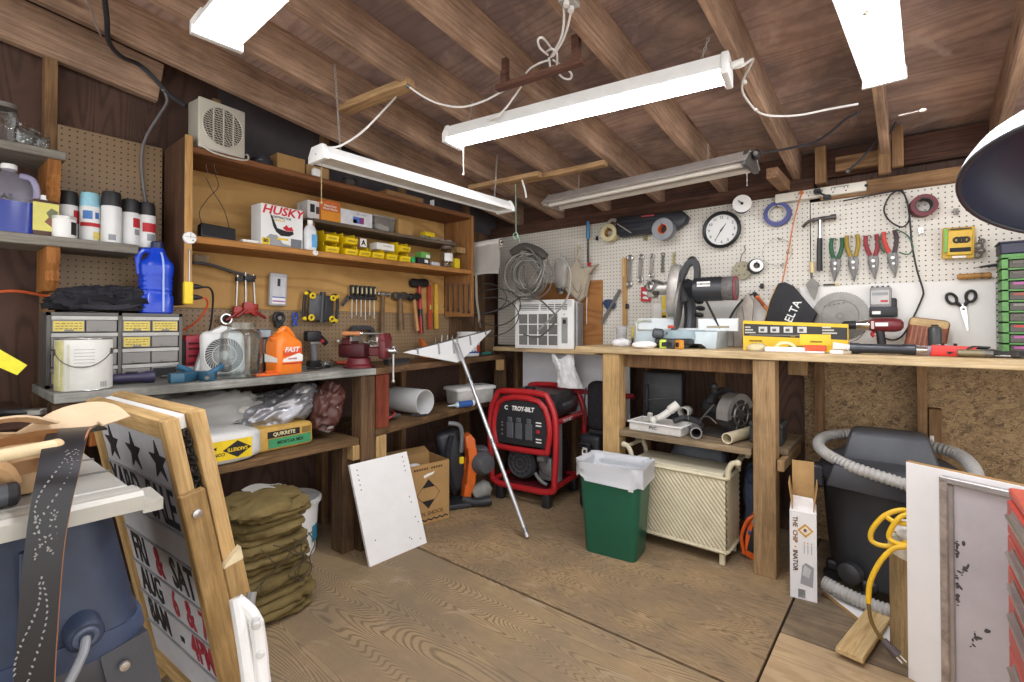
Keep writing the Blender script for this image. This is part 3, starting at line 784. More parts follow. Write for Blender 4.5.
for z in (.188,.003): b=MB();b.torus((0,0,z),.0815,.003,(0,0,1),40,8);b.o('rim',STEEL,t)
b=MB();b.lathe([(.078,.186),(.074,.178),(0,.178)],40,cap=(False,False));b.o('lid',STEEL,t)
b=MB();b.tube([(.084*math.sin(a),-.084*math.cos(a)-.006*math.sin((a+1.3)/2.4*PI),.142-.055*math.sin((a+1.25)/2.5*PI)) for a in [(-1.25+2.5*i/10) for i in range(11)]],.0018,6);b.o('bail_handle',STEELD,t)
for s in (-1,1):
    b=MB();b.lathe([(.012,0),(.011,.003),(.005,.005),(0,.005)],14,c=(s*.0788,-.0261,.142),axis=(s*.949,-.315,0));b.o('ear',STEELD,t)
def curved_panel(t,r,a0,a1,z0,z1,m,name):
    b=MB();n=8
    b.rings([[V((r*math.sin(R(a0+(a1-a0)*i/n)),-r*math.cos(R(a0+(a1-a0)*i/n)),z)) for i in range(n+1)] for z in (z0,z1)],closed=False);return b.o(name,m,t)
curved_panel(t,.0836,-70,-38,.004,.184,M('#cfc98a',.5,var=.15,vs=25),'paint_drip')
curved_panel(t,.0836,-30,-24,.01,.17,M('#d3d0b8',.5),'paint_drip');curved_panel(t,.0838,-50,-47,.02,.12,M('#e8e6da',.5),'paint_drip')
b=MB()
for i in range(9):
    for k in range(1): pass
for i in range(9):
    a0=38+i*1.9;rr=.0837
    b.rings([[V((rr*math.sin(R(a)),-rr*math.cos(R(a)),z)) for a in (a0,a0+(.6 if i % 3 else 1.1))] for z in (.012,.032)],closed=False)
for k in range(6):
    rr=.0837;b.rings([[V((rr*math.sin(R(a)),-rr*math.cos(R(a)),z)) for a in range(-15,30,5)] for z in (.15-k*.012,.1515-k*.012)],closed=False)
b.o('printed_label',M('#8b8b8a',.6,var=0),t)
p=onX(140,381,-2.47)
t=thing('flashlight','stubby dark purple flashlight lying in front of the drawer cabinet','flashlight',(-2.462,p.y,CZ+.026),WL)
PUR=M('#39344f',.45)
b=MB();b.lathe([(.017,-.09),(.019,-.07),(.019,.0),(.025,.02),(.026,.045),(.022,.047)],20,axis=(1,-.1,0));b.o('body',PUR,t)
b=MB();b.lathe([(.0215,.0465),(.012,.035),(0,.034)],20,axis=(1,-.1,0),cap=(False,True));b.o('lens',BLK,t)
b=MB();b.box((-.03,0,.021),(.04,.012,.006),.002);b.o('switch',BLK,t)
q=[(-2.74,-.12,1.02),(-2.72,-.03,1.14),(-2.74,.06,1.24),(-2.78,.15,1.32),(-2.786,.25,1.355),(-2.79,.36,1.34),(-2.788,.44,1.33),(-2.786,.52,1.29)]
b=MB();b.tube(q,.006,8);b.t('extension_cable','orange cord looping up the dark wall behind the black cloth bag','cord',M('#d2602f',.5))
# ================================================================ on the wall shelf unit
ZT=2.024;ZM=1.622;ZG=1.81
BEI=M('#c3beb0',.5,var=.05);BEI2=M('#9e998c',.5,var=.05)
p=onX(219,155,-2.51)
t=thing('fan_heater','beige box fan heater with a round slotted grille on top of the shelf unit','heater',(-2.522,.918,ZT),WL+.12)
b=MB();b.box((0,.05,.119),(.205,.10,.226),.01,seg=2);b.o('housing',BEI2,t)
b=MB();b.box((0,-.006,.119),(.212,.016,.232),.008,seg=2);b.o('front_panel',BEI,t)
b=MB();b.lathe([(.093,0),(.093,.002),(0,.002)],40,c=(0,-.0145,.122),axis=(0,-1,0));b.o('grille_recess',M('#4a4640',.6),t)
b=MB()
for k in range(-8,9):
    z=k*.0108;x=math.sqrt(max(0,.092**2-z*z))
    pts=[];n=max(2,int(x/.008)*2)
    for i in range(n+1): pts.append((-x+2*x*i/n,-.0185,.122+z+(.0025 if i % 2 else -.0025)))
    b.strap(pts,.003,.0028,(0,1,0),0)
for x in (-.045,-.0,.045):
    h=math.sqrt(.088**2-x*x);b.b(x-.0025,x+.0025,-.022,-.016,.122-h,.122+h)
b.torus((0,-.017,.122),.092,.004,(0,1,0),40,8);b.o('grille',BEI,t)
for x in (-.05,.03):
    b=MB();b.lathe([(.016,0),(.014,.014),(0,.014)],16,c=(x,.04,.232));b.o('knob',BEI,t)
b=MB();b.tube([(-.09,-.02,.006),(-.05,-.03,-.012),(.02,-.035,-.016),(.085,-.035,-.010),(.112,-.03,.004),(.118,-.01,.03),(.11,.03,.03)],.0042,8);b.o('power_cord',BEI,t)
t=MB();lump(t,(0,0,.028),(.055,.04,.03),.35,22,2,36,20,.9,-.028,.25);t.t('crumpled_bag','small crumpled dark plastic bag behind the fan heater cord','bag',FILM('#4b4a50',.8),(-2.60,1.13,ZT))
carton('cardboard_box','long plain cardboard box on top of the shelf unit, left of its shorter neighbour',(-2.56,1.275,ZT),WL,.15,.14,.095,KRAFT)
t=carton('cardboard_box','shorter plain cardboard box beneath the end of the unlit shop light',(-2.56,1.425,ZT),WL,.13,.14,.075,M('#b08c5c',.8))
t=thing('white_adapter','small white power adapter hanging at the front of the short cardboard box','adapter',(-2.508,1.385,ZT),WL)
b=MB();b.box((0,0,.022),(.04,.03,.04),.004);b.o('body',WHT,t);b=MB();b.cyl((0,0,.04),(0,.02,.05),.005);b.o('strain_relief',WHT,t)
t=thing('dark_tin','dark round tin on top of the shelf unit behind the unlit lamp','tin',(-2.62,1.66,ZT),WL)
b=MB();b.lathe([(.04,0),(.04,.06),(.038,.063)],20);b.o('body',M('#5c5550',.5,.3),t);b=MB();b.lathe([(.042,.058),(.042,.07),(0,.071)],20);b.o('lid',BLK,t)
carton('cardboard_box','flat brown box on top of the shelf unit at its far end',(-2.58,2.05,ZT),WL,.30,.14,.055,M('#9c7448',.8))
t=thing('shelf_bracket','white metal angle bracket on top of the shelf unit at its far end','bracket',(-2.55,2.34,ZT),WL)
b=MB();b.b(-.09,.09,-.02,.02,0,.003);b.b(-.09,-.087,-.02,.02,0,.05);b.o('angle',WHT,t)
b=MB();b.b(-.078,-.066,-.015,.015,.003,.04);b.o('clip',BLK,t)
p=onX(213,238,-2.6)
t=thing('radio_box','flat black electronic box tilted on the honey shelf under hanging wires','speaker',(-2.60,.93,ZM),WL)
b=MB();b.box((0,0,.038),(.155,.05,.068),.006,rot=(-.18,.05,0),seg=2);b.o('body',BLK,t)
b=MB();b.box((0,-.027,.042),(.14,.003,.05),.001,rot=(-.18,.05,0));b.o('front_grille',M('#19181a',.7),t)
b=MB();b.tube([(-.06,.01,.07),(-.075,.0,.13),(-.04,.0,.2),(.005,.0,.27),(-.02,.0,.34)],.0018,6);b.o('wire',BLK,t)
b=MB();b.tube([(.06,.01,.07),(.03,.0,.16),(-.02,.0,.24),(-.05,.0,.30)],.0018,6);b.o('wire',BLK,t)
for x,z in ((-.05,.33),(-.015,.34)):
    b=MB();b.tube([(x,.0,z+.03),(x+.004,-.01,z-.01),(x+.01,-.02,z-.012)],.0014,6);b.o('nail_hook',STEEL,t)
carton('small_white_box','small flat white box between the black box and the blade package',(-2.55,1.065,ZM),WL,.075,.05,.02,PAPER)
t=carton('trash_bag_box','white trash bag carton with red brand lettering and a black bag picture',(-2.53,1.215,ZM),WL+.06,.225,.10,.21,M('#e3e3e1',.5,var=.02))
text(t,'HUSKY',.06,(.0,-.0012,.182),M('#c8202c',.5,var=0),bold=.0015,shear=.25,sx=1.15,ext=.0006)
text(t,'CONTRACTOR',.016,(-.01,-.0012,.150),INK,bold=.0004)
text(t,'CLEAN-UP',.014,(-.02,-.0012,.135),M('#d8b81e',.5),bold=.0004)
b=MB();b.prism([(-.066,.06),(-.03,.058),(.0,.02),(.05,.012),(.092,.03),(.1,.0),(-.1,.0),(-.095,.03)],-.0012,-.0003,'xz');b.o('printed_picture',M('#9b9b9d',.6),t)
b=MB();b.prism([(-.068,.165),(-.055,.15),(-.03,.095),(.02,.085),(.055,.09),(.06,.075),(.035,.06),(-.01,.058),(-.035,.075),(-.05,.10)],-.0020,-.0008,'xz');b.o('printed_bag',INK,t)
b=MB();b.prism([(.0,.10),(.02,.118),(.032,.105),(.048,.112),(.06,.092),(.02,.087)],-.0018,-.0008,'xz');b.o('printed_cap',M('#c8202c',.5),t)
b=MB();b.b(-.108,-.068,-.0018,0,.005,.038);b.o('yellow_panel',YEL,t);text(t,'80',.026,(-.088,-.0022,.022),INK,bold=.0008)
b=MB();b.b(-.03,.03,-.0022,0,.036,.046);b.o('yellow_strip',YEL,t)
b=MB();b.b(.045,.105,-.0018,-.0004,.002,.05);b.o('printed_panel',M('#6f7276',.6),t)
t=thing('alcohol_bottle','white plastic bottle with a blue label in front of the orange box','bottle',(-2.525,onX(310,245,-2.525).y,ZM),WL)
b=MB();loft(b,[(0,.055,.045,.015),(.004,.062,.05,.018),(.105,.062,.05,.018),(.125,.05,.042,.018),(.138,.026,.026,.012),(.145,.024,.024,.012)]);b.o('bottle',M('#d9dbdc',.35),t)
b=MB();b.lathe([(.014,.143),(.014,.162),(0,.163)],16);b.o('cap',WHT,t)
b=MB();b.b(-.004,.027,-.0262,-.025,.015,.085);b.o('label_panel',M('#5b9ed0',.5),t)
t=carton('product_box','grey and white box printed with black pictures left of the orange box',(-2.58,onX(314,215,-2.58).y,ZG),WL,.075,.12,.10,M('#c9c7c4',.6),parts=[('printed_picture',-.3,.05,.35,.8,INK),('printed_picture',.15,.4,.3,.7,M('#3a3a3c',.6))])
t=carton('product_box','orange gradient box on the short grey shelf',(-2.56,onX(331,213,-2.56).y,ZG),WL,.12,.13,.115,M('#c4641c',.5,var=.15,vs=4),parts=[('lighter_panel',-.5,.5,.0,.45,M('#dc8f22',.5,var=.1,vs=5))])
text(t,'Heavy Duty',.016,(-.005,-.0016,.083),WHT,bold=.0003);text(t,'Work Gloves',.016,(-.005,-.0016,.066),WHT,bold=.0003);text(t,'50',.01,(-.04,-.0016,.106),REDINK)
t=carton('product_box','long white box with a blue and pink picture on the short grey shelf',(-2.56,onX(357,216,-2.56).y,ZG),WL,.215,.13,.085,M('#d3d3d6',.5),parts=[('printed_picture',-.12,.08,.15,.6,M('#4a74c4',.5)),('printed_picture',.08,.22,.15,.6,M('#8b3a78',.5)),('printed_picture',-.12,.0,.15,.4,M('#7fc0e0',.5))])
text(t,'LED LIGHT',.014,(.03,-.0014,.068),M('#7a7a86',.5))
t=thing('plastic_bin','clear plastic bin with white cards inside on the short grey shelf','box',(-2.63,onX(386,218,-2.57).y,ZG),WL)
b=MB();loft(b,[(0,.145,.10,.012),(.085,.16,.115,.014)],cap=(True,False));b.o('bin_body',FILM('#8f8c89',.5),t)
b=MB();loft(b,[(.085,.165,.12,.014),(.094,.165,.12,.014)]);b.o('lid',FILM('#a09d99',.6),t)
b=MB();b.box((0,0,.025),(.10,.06,.035),.003,rot=(0,.1,.2));b.o('cards',PAPER,t)
carton('cardboard_box','small cardboard box at the right of the clear plastic bin',(-2.565,onX(406,222,-2.565).y,ZG),WL,.115,.11,.09,KRAFT)
t=carton('small_yellow_box','little yellow box lying at the end of the short grey shelf',(-2.58,2.26,ZG+.02),WL,.09,.05,.028,YEL)
for i,(y,z,c,a) in enumerate(((2.22,.0,'#8f9a6a',.2),(2.30,.0,'#8d8a86',-.25),(2.38,.0,'#a9a7a4',.3),(2.45,.0,'#6e6a66',-.1))):
    t=thing('hardware_pack',['olive carded pack of hardware under the little yellow box','grey carded hardware pack next to the little yellow box','clear hardware pack near the shelf end','dark hardware pack at the very end of the short grey shelf'][i],'hardware pack',(-2.60,y,ZG+.001),WL+a,'hardware packs on the short shelf')
    b=MB();b.box((0,0,.004),(.085,.07,.004),.001,rot=(.04,0,0));b.o('card',M(c,.6),t)
    b=MB();loft(b,[(.006,.06,.045,.008),(.018,.05,.036,.008)]);b.o('blister',FILM('#c8c6c2',.5),t)
def yellow_bin(label,u,z,x=-2.54,w=.075,rot=0):
    y=onX(u,250,x).y
    t=thing('storage_bin',label,'storage bin',(x,y,z),WL+rot,'yellow storage bins')
    h,d=.062,.11;b=MB()
    prof=[(-.012,.005),(-.02,.036),(.012,.042),(.014,h),(d,h),(d,0),(0,0)]
    for s in (-1,1): b.prism(prof,s*w/2-.0015,s*w/2+.0015,'yz')
    b.b(-w/2,w/2,0,d,0,.003);b.b(-w/2,w/2,d-.003,d,0,h)
    b.faces([(-w/2,0,0),(w/2,0,0),(w/2,-.012,.005),(-w/2,-.012,.005)],[(0,1,2,3)])
    b.faces([(-w/2,-.012,.005),(w/2,-.012,.005),(w/2,-.02,.036),(-w/2,-.02,.036)],[(0,1,2,3)])
    b.o('bin_body',M('#ecc913',.4,var=.06),t)
    b=MB();b.box((0,-.0165,.022),(w*.66,.002,.016),.0005,rot=(-.25,0,0));b.o('label_slot',M('#b59a2a',.5),t)
    b=MB();b.b(-w/2+.004,w/2-.004,.0,d-.006,.004,.024);b.o('contents',M('#9d8c74',.7,var=.5,vs=90),t)
    return t
yb=[('yellow bin on top of the leftmost stack',331,1),('yellow bin at the bottom of the leftmost stack',331,0),('yellow bin on top of the second stack from the left',350,1),('yellow bin at the bottom of the second stack from the left',350,0),
      ('single yellow bin below the card with the letter A',363.5,0),('single yellow bin left of centre under the white carton',377,0),('single yellow bin right of centre under the white carton',390.5,0),('yellow bin on top of the rightmost stack',404,1),('yellow bin at the bottom of the rightmost stack',404,0)]
for i,(lb,u,k) in enumerate(yb): yellow_bin(lb,u,ZM+k*.064+.001,w=.078,rot=[.05,-.03,.08,0,.04,-.04,.02,.06,-.02][i])
t=carton('letter_card','white card with a black letter A standing in the yellow bins',(-2.55,onX(363.5,246,-2.55).y,ZM+.064),WL,.045,.004,.05,PAPER,cat='card');text(t,'A',.042,(0,-.0008,.024),INK,bold=.0015)
t=carton('white_carton','white carton lying across two yellow bins',(-2.55,onX(386,242,-2.55).y,ZM+.064),WL+.05,.135,.075,.042,PAPER);text(t,'Ultra Ribbon',.012,(.01,-.0012,.025),GRYL)
t=carton('parts_box','dark green-topped parts box on the honey shelf right of the yellow bins',(-2.53,onX(424,262,-2.53).y,ZM),WL,.10,.08,.045,M('#2c2b30',.5),parts=[('label_panel',.05,.35,.3,.75,PAPER)])
t=carton('parts_box','green and white small box stacked on the dark parts box',(-2.54,onX(426,252,-2.54).y,ZM+.046),WL+.1,.085,.06,.04,M('#6fae55',.5),parts=[('label_panel',.0,.45,.1,.6,PAPER)])
t=thing('plastic_stopper','bright green plastic cap beside the dark parts box','cap',(-2.52,onX(413,262,-2.52).y,ZM),WL)
b=MB();b.lathe([(.016,0),(.015,.035),(.012,.04),(0,.04)],16);b.o('body',M('#1f9a55',.4),t);b=MB();b.lathe([(.017,0),(.017,.006)],16);b.o('rim',M('#17713f',.4),t)
carton('small_grey_box','low grey parts box in front of the jar of brown nails',(-2.525,onX(436,267,-2.525).y,ZM),WL,.07,.05,.026,M('#c3c5c9',.5))
t=glass_jar('nail_jar','labelled jar of brown nails near the right end of the honey shelf',(-2.56,onX(446.5,267,-2.56).y,ZM),.045,.15,fill=lambda t,r,h: screws(t,r,h,.3,80,M('#8a4f28',.5,.4)),lid=M('#6a5a4c',.5))
curved_panel(t,.0457,-60,60,.045,.10,PAPER,'label_panel')
t=carton('yellow_case','narrow yellow case standing at the right end of the honey shelf',(-2.54,onX(457.5,265,-2.54).y,ZM),WL,.05,.06,.075,YEL)
for u,v,r,lb,x,z in ((189.5,238,.027,'round white cover plate on the left upright of the shelf unit',-2.495,None),(315,253,.014,'small white round knob on the front edge of the honey shelf',-2.4995,None)):
    q=onX(u,v,x);t=thing('cover_plate',lb,'cover plate',(x,q.y,q.z),WL)
    b=MB();b.lathe([(r,0),(r,.006),(r*.9,.010),(0,.011)],24,axis=(0,-1,0));b.o('plate',WHT,t)
    b=MB();b.b(-r*.8,r*.8,-.0125,-.0105,r*.1,r*.16);b.b(r*.02,r*.08,-.0125,-.0105,-r*.1,r*.85);b.b(r*.25,r*.5,-.0125,-.0105,-r*.5,-r*.3);b.o('slot',GRY,t)
q=onX(188,293,-2.49)
t=thing('outlet_tap','yellow outlet tap on the shelf upright with a black and an orange cord plugged in','outlet',(q.x,q.y,q.z),WL)
b=MB();b.box((0,0,0),(.034,.03,.10),.004);b.o('body',YEL,t)
for k,(z,m) in enumerate(((.03,BLK),(-.018,BLK))):
    b=MB();b.lathe([(.012,0),(.012,.016),(.008,.03),(.005,.04)],14,c=(.017,0,z),axis=(1,0,0));b.o('plug',m,t)
b=MB();b.tube([(.055,0,.03),(.085,0,.028),(.11,.03,.0),(.12,.06,-.06),(.125,.1,-.15),(.12,.16,-.24)],.0045,8);b.o('black_cord',BLK,t)
b=MB();b.tube([(.055,0,-.018),(.075,.01,-.022),(.095,.05,-.05),(.08,.10,-.11),(.04,.16,-.16),(-.02,.2,-.17)],.0045,8);b.o('orange_cord',M('#d9562c',.5),t)
b=MB();b.cyl((.004,-.004,.05),(.004,-.004,.19),.0035,n=8);b.ball((.004,-.004,.19),.006,8,6);b.o('metal_rod',STEEL,t)
# ================================================================ tools on the left wall, things on the left benches
XW=-2.79
def wl(u,v,d=.012):
    q=onX(u,v,XW+d);return (q.x,q.y,q.z)
def sc(u,v,d=.012): return mpp(onX(u,v,XW+d))
WH=WOOD('#b79a6e','#8c6f48','z',2.,stain=.2,knots=False);WHD=WOOD('#9b8063','#70583f','z',2.,stain=.25,knots=False)
q=wl(222,266,.04);t=thing('grill_brush','black long-handled brush with pale bristles hanging under the honey shelf','brush',q,WL)
b=MB();b.strap([(-.13,0,.005),(-.06,0,.002),(.0,0,-.012),(.07,0,-.03),(.13,0,-.04)],.02,.012,(0,1,0));b.o('handle',BLK,t)
b=MB()
for i in range(12):
    for j in range(3): b.cyl((-.125+i*.0055,-.008+j*.008,.012),(-.127+i*.0055,-.008+j*.008,.045),.0022,n=5)
b.o('bristles',M('#b9a58c',.8),t)['kind']='stuff'
b=MB();b.cyl((.05,0,-.03),(.05,.04,-.03),.003,n=6);b.o('hook',STEELD,t)
def bar_clamp(label,u,v0,v1,flip,tilt=0,d=.03):
    q=wl(u,v0,d);L=(v1-v0)*sc(u,v0,d)
    t=thing('bar_clamp',label,'clamp',q,(0,tilt,WL),'bar clamps on the left wall')
    b=MB();b.b(-.003,.003,-.008,.008,-L,.02);b.o('bar',STEEL,t)
    b=MB();b.prism([(-.006,0),(.05*flip,.004),(.055*flip,-.012),(.02*flip,-.022),(-.006,-.022)] if flip > 0 else [(.006,0),(.006,-.022),(-.02,-.022),(-.055,-.012),(-.05,.004)],-.012,.012,bev=.002);b.o('fixed_jaw',BLK,t)
    b=MB();z=-L+.03
    b.prism([(-.012,.03),(.015,.035),(.055,.02),(.065,.0),(.03,-.004),(.01,-.03),(-.014,-.028)] if flip > 0 else [(.012,.03),(.014,-.028),(-.01,-.03),(-.03,-.004),(-.065,.0),(-.055,.02),(-.015,.035)],-.014,.014,bev=.003,X=TR((0,0,z)));b.o('sliding_jaw',M('#a8281e',.4),t)
    b=MB();b.tube([(.0,-.012,z-.005),(-.03*flip,-.015,z-.03),(-.05*flip,-.012,z-.045)],.008,8);b.o('trigger',M('#8c2018',.4),t)
    b=MB();b.cyl((.055*flip,0,z+.008),(.055*flip,0,z+.022),.011,n=12);b.o('pad',BLK,t)
    return t
bar_clamp('red bar clamp hanging nearest the yellow outlet tap',237,277,318,1,.03)
bar_clamp('red bar clamp hanging in the middle of the three bar clamps',245,276,314,1,-.02,.045)
bar_clamp('red bar clamp hanging nearest the grey drill-bit case',253,278,316,-1,-.06,.035)
q=wl(277,306,.03);k=sc(277,290,.03);t=thing('bit_case','clear grey plastic case with a paper label hung on the plywood wall','case',q,(0,.03,WL))
b=MB();b.box((0,0,.092),(.098,.03,.184),.01,seg=2);b.o('case_body',M('#b4b4b6',.25,var=.08),t)
b=MB();b.b(-.036,.036,-.017,-.0152,.03,.16);b.o('label_card',M('#c9c9cc',.6),t)
b=MB();b.b(-.036,.036,-.0176,-.0168,.012,.045);b.o('label_panel',WHT,t);b=MB();b.b(-.034,.034,-.0184,-.0174,.022,.030);b.o('pink_strip',M('#b06aa8',.6),t)
b=MB();b.b(-.01,.006,-.0182,-.0172,.11,.152);b.o('printed_mark',M('#24282c',.6),t)
b=MB();b.b(-.036,.036,-.0182,-.0172,.045,.051);b.o('blue_strip',M('#3a55a5',.6),t)
q=wl(321,308,.045);k=sc(321,308,.045);t=thing('work_light','folding black work light with yellow corner grips hung on the wall','work light',q,(0,.06,WL))
for s in (-1,1):
    b=MB();b.box((s*.042,0,0),(.07,.03,.155),.006,seg=2,rot=(0,0,s*.25));b.o('light_panel',M('#3a3a3e',.4),t)
b=MB();b.cyl((0,-.012,-.088),(0,-.012,.095),.016,n=16);b.o('hinge',M('#2b2b2e',.35),t)
for s in (-1,1):
    b=MB();b.tube([(s*.07,.0,.082),(s*.102,0,.075),(s*.105,0,-.06),(s*.08,0,-.078)],.010,8,4);b.o('stand_arm',BLK,t)
for sx in (-1,1):
    for z in (.066,-.062):
        b=MB();b.torus((sx*.066,-.018,z),.014,.007,(0,1,0),14,8);b.o('corner_grip',YEL,t)
    for z in (.078,-.07):
        b=MB();b.ball((sx*.10,-.004,z),(.014,.012,.013),12,8);b.o('arm_grip',YEL,t)
q=wl(363,298,.03);k=sc(363,298,.03)
t=thing('tool_rack','black rack bar holding the six screwdrivers','rack',q,WL)
b=MB();b.box((0,.0,0),(.20,.035,.022),.004);b.o('rack_bar',BLK,t)
b=MB();b.cyl((-.07,.01,0),(-.07,.03,0),.004,n=6);b.o('screw',STEELD,t)
for i in range(6):
    t=thing('screwdriver','black and pale handled screwdriver, %s in the wall rack of six' % ['first from the work light','second from the work light','third from the work light','third from the hammers','second from the hammers','first from the hammers'][i],'screwdriver',(q[0]+.004,q[1]-.083+i*.033,q[2]+.012),WL,'screwdrivers in the wall rack')
    b=MB();b.lathe([(.008,0),(.013,.008),(.012,.03),(.0135,.055),(.011,.066),(.0,.068)],12);b.o('handle',BLK,t)
    b=MB();b.b(-.004,.004,-.0145,-.011,.015,.052);b.o('grip_inlay',M('#d9cfa0',.5),t)
    L=[.12,.10,.11,.13,.10,.12][i]
    b=MB();b.cyl((0,0,-.0),(0,0,-.024-L),.0035,.003,8);b.o('shaft',STEEL,t)
q2=wl(347,298,.03);t=thing('wire_stripper','small dark wire stripper hanging left of the screwdriver rack','pliers',q2,(0,.6,WL))
for s in (-1,1):
    b=MB();b.tube([(s*.002,0,.02),(s*.008,0,-.01),(s*.005,0,-.06)],.005,6);b.o('handle',BLKM,t)
def hammer(label,u,v0,v1,head,tilt=0,d=.03,hm=None,handle=None,r=.012,grip=None):
    q=wl(u,v0,d);L=(v1-v0)*sc(u,v0,d)
    t=thing('hammer',label,'hammer',q,(0,tilt,WL),'hammers on the left wall')
    b=MB();b.tube([(0,0,.02),(0,0,-L*.3),(0,0,-L*.7),(0,0,-L)],lambda s: (r*(1.05+.35*s),r*(.9+.3*s)),10);b.o('handle',handle or WHD,t)
    b=MB();head(b);b.o('head',hm or STEELD,t)
    if grip:
        b=MB();b.tube([(0,0,-L*.52),(0,0,-L*.8),(0,0,-L-.002)],r*1.25,10);b.o('grip',grip,t)
    return t
def hb_ball(b):
    b.cyl((.0,0,0),(.042,0,0),.014,n=14);b.cyl((.042,0,0),(.05,0,0),.018,n=14);b.cyl((0,0,0),(-.025,0,0),.013,.01,14);b.ball((-.035,0,0),.014,12,8)
def hb_sledge(b,L=.06,r=.028):
    b.lathe([(r*.75,-L),(r,-L*.8),(r,-L*.35),(r*.8,0),(r,L*.35),(r,L*.8),(r*.75,L)],8,axis=(1,0,0))
hammer('ball-peen hammer with a grey wooden handle, next to the screwdriver rack',383,294,335,hb_ball,.02,handle=WHD,hm=STEEL)
hammer('small sledge hammer with a thick grey wooden handle',400,296,330,lambda b: hb_sledge(b,.062,.028),-.05,r=.017,handle=WHD)
hammer('black-headed mallet with a tan handle and black end',414,297,331,lambda b: hb_sledge(b,.05,.026),-.14,hm=BLK,handle=M('#b98a58',.6),r=.012,d=.05)
hammer('sledge hammer with red and black handle and large black head',419,283,333,lambda b: hb_sledge(b,.075,.032),-.06,hm=BLK,handle=RED,grip=BLK,r=.013,d=.03)
for u,v0,v1,m,lb in ((429,285,329,M('#b0482c',.5),'long red-brown level hanging beside the sledge hammer'),(435.5,284,329,M('#d8a63a',.5),'yellow level hanging at the corner of the shelf unit')):
    q=wl(u,v0,.02);L=(v1-v0)*sc(u,v0,.02);t=thing('spirit_level',lb,'level',q,(0,-.03,WL))
    b=MB();b.b(-.014,.014,-.012,.012,-L,0,.002);b.o('level_body',m,t)
    b=MB();b.b(-.006,.006,-.0135,-.011,-L*.55,-L*.45);b.o('vial',M('#c8d86a',.2),t)
for i in range(6):
    u=443+i*5.2;x=onY(u,296,2.585).x;z=onY(u,286,2.585).z;L=[.15,.17,.17,.17,.18,.18][i]
    t=thing('wrench','combination wrench hanging on the right side board, %s of six' % ['the one nearest the wall','second from the wall','third from the wall','fourth from the wall','fifth from the wall','the one nearest the board front'][i],'wrench',(x,2.582,z),0,'wrenches on the shelf side board')
    b=MB();b.b(-.004,.004,-.003,.003,-L,0);b.o('shank',STEELD,t)
    b=MB();b.torus((0,0,.006),.009,.0035,(0,1,0),14,6);b.o('ring_end',STEELD,t)
    b=MB();b.prism([(-.005,0),(-.012,-.016),(-.005,-.026),(-.004,-.014),(.004,-.014),(.005,-.026),(.012,-.016),(.005,0)],-.003,.003,X=TR((0,0,-L+.004)));b.o('open_end',STEELD,t)
XW=-2.80
q=wl(225,325,.05);t=thing('hole_saw','chrome ring-shaped hole saw hanging on the brown pegboard','hole saw',wl(225,319,.035),WL)
b=MB();b.pipe((0,-.02,0),(0,.025,0),.028,.022,24);b.o('cutter_ring',CHROME,t);b=MB();b.cyl((0,.0,0),(0,.03,0),.012,n=12);b.o('arbor',BLKM,t)
t=thing('cable_holder','round black holder with a grey centre hanging above the orange jug','holder',wl(279,318,.03),WL)
b=MB();b.torus((0,0,0),.026,.011,(0,1,0),24,8);b.b(-.02,.02,-.01,.014,-.055,-.02,.003);b.o('ring',BLK,t);b=MB();b.lathe([(.017,0),(.012,.012),(0,.012)],16,axis=(0,-1,0));b.o('hub',STEELD,t)
t=thing('spring_clamp','small blue spring clamp hanging on the brown pegboard','clamp',wl(295,318,.03),WL)
for s in (-1,1):
    b=MB();b.tube([(s*.004,0,.03),(s*.013,0,.01),(s*.004,0,-.02),(s*.012,0,-.045)],.006,8);b.o('jaw',M('#2248a8',.4),t)
b=MB();b.torus((0,0,-.008),.008,.0025,(0,1,0),12,6);b.o('spring',STEEL,t)
t=thing('c_clamp','large dark C-clamp hanging behind the red vise','clamp',wl(361,337,.05),(0,.05,WL))
b=MB();b.strap([(-.055,0,-.085),(-.075,0,-.03),(-.07,0,.035),(-.045,0,.058),(.05,0,.06),(.078,0,.04),(.085,0,.0)],.035,.026,(0,1,0));b.o('clamp_frame',M('#45464a',.45,.4),t)
b=MB();b.cyl((.085,0,-.06),(.085,0,.02),.008,n=10);b.cyl((.065,0,-.058),(.105,0,-.058),.003,n=6);b.o('clamp_screw',STEELD,t)
t=thing('threaded_rod','short metal rod with a round end sticking out of the brown pegboard','rod',wl(338,341,.02),WL)
b=MB();b.cyl((-.01,-.02,0),(.05,.01,.006),.004,n=8);b.o('rod',STEEL,t);b=MB();b.ball((-.012,-.022,0),.009,10,8);b.o('round_end',WHT,t)
XW=-2.79
CZ=.98
def lb(u,v,x): q=onX(u,v,x);return (x,q.y,CZ)
t=thing('battery_charger','red battery charger with a white tag behind the fan at the left bench','charger',(-2.73,onX(197,340,-2.73).y,CZ+.001),WL)
b=MB();b.box((0,0,.095),(.125,.08,.19),.012,seg=2);b.o('case',M('#c02f42',.4),t)
for s in (-1,1):
    b=MB();b.box((s*.068,0,.08),(.022,.084,.17),.006);b.o('side_bumper',BLK,t)
for z in (.05,.085,.12,.145):
    b=MB();b.b(-.05,.05,-.0425,-.040,z,z+.009);b.o('vent_slot',M('#5e1722',.6),t)
b=MB();b.b(.0,.045,-.043,-.040,.16,.183);b.o('tag',WHT,t);b=MB();b.b(-.055,-.01,-.043,-.040,.015,.04);b.o('label_panel',PAPER,t)
t=thing('desk_fan','small white box fan with round spiral grille seen partly through the big glass jar','fan',(-2.53,onX(225,372,-2.50).y,CZ+.002),WL-.1)
FANW=M('#dfdedb',.4,var=.04)
b=MB();b.box((0,0,.105),(.185,.05,.21),.03,rot=(-.12,0,0),seg=3);b.o('housing',FANW,t)
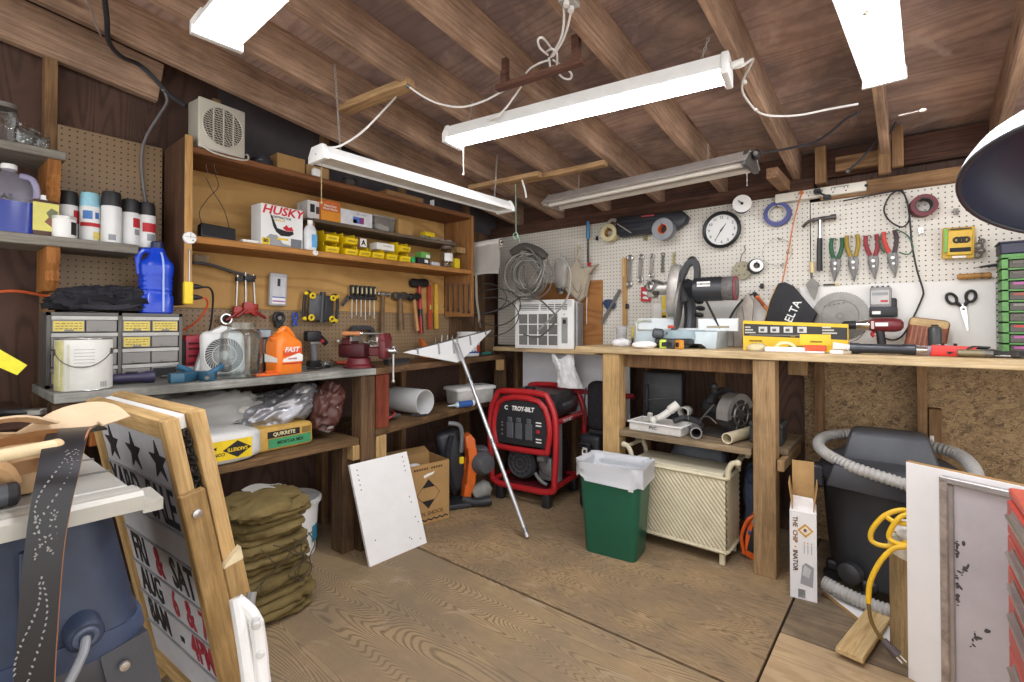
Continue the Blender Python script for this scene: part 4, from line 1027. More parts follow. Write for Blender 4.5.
b=MB();b.prism([(-.09,.0),(-.12,.0),(-.06,.2),(-.0,.235),(.06,.22),(.02,.2),(-.05,.17)],.0,.05,bev=.006);b.o('stand',FANW,t)
X=TR((0,-.026,.095),(-.12,0,0));b=MB();b.lathe([(.082,0),(.082,.0015),(0,.0015)],36,axis=(0,-1,0),X=X);b.o('grille_recess',M('#3a3a3b',.7),t)
b=MB()
for i in range(36):
    a=2*PI*i/36;pts=[(rr*math.cos(a+rr*9),-.004,rr*math.sin(a+rr*9)) for rr in (.02,.035,.05,.065,.083)]
    b.tube(pts,.0014,5,2,X=X)
b.torus((0,-.004,0),.083,.003,(0,1,0),36,6,X=X);b.torus((0,-.004,0),.05,.0015,(0,1,0),36,6,X=X);b.lathe([(.021,.0),(.019,.008),(0,.01)],20,axis=(0,-1,0),X=X);b.o('grille',FANW,t)
glass_jar('glass_jar','big empty wide-mouth glass jar standing in front of the white fan',lb(241,374,-2.40),.088,.25,.66)
t=thing('hand_cleaner_jug','bright orange jug with slanted white label and grip handle','jug',(-2.42,onX(284,374,-2.42).y,CZ),WL+.22)
OJ=M('#f0802a',.35,var=.05)
b=MB();loft(b,[(0,.138,.098,.018),(.006,.146,.106,.022),(.14,.146,.106,.022),(.155,.142,.104,.026),(.178,.11,.085,.026,-.012),(.205,.045,.06,.018,-.012),(.21,.03,.04,.012,-.01)]);b.o('bottle',OJ,t)
b=MB();b.tube([(-.03,0,.165),(-.028,0,.20),(.0,0,.222),(.03,0,.205),(.064,0,.15)],.014,10);b.o('handle',OJ,t)
b=MB();b.lathe([(.021,0),(.021,.022),(0,.023)],20,c=(-.055,0,.165),axis=(-.25,0,1));b.o('cap',M('#d96a1c',.4),t)
b=MB();b.prism([(-.05,.06),(.065,.06),(.066,.09),(.04,.10),(-.045,.075)],-.0542,-.0530,'xz');b.o('label_white',WHT,t)
b=MB();b.prism([(-.05,.115),(.055,.125),(.062,.105),(-.045,.083)],-.0542,-.0530,'xz');b.o('label_orange',M('#d8502a',.5),t)
text(t,'FAST',.034,(.0,-.0546,.118),WHT,bold=.001,shear=.3,sx=1.1);text(t,'ORANGE',.012,(.005,-.0548,.074),REDINK,bold=.0003)
b=MB();b.b(-.05,.066,-.0542,-.053,.048,.054);b.o('label_line',REDINK,t)
b=MB();b.prism([(-.045,.06),(.045,.06),(.045,.1),(-.045,.08)],-.0742,-.0730,'yz');b.o('side_label',PAPER,t)
t=thing('scraper_lid','flat orange plastic scraper lying on the bench in front of the orange jug','scraper',(-2.365,onX(266,376,-2.365).y,CZ+.001),WL+.15)
b=MB();b.prism([(-.06,-.02),(.05,-.03),(.06,.02),(.0,.03),(-.05,.02)],0,.012,'xy',bev=.002);b.o('blade',ORG,t);b=MB();b.b(.0,.065,-.012,.012,.012,.022,.003);b.o('handle',ORG,t)
t=thing('upright_flashlight','upright black flashlight with a pale grey square head between the jar and orange jug','flashlight',(-2.62,onX(263,360,-2.62).y,CZ),WL)
b=MB();b.lathe([(.026,0),(.027,.01),(.027,.08),(.02,.10),(.018,.17)],18);b.o('body',BLK,t)
b=MB();b.box((0,-.005,.195),(.065,.04,.05),.006,seg=2);b.o('head',M('#5b6166',.4),t);b=MB();b.b(-.026,.026,-.0275,-.0245,.178,.212);b.o('lens',M('#aeb8be',.2),t)
b=MB();b.cyl((.0,-.01,.09),(.0,-.02,.165),.012,n=12);b.o('metal_sleeve',STEEL,t)
t=thing('cordless_drill','black and grey cordless drill standing with a red button right of the orange jug','drill',(-2.68,onX(314,362,-2.68).y,CZ),WL)
b=MB();b.tube([(0,0,.0),(.0,0,.06),(-.005,0,.14)],.022,12,4);b.o('handle',M('#6d6668',.5),t)
b=MB();b.box((0,0,.018),(.07,.06,.036),.006);b.o('battery',BLK,t)
b=MB();b.box((-.01,0,.175),(.09,.055,.06),.012,seg=2);b.cyl((.035,0,.165),(.075,0,.13),.02,.016,14);b.o('motor_housing',BLK,t)
b=MB();b.ball((.035,-.028,.145),.012,10,8);b.o('red_button',RED,t);b=MB();b.b(-.035,.03,-.0285,-.02,.13,.142);b.o('metal_band',STEEL,t)
TEAL=M('#2f5a70',.45)
def trig(label,u,v,x,rot,s=1):
    t=thing('trigger_clamp',label,'clamp',lb(u,v,x)[:2]+(CZ+.012,),(0,0,rot),'teal clamps on the grey bench')
    b=MB();b.prism([(-.09*s,-.01),(-.05*s,-.035),(.04*s,-.02),(.07*s,-.004),(.05*s,.02),(-.03*s,.035),(-.07*s,.025)],-.012,.028,'xy',bev=.006);b.o('jaw_body',TEAL,t)
    b=MB();b.tube([(.03*s,.0,.02),(.03*s,.03,.035),(.0,.05,.05)],.012,8);b.o('trigger_grip',M('#2c5f7c',.4),t)
    b=MB();b.cyl((.06*s,0,.01),(.11*s,-.01,.006),.008,n=10);b.o('bar_end',STEEL,t);return t
trig('blue-teal trigger clamp lying flat with its wide grey-blue jaw toward the cabinet',187,386,-2.40,WL+.5)
trig('smaller blue-teal clamp with a steel end at the bench front edge',208,388,-2.355,-.25,.6)
for i,(u,v,x) in enumerate(((318,364,-2.52),(326,358,-2.60),(333,356,-2.63),(330,362,-2.55),(341,355,-2.66),(312,369,-2.43))):
    t=thing('loose_fitting',['flat dark pry bar on the bench between orange jug and vise','chrome pipe fitting on the bench behind the dark pry bar','brass-brown hinge on the bench beside the chrome fitting','small steel bracket on the bench before the chrome fitting','red scraper handle at the wall behind the loose fittings','thin steel strip on the bench right of the orange jug'][i],'hardware',lb(u,v,x)[:2]+(CZ+.001,),WL+i*.7,'loose hardware on the grey bench')
    if i in (0,5):
        b=MB();b.prism([(-.06,-.008),(.05,-.012),(.07,-.004),(.06,.01),(-.06,.008)],0,.006,'xy');b.o('blade',BLKM if i == 0 else STEELD,t);b=MB();b.b(-.06,-.02,-.01,.01,.006,.010);b.o('grip',BLKM,t)
    elif i == 4:
        b=MB();b.cyl((-.07,0,.012),(.05,0,.012),.011,n=12);b.o('handle',M('#c2452a',.4),t);b=MB();b.b(.05,.10,-.012,.012,.008,.014);b.o('blade',STEELD,t)
    else:
        b=MB();b.cyl((-.02,0,.016),(.025,0,.016),.015,.012,14);b.o('barrel',(CHROME,M('#8a6238',.4,.6),STEELD)[i-1],t);b=MB();b.torus((.025,.0,.018),.014,.005,(1,.2,0),14,8);b.cyl((0,0,.016),(.0,.03,.022),.007,n=10);b.o('collar',(STEELD,BROWN,STEEL)[i-1],t)
t=thing('bench_vise','red bench vise with steel jaws and a hanging handle bar on the bench corner','vise',(-2.42,1.60,CZ+.0015),.50)
VR=M('#4a161b',.45,.1,.25);VR2=M('#661f25',.42,0,.25)
b=MB();b.lathe([(.085,0),(.085,.012),(.07,.022),(.062,.05),(.055,.055)],28);b.o('swivel_base',VR2,t)
b=MB();b.box((-.03,0,.095),(.16,.085,.08),.014,seg=2);b.box((-.055,0,.145),(.06,.10,.04),.008);b.o('fixed_body',VR,t)
b=MB();b.box((.11,0,.09),(.08,.06,.05),.006);b.box((.155,0,.105),(.045,.095,.11),.012,seg=2);b.prism([(.132,.15),(.178,.15),(.165,.19),(.14,.19)],-.05,.05,bev=.004);b.o('moving_jaw',VR2,t)
for x in (-.022,.134):
    b=MB();b.b(x-.005,x+.005,-.055,.055,.148,.172);b.o('jaw_plate',STEEL,t)
b=MB();b.cyl((.178,0,.095),(.215,0,.095),.02,n=16);b.cyl((.215,0,.095),(.225,0,.095),.014,n=16);b.o('screw_head',CHROME,t)
b=MB();b.cyl((.205,0,.10),(.205,0,-.075),.006,n=10);b.ball((.205,0,-.075),.010,10,8);b.ball((.205,0,.112),.010,10,8);b.o('handle_bar',STEEL,t)
b=MB();b.cyl((-.07,0,.11),(-.09,0,.11),.03,n=16);b.o('anvil',VR,t)
t=thing('wood_handled_rasp','rasp with turned wooden handle lying across the top of the red vise','rasp',(-2.43,1.60,CZ+.191),.9)
b=MB();b.lathe([(.008,-.09),(.015,-.075),(.012,-.02),(.014,.0),(.011,.01)],14,axis=(1,0,.0));b.o('handle',M('#b9794a',.5),t);b=MB();b.lathe([(.011,.01),(.011,.025)],14,axis=(1,0,0));b.o('ferrule',CHROME,t)
b=MB();b.prism([(.025,-.009),(.12,-.011),(.14,0),(.12,.011),(.025,.009)],-.003,.004,'xy');b.o('blade',STEELD,t)
t=thing('drywall_sander','steel pole sander head tilted on the brown bench behind the vise','sander',(-2.55,1.80,CZ+.09),(0,.6,1.2))
b=MB();b.b(-.10,.10,-.035,.035,-.008,.004,.002);b.o('plate',STEEL,t);b=MB();b.tube([(-.06,0,.004),(-.05,0,.03),(.03,0,.035),(.05,0,.004)],.006,8);b.o('bracket',STEELD,t);b=MB();b.cyl((0,0,.03),(-.08,.02,-.06),.008,n=10);b.o('socket',STEEL,t)
def b2(u,v,x): q=onX(u,v,x);return (x,q.y,CZ)
t=thing('speed_square','orange triangular square leaning on the wall behind the brown bench','square',(-2.70,onX(429,346,-2.70).y,CZ+.004),(-.15,0,WL))
b=MB();b.prism([(-.06,0),(.09,0),(-.05,.14)],-.003,.003,bev=.001);b.o('plate',M('#d0702a',.4),t);b=MB();b.b(-.066,-.052,-.012,.012,0,.14);b.o('fence',M('#b85c1e',.4),t)
t=thing('bit_index','wooden block stuck full of drill bits on the brown bench','drill bits',(-2.68,onX(449,350,-2.68).y,CZ),WL)
b=MB();b.box((0,.02,.03),(.24,.09,.06),.003);b.o('block',WOOD('#7d6143','#553f2b','x'),t)
rnd=random.Random(4)
for i in range(26):
    b=MB();x=-.11+(i % 13)*.018;y=(0 if i < 13 else .04);h=rnd.uniform(.05,.11);r=rnd.uniform(.002,.0045)
    b.cyl((x,y,.06),(x+rnd.uniform(-.006,.006),y,.06+h),r,n=7);b.o('drill_bit',[STEELD,M('#8a745a',.4,.5),STEEL][i % 3],t)
t=thing('white_pail','white plastic pail with a red and blue label at the end of the brown bench','pail',(-2.66,onX(469,352,-2.66).y,CZ),WL)
b=MB();b.lathe([(.072,0),(.078,.004),(.088,.17),(.092,.172),(.092,.185),(.086,.187),(.085,.17),(.076,.01),(0,.008)],32,cap=(True,False));b.o('pail_body',WHT,t)
curved_panel(t,.0805,-60,70,.025,.10,M('#2b49a8',.5),'label_panel');curved_panel(t,.083,0,40,.035,.085,M('#cf4a38',.5),'label_mark')
b=MB();b.torus((0,0,.155),.0885,.003,(0,0,1),32,6);b.o('rib',WHT,t)
t=thing('teal_tool','teal plastic handled tool lying right of the white pail','tool',(-2.63,onX(487,352,-2.63).y,CZ+.012),WL)
b=MB();b.cyl((-.06,0,0),(.04,0,.004),.011,n=10);b.o('handle',M('#2f7d74',.4),t);b=MB();b.cyl((.04,0,.004),(.09,0,.004),.005,n=8);b.o('shaft',STEELD,t)
t=thing('dustpan_brush','dark flat brush lying on the brown bench under the white triangle','brush',(-2.42,1.86,CZ+.001),1.7)
b=MB();b.b(-.09,.09,-.025,.025,.015,.035,.004);b.o('block',BLK,t);b=MB();b.b(-.085,.085,-.02,.02,0,.015);b.o('bristles',M('#3c3833',.9),t)
q=onX(478,285,-2.53)
t=thing('putty_strip','grey strip of flexible metal hanging from the right end of the shelf unit','strip',(-2.49,2.625,1.50),WL)
b=MB();b.strap([(.0,0,.10),(.004,0,.0),(.01,0,-.10),(.03,0,-.20),(.035,0,-.26)],.022,.003,(1,0,0));b.o('strip',M('#a39c8e',.5,.3),t);b=MB();b.cyl((.035,0,-.25),(.05,0,-.30),.008,n=8);b.o('end_grip',M('#55504a',.5),t)
# ================================================================ under and in front of the left benches
SH=.615
def us(u,v,x=-2.42): q=onX(u,v,x);return (x,q.y)
PLAS=FILM('#b9b8b6',.62,.2)
def bag(name,label,loc,r,mats,rot=WL,amp=.12,f=7,seed=0,e=.6,fine=.05,cat='bag',nm='sack'):
    t=thing(name,label,cat,loc,rot)
    b=MB();lump(b,(0,0,r[2]),r,amp,f,seed,48,28,e,-r[2],fine);b.o(nm,mats,t,ang=60);return t
x,y=us(195,415,-2.52)
t=bag('clear_plastic_bag','cloudy clear plastic bag lying on the shelf behind the white concrete sack',(-2.60,.82,SH+.115),(.23,.11,.085),FILM('#bdbcb8',.7,.15),seed=5,amp=.25,fine=.2,f=6)
b=MB();lump(b,(.22,-.03,.10),(.09,.02,.045),.3,9,4,24,14,.8);b.o('gathered_neck',PLAS,t)
t=bag('concrete_mix_sack','white concrete mix sack with a yellow and black label printed upside down',(-2.42,.80,SH+.001),(.215,.115,.068),M('#d6d5d1',.5,var=.06),seed=2,amp=.05,fine=.05,f=5,e=.32)
b=MB();b.b(-.03,.17,-.126,-.118,.022,.105);lp=b.o('label_panel',YEL,t)
b=MB();b.prism([(.05,.064),(.11,.10),(.168,.064),(.11,.028)],-.1272,-.1255,'xz');b.o('label_diamond',INK,t)
text(t,'SAKRETE',.021,(.11,-.1278,.064),YEL,rot=(PI/2,PI,0),bold=.0005);text(t,'CONCRETE',.019,(.01,-.127,.05),INK,rot=(PI/2,PI,0),bold=.0005);text(t,'MIX',.019,(.01,-.127,.078),INK,rot=(PI/2,PI,0),bold=.0005)
t=bag('white_sack','white paper sack lying behind the yellow cement box on the lower shelf',(-2.60,1.06,SH+.13),(.15,.11,.05),M('#cfccc6',.6,var=.07),seed=9,amp=.12,e=.55,fine=.12)
b=MB();b.b(-.1,.1,-.06,.06,.117,.119);b.o('printed_panel',M('#b7b3ad',.6),t)
t=thing('cement_sack','yellow cement sack with a green printed panel on the lower shelf','sack',(-2.40,1.165,SH+.001),WL+.05)
b=MB();lump(b,(0,.06,.058),(.15,.078,.058),.03,6,3,44,22,.25,-.058,.02);b.o('sack',M('#c9a04e',.7,var=.12),t,ang=60)
b=MB();b.b(-.085,.13,-.0225,-.0155,.015,.058);b.o('green_panel',M('#3d9160',.6),t);b=MB();b.b(-.09,.07,-.0222,-.0155,.064,.094);b.o('black_panel',INK,t)
text(t,'QUIKRETE',.024,(-.01,-.0232,.079),M('#e4d9a8',.6),bold=.0006);text(t,'MORTAR MIX',.022,(.022,-.0235,.037),M('#16331f',.6),bold=.0006);b=MB();b.b(.085,.13,-.0222,-.0158,.064,.094);b.o('printed_window',M('#8a6f35',.6),t)
t=thing('silver_bag','big crumpled silver plastic bag with a brown panel at the end of the shelf','bag',(-2.50,1.285,SH+.075),WL)
b=MB();lump(b,(-.05,.05,.11),(.19,.12,.08),.28,7,11,90,48,.7,-.1,.22,X=TR((0,0,0),(0,-.25,0)));b.o('sack',M('#a3a3a6',.25,.45,.1,30),t,ang=70)
b=MB();lump(b,(.10,-.03,.11),(.065,.10,.12),.3,9,14,64,40,.7,-.108,.25,X=TR((0,0,0),(0,.25,0)));b.o('torn_flap',M('#55322b',.45,var=.2,vs=20),t,ang=70,label='brown inner side')
b=MB();lump(b,(.10,-.055,.10),(.035,.06,.10),.3,12,7,30,20,.8,-.098,.12,X=TR((0.02,0,0),(0,.4,0)));b.o('white_edge',M('#c9c7c6',.4),t,ang=70)
b=MB();lump(b,(.05,.02,.17),(.06,.07,.045),.3,14,17,30,20,.8,None,.12);b.o('gathered_neck',M('#b4b3b4',.25,.35,.15,30),t,ang=70)
t=thing('canvas_tarp','heap of folded olive-brown canvas with tie strings on the floor','tarp',(-2.20,.955,0),WL)
OL=CLOTH('#756540',.9,.22,8)
b=MB();rnd=random.Random(5)
for i in range(15):
    z=.018+i*.029;w=.185*(1-.018*i)*rnd.uniform(.93,1.04);d=.175*(1-.016*i)*rnd.uniform(.93,1.04)
    lump(b,(rnd.uniform(-.02,.02)+.002*i,rnd.uniform(-.02,.02),z),(w,d,.0185),.10,7,20+i,72,12,.55,-.0185,.10)
b.o('folded_canvas',OL,t,ang=50)
b=MB();lump(b,(.01,-.01,.455),(.15,.14,.03),.22,8,33,72,16,.6,-.02,.22);b.o('top_fold',OL,t,ang=50)
rnd=random.Random(2)
for k in range(7):
    b=MB();x=rnd.uniform(-.1,.1);pts=[(x+rnd.uniform(-.06,.06),-.20-.02*rnd.random()+.006*i,.34-i*.05) for i in range(5)]
    b.tube(pts,.0022,5);b.o('tie_string',M('#4a4130',.8),t)
b=MB();b.grid(lambda u,v: (-.02+.17*u,.03+.09*v,.468+.012*math.sin(u*5)),8,5,thick=.003);b.t('paper_scrap','white sheet lying on top of the olive canvas heap','paper',PAPER,(-2.2,.955,0.02),(0,0,WL))
t=thing('bucket','white lidded plastic bucket behind the olive canvas heap','bucket',(-2.60,1.295,0),WL)
b=MB();b.lathe([(.125,0),(.13,.005),(.145,.25),(.149,.255),(.149,.275)],40);b.o('bucket_body',WHT,t)
b=MB();b.lathe([(.155,.268),(.158,.272),(.158,.292),(.15,.298),(.14,.292),(.13,.288),(0,.288)],40)
for i in range(40):
    a=2*PI*i/40;b.box((.158*math.cos(a),.158*math.sin(a),.282),(.005,.004,.02),rot=(0,0,a))
b.o('lid',M('#d4d3d0',.5),t);curved_panel(t,.139,25,70,.07,.16,M('#3d8aa8',.5),'label_panel')
b=MB();b.lathe([(.03,.288),(.028,.294),(0,.294)],20,c=(-.02,.02,0));b.o('lid_boss',M('#c9c8c5',.5),t)
p0,p1,p2,p3=onZ(370,567.5,0),onZ(427,543,0),onX(347.5,467,-2.285),onX(408,450,-2.285)
ex=(p1-p0).normalized();wv=((p2-p0)+(p3-p1))/2;h=wv.length;ez=(wv-ex*wv.dot(ex)).normalized();ey=ez.cross(ex)
mt=Matrix((ex,ey,ez)).transposed().to_4x4();mt.translation=(p0+p1)/2+V((0,0,.001))+ey*.0+V((.0,0,0))
W_=(p1-p0).length;sh=wv.dot(ex)
t=thing('melamine_board','white melamine board leaning against the bench leg on the floor','board',(0,0,0));t.matrix_world=mt
b=MB();b.prism([(-W_/2,.001),(W_/2,.001),(W_/2+sh,h),(-W_/2+sh,h)],0,.016);b.o('panel',M('#e9e8e6',.35,var=.02),t)
b=MB();b.b(-W_/2+.004,W_/2-.004,-.0,.0155,-.0005,.001);b.o('edge',KRAFT,t)
rnd=random.Random(3)
hl=[(.1,.93-.05*i) for i in range(5)]+[(.9,.95-.05*i) for i in range(4)]+[(.87,.52),(.88,.46),(.9,.3),(.93,.24),(.16,.22),(.75,.1),(.72,.12),(.9,.07)]
b=MB()
for fx,fz in hl: b.cyl((-W_/2+sh*fz+fx*W_,-.0006,fz*h),(-W_/2+sh*fz+fx*W_,.002,fz*h),.0035,n=8)
b.o('shelf_holes',INK,t)
q0,q1=onZ(420,528,0),onZ(448,510,0)
t=thing('cardboard_carton','open cardboard carton with a black diamond mark behind the white board','carton',(-2.315,2.02,0),WL-.18)
CB=M('#ab8654',.8,var=.08,vs=8);W2,D2,H2=.30,.24,.37
b=MB()
for a in ((-W2/2,W2/2,0,.005),(-W2/2,W2/2,D2-.005,D2)): b.b(a[0],a[1],a[2],a[3],0,H2)
for a in ((-W2/2,-W2/2+.005),(W2/2-.005,W2/2)): b.b(a[0],a[1],.005,D2-.005,0,H2)
b.b(-W2/2,W2/2,0,D2,0,.005);b.o('carton_body',CB,t)
b=MB();b.b(-W2/2,W2/2,0,.004,0,.075,X=TR((0,D2,H2),(-1.2,0,0)));b.o('flap',CB,t)
for s in (-1,1):
    b=MB();b.prism([(0,-.075 if s > 0 else .015),(.075*s,-.015 if s > 0 else -.04),(.0,-.09 if s > 0 else -.09)],-.0012,-.0002,X=TR((.03,0,.20+.075*(1 if s > 0 else 0)-.0,)))
    b.bm.free()
b=MB();b.prism([(-.045,.225),(.045,.225),(0,.275)],-.0014,-.0002);b.o('printed_triangle',INK,t)
b=MB();b.prism([(-.045,.145),(.045,.145),(0,.095)],-.0014,-.0002);b.o('printed_triangle',INK,t)
for p,q in (((-.045,.225),(-.08,.185)),((-.08,.185),(-.045,.145)),((.045,.225),(.08,.185)),((.08,.185),(.045,.145))):
    b=MB();b.cyl((p[0],-.0008,p[1]),(q[0],-.0008,q[1]),.0014,n=4);b.o('printed_line',INK,t)
text(t,'POOL SHOCK',.034,(.0,-.0012,.065),M('#5a3d22',.8),bold=.0006);b=MB();[b.b(-.10+i*.017,-.088+i*.017,-.0012,0,.335,.347) for i in range(12) if i != 6];b.o('printed_line',M('#5a3d22',.8),t)
b=MB();pts=[(-.14+i*.02,.022+(.010 if i % 2 else 0)) for i in range(15)];b.strap([(x,-.0008,z) for x,z in pts],.0016,.008,(0,1,0),0);b.o('printed_band',INK,t)
b=MB();b.prism([(-.03,.285),(.03,.30),(.045,.315),(.0,.31),(-.035,.30)],-.0016,-.0004);b.o('torn_paper',PAPER,t)
b=MB();lump(b,(-.06,.08,.31),(.05,.05,.045),.2,14,8,24,14,.8);b.o('foam_scrap',WHT,t)
t=thing('leaf_blower','orange and black backpack leaf blower with a grey tube handle on the floor','leaf blower',(-2.42,2.42,0),WL-.5);t.scale=(.95,.95,.93)
BD=M('#303135',.5)
b=MB();b.box((-.06,.06,.30),(.18,.12,.46),.04,rot=(0,-.22,0),seg=3);b.o('backpack_frame',BD,t)
b=MB();b.lathe([(.075,0),(.085,.02),(.085,.10),(.06,.14),(0,.145)],24,c=(.10,-.02,.30),axis=(.3,-1,0));b.box((.13,.02,.30),(.13,.13,.19),.03,seg=2);b.o('engine_cover',M('#55565a',.5),t)
b=MB();b.prism([(-.01,.50),(.03,.52),(.07,.47),(.07,.35),(.10,.30),(.08,.22),(.05,.16),(.04,.06),(-.02,.06),(-.01,.16),(.02,.24),(.03,.33),(.0,.42)],-.10,.0,bev=.012);b.o('orange_shell',M('#dd6a26',.4),t)
b=MB();b.tube([(-.02,-.03,.38),(-.02,-.05,.52),(-.05,-.06,.585),(-.12,-.05,.60)],.016,10);b.o('tube_handle',M('#76787c',.4),t)
b=MB();b.lathe([(.05,0),(.062,.03),(.062,.10),(.03,.13)],20,c=(.07,-.06,.07),axis=(.9,-.3,.5));b.o('fuel_tank',M('#8e8f8a',.4),t)
b=MB();b.tube([(-.02,-.08,.05),(.04,-.12,.035),(.10,-.15,.04),(.16,-.17,.05)],.03,12);b.o('nozzle_elbow',BD,t)
b=MB();b.box((-.05,-.04,.02),(.26,.2,.035),.01);b.o('foot',BD,t)
b=MB();b.tube([(-.09,-.02,.5),(-.13,-.07,.38),(-.12,-.09,.22),(-.08,-.06,.1)],.02,8,flat=(1,0,0));b.o('shoulder_strap',CLOTH('#2a2b2e'),t)
b=MB();b.box((-.03,-.075,.33),(.035,.02,.05),.006);b.o('yellow_tab',YEL,t);b=MB();b.box((.14,-.05,.29),(.04,.003,.05),.001);b.o('label_patch',WHT,t)
S2=.64
q0=onZ(428,419,S2);t=thing('duct_pipe','short wide white plastic duct pipe lying on the brown shelf','pipe',(-2.545,2.07,S2+.088),WL-.1)
b=MB();b.pipe((-.03,.16,0),(.02,-.13,0),.08,.077,40);b.o('pipe_wall',M('#dcdcdb',.4,var=.03),t)
b=MB();b.strap([(-.08,-.125,-.066),(-.03,-.135,-.076),(.03,-.14,-.079)],.012,.004,(0,0,1),3);b.o('strap_end',BLK,t)
t=thing('funnel_scoop','grey scoop with a red rim lying left of the white duct pipe','scoop',(-2.46,1.765,S2+.002),WL)
b=MB();b.grid(lambda u,v: ((u-.5)*.15,(v-.5)*.1,.01+.05*((u-.5)**2*2+(v-.5)**2*2)+.02*u),10,8,thick=.004);b.o('scoop_bowl',M('#77756f',.5),t)
b=MB();b.tube([(-.075,-.05,.02),(0,-.055,.02),(.075,-.05,.05),(.08,.05,.06)],.005,6);b.o('red_rim',M('#b5363a',.4),t);b=MB();b.tube([(.05,.0,.03),(.11,.01,.02),(.16,.02,.02)],.013,8);b.o('handle',M('#4a4744',.6),t)
t=thing('caulk_tube','blue and white caulk tube lying on the brown shelf in front of the white tub','caulk tube',(onX(461,408,-2.46).x,onX(461,408,-2.46).y,S2+.024),WL-.18)
b=MB();b.cyl((-.03,0,0),(.09,0,0),.022,n=20);b.o('cartridge',M('#3b66ae',.4),t);b=MB();b.cyl((.09,0,0),(.105,0,0),.023,n=20);b.o('white_end',WHT,t);b=MB();b.cyl((-.03,0,0),(-.05,0,0),.022,.008,16);b.cyl((-.05,0,0),(-.11,0,0),.008,.003,12);b.o('nozzle',M('#cfe0e8',.3),t)
t=thing('storage_tub','white lidded plastic tub on the brown shelf under the roof rake','tub',(onX(471,404,-2.56).x-.03,onX(471,404,-2.56).y+.02,S2+.001),WL-.2)
b=MB();loft(b,[(0,.30,.17,.02),(.008,.31,.18,.025),(.10,.33,.19,.025)]);b.o('tub_body',M('#cfcdc6',.5),t)
b=MB();loft(b,[(.10,.355,.21,.025),(.118,.355,.21,.025),(.124,.33,.19,.025)]);b.o('lid',WHT,t)
b=MB();b.grid(lambda u,v: (-.02+.14*u,-.05+.1*v,.126+.012*math.sin(u*4)),8,4,thick=.002);b.o('paper',PAPER,t);b=MB();b.b(.03,.1,-.02,.01,.137,.14);b.o('black_print',INK,t)
pb=onZ(527.5,537,0.012)
A=onX(403,352.5,-2.40);Bq=onX(492,329.5,-2.46);Cc=onX(459,363,-2.375)
t=thing('roof_rake','white triangular rake head on a long bare aluminium pole leaning on the brown bench','rake',(0,0,0))
n=(Bq-A).cross(Cc-A).normalized()
if n.dot(EYE-A) < 0: n=-n
b=MB();C1=A.lerp(Cc,.96)+V((0,0,0));C2=Bq.lerp(Cc,.93)
poly=[A,Bq,C2,C1];b.faces([p+n*.003 for p in poly]+[p-n*.003 for p in poly],[(0,1,2,3),(7,6,5,4),(0,4,5,1),(1,5,6,2),(2,6,7,3),(3,7,4,0)]);b.o('blade',M('#e3e3e1',.35,var=.02),t)
dn=(Cc-A.lerp(Bq,.55)).normalized()
for fq,L in ((.13,.035),(.34,.075),(.50,.10),(.545,.10),(.70,.075),(.9,.03)):
    p=A.lerp(Bq,fq)+n*.004;b=MB();b.tube([p+n*.003,p+n*.003+dn*L*.5,p+n*.003+dn*L],.006,6,2);b.o('rib',M('#8e8d8b',.4),t)
b=MB();p0=A.lerp(Bq,.52);b.tube([A.lerp(Bq,.1)+n*.002,Bq+n*.002],.0045,6,0);b.o('top_edge',M('#6c6a68',.4,.5),t)
p0=p0+n*.018+dn*.03
b=MB();b.cyl(pb,p0,.0125,n=16);b.o('pole',M('#c5c6c8',.3,.7,0),t)
L=(p0-pb).length;d=(p0-pb)/L
for s in (.45,.78,.03): b=MB();b.cyl(pb+d*(L*s-.015),pb+d*(L*s+.015),.0142,n=16);b.o('pole_joint',M('#9c9da0',.3,.8),t)
# ================================================================ corner: hanging coil, towel roll, air conditioner, generator
t=thing('paper_towel_roll','nearly empty white paper towel roll with a sheet hanging down in the corner','paper towels',(-2.44,2.70,1.815),-.05)
b=MB();b.lathe([(.033,-.135),(.033,.135)],28,axis=(1,0,0));b.o('roll',PAPER,t);b=MB();b.pipe((.134,0,0),(.139,0,0),.030,.018,24);b.o('cardboard_core',M('#8a8078',.7),t)
b=MB();b.grid(lambda u,v: (-.14+.28*u,-.034+.012*math.sin(v*3)+.004*math.sin(u*6+v*4),-.01-.22*v+.01*math.sin(u*3)*v),12,12,thick=.0012);b.o('hanging_sheet',PAPER,t)
b=MB();b.cyl((-.2,0,0),(.15,0,0),.008,n=10);b.o('dowel',WHD,t)
WIRE=M('#77746e',.45);WIREL=M('#9a968f',.45);WIRED=M('#3a3735',.5)
t=thing('cable_coil','big hank of grey electrical cable hanging in the corner above the air conditioner','cable',(-2.19,2.86,1.60),.1)
rnd=random.Random(12)
for i in range(22):
    r=rnd.uniform(.10,.20);ox,oz,oy=rnd.uniform(-.03,.03),rnd.uniform(-.03,.02),rnd.uniform(-.05,.03);e=rnd.uniform(.85,1.15);ph=rnd.random()*6
    pts=[(ox+r*e*math.cos(a)+.012*math.sin(3*a+ph),oy+.02*math.sin(2*a+ph),oz+r/e*math.sin(a)) for a in [2*PI*k/10 for k in range(10)]]
    b=MB();b.tube(pts,.0048,6,4,closed=True);b.o('cable_loop',[WIRE,WIREL,M('#6f6c67',.45)][i % 3],t)
b=MB();b.tube([(.16,-.02,.1),(.10,-.03,.15),(-.02,-.03,.19),(-.12,-.03,.15)],.03,10);b.o('dark_sleeve',M('#4a4642',.7),t,label='dark thick wrapped section')
b=MB();b.tube([(.15,-.03,.05),(.28,-.03,.09),(.36,-.03,-.02),(.34,-.04,-.2),(.2,-.05,-.35),(.12,-.06,-.42)],.007,8);b.o('loose_strand',WIREL,t)
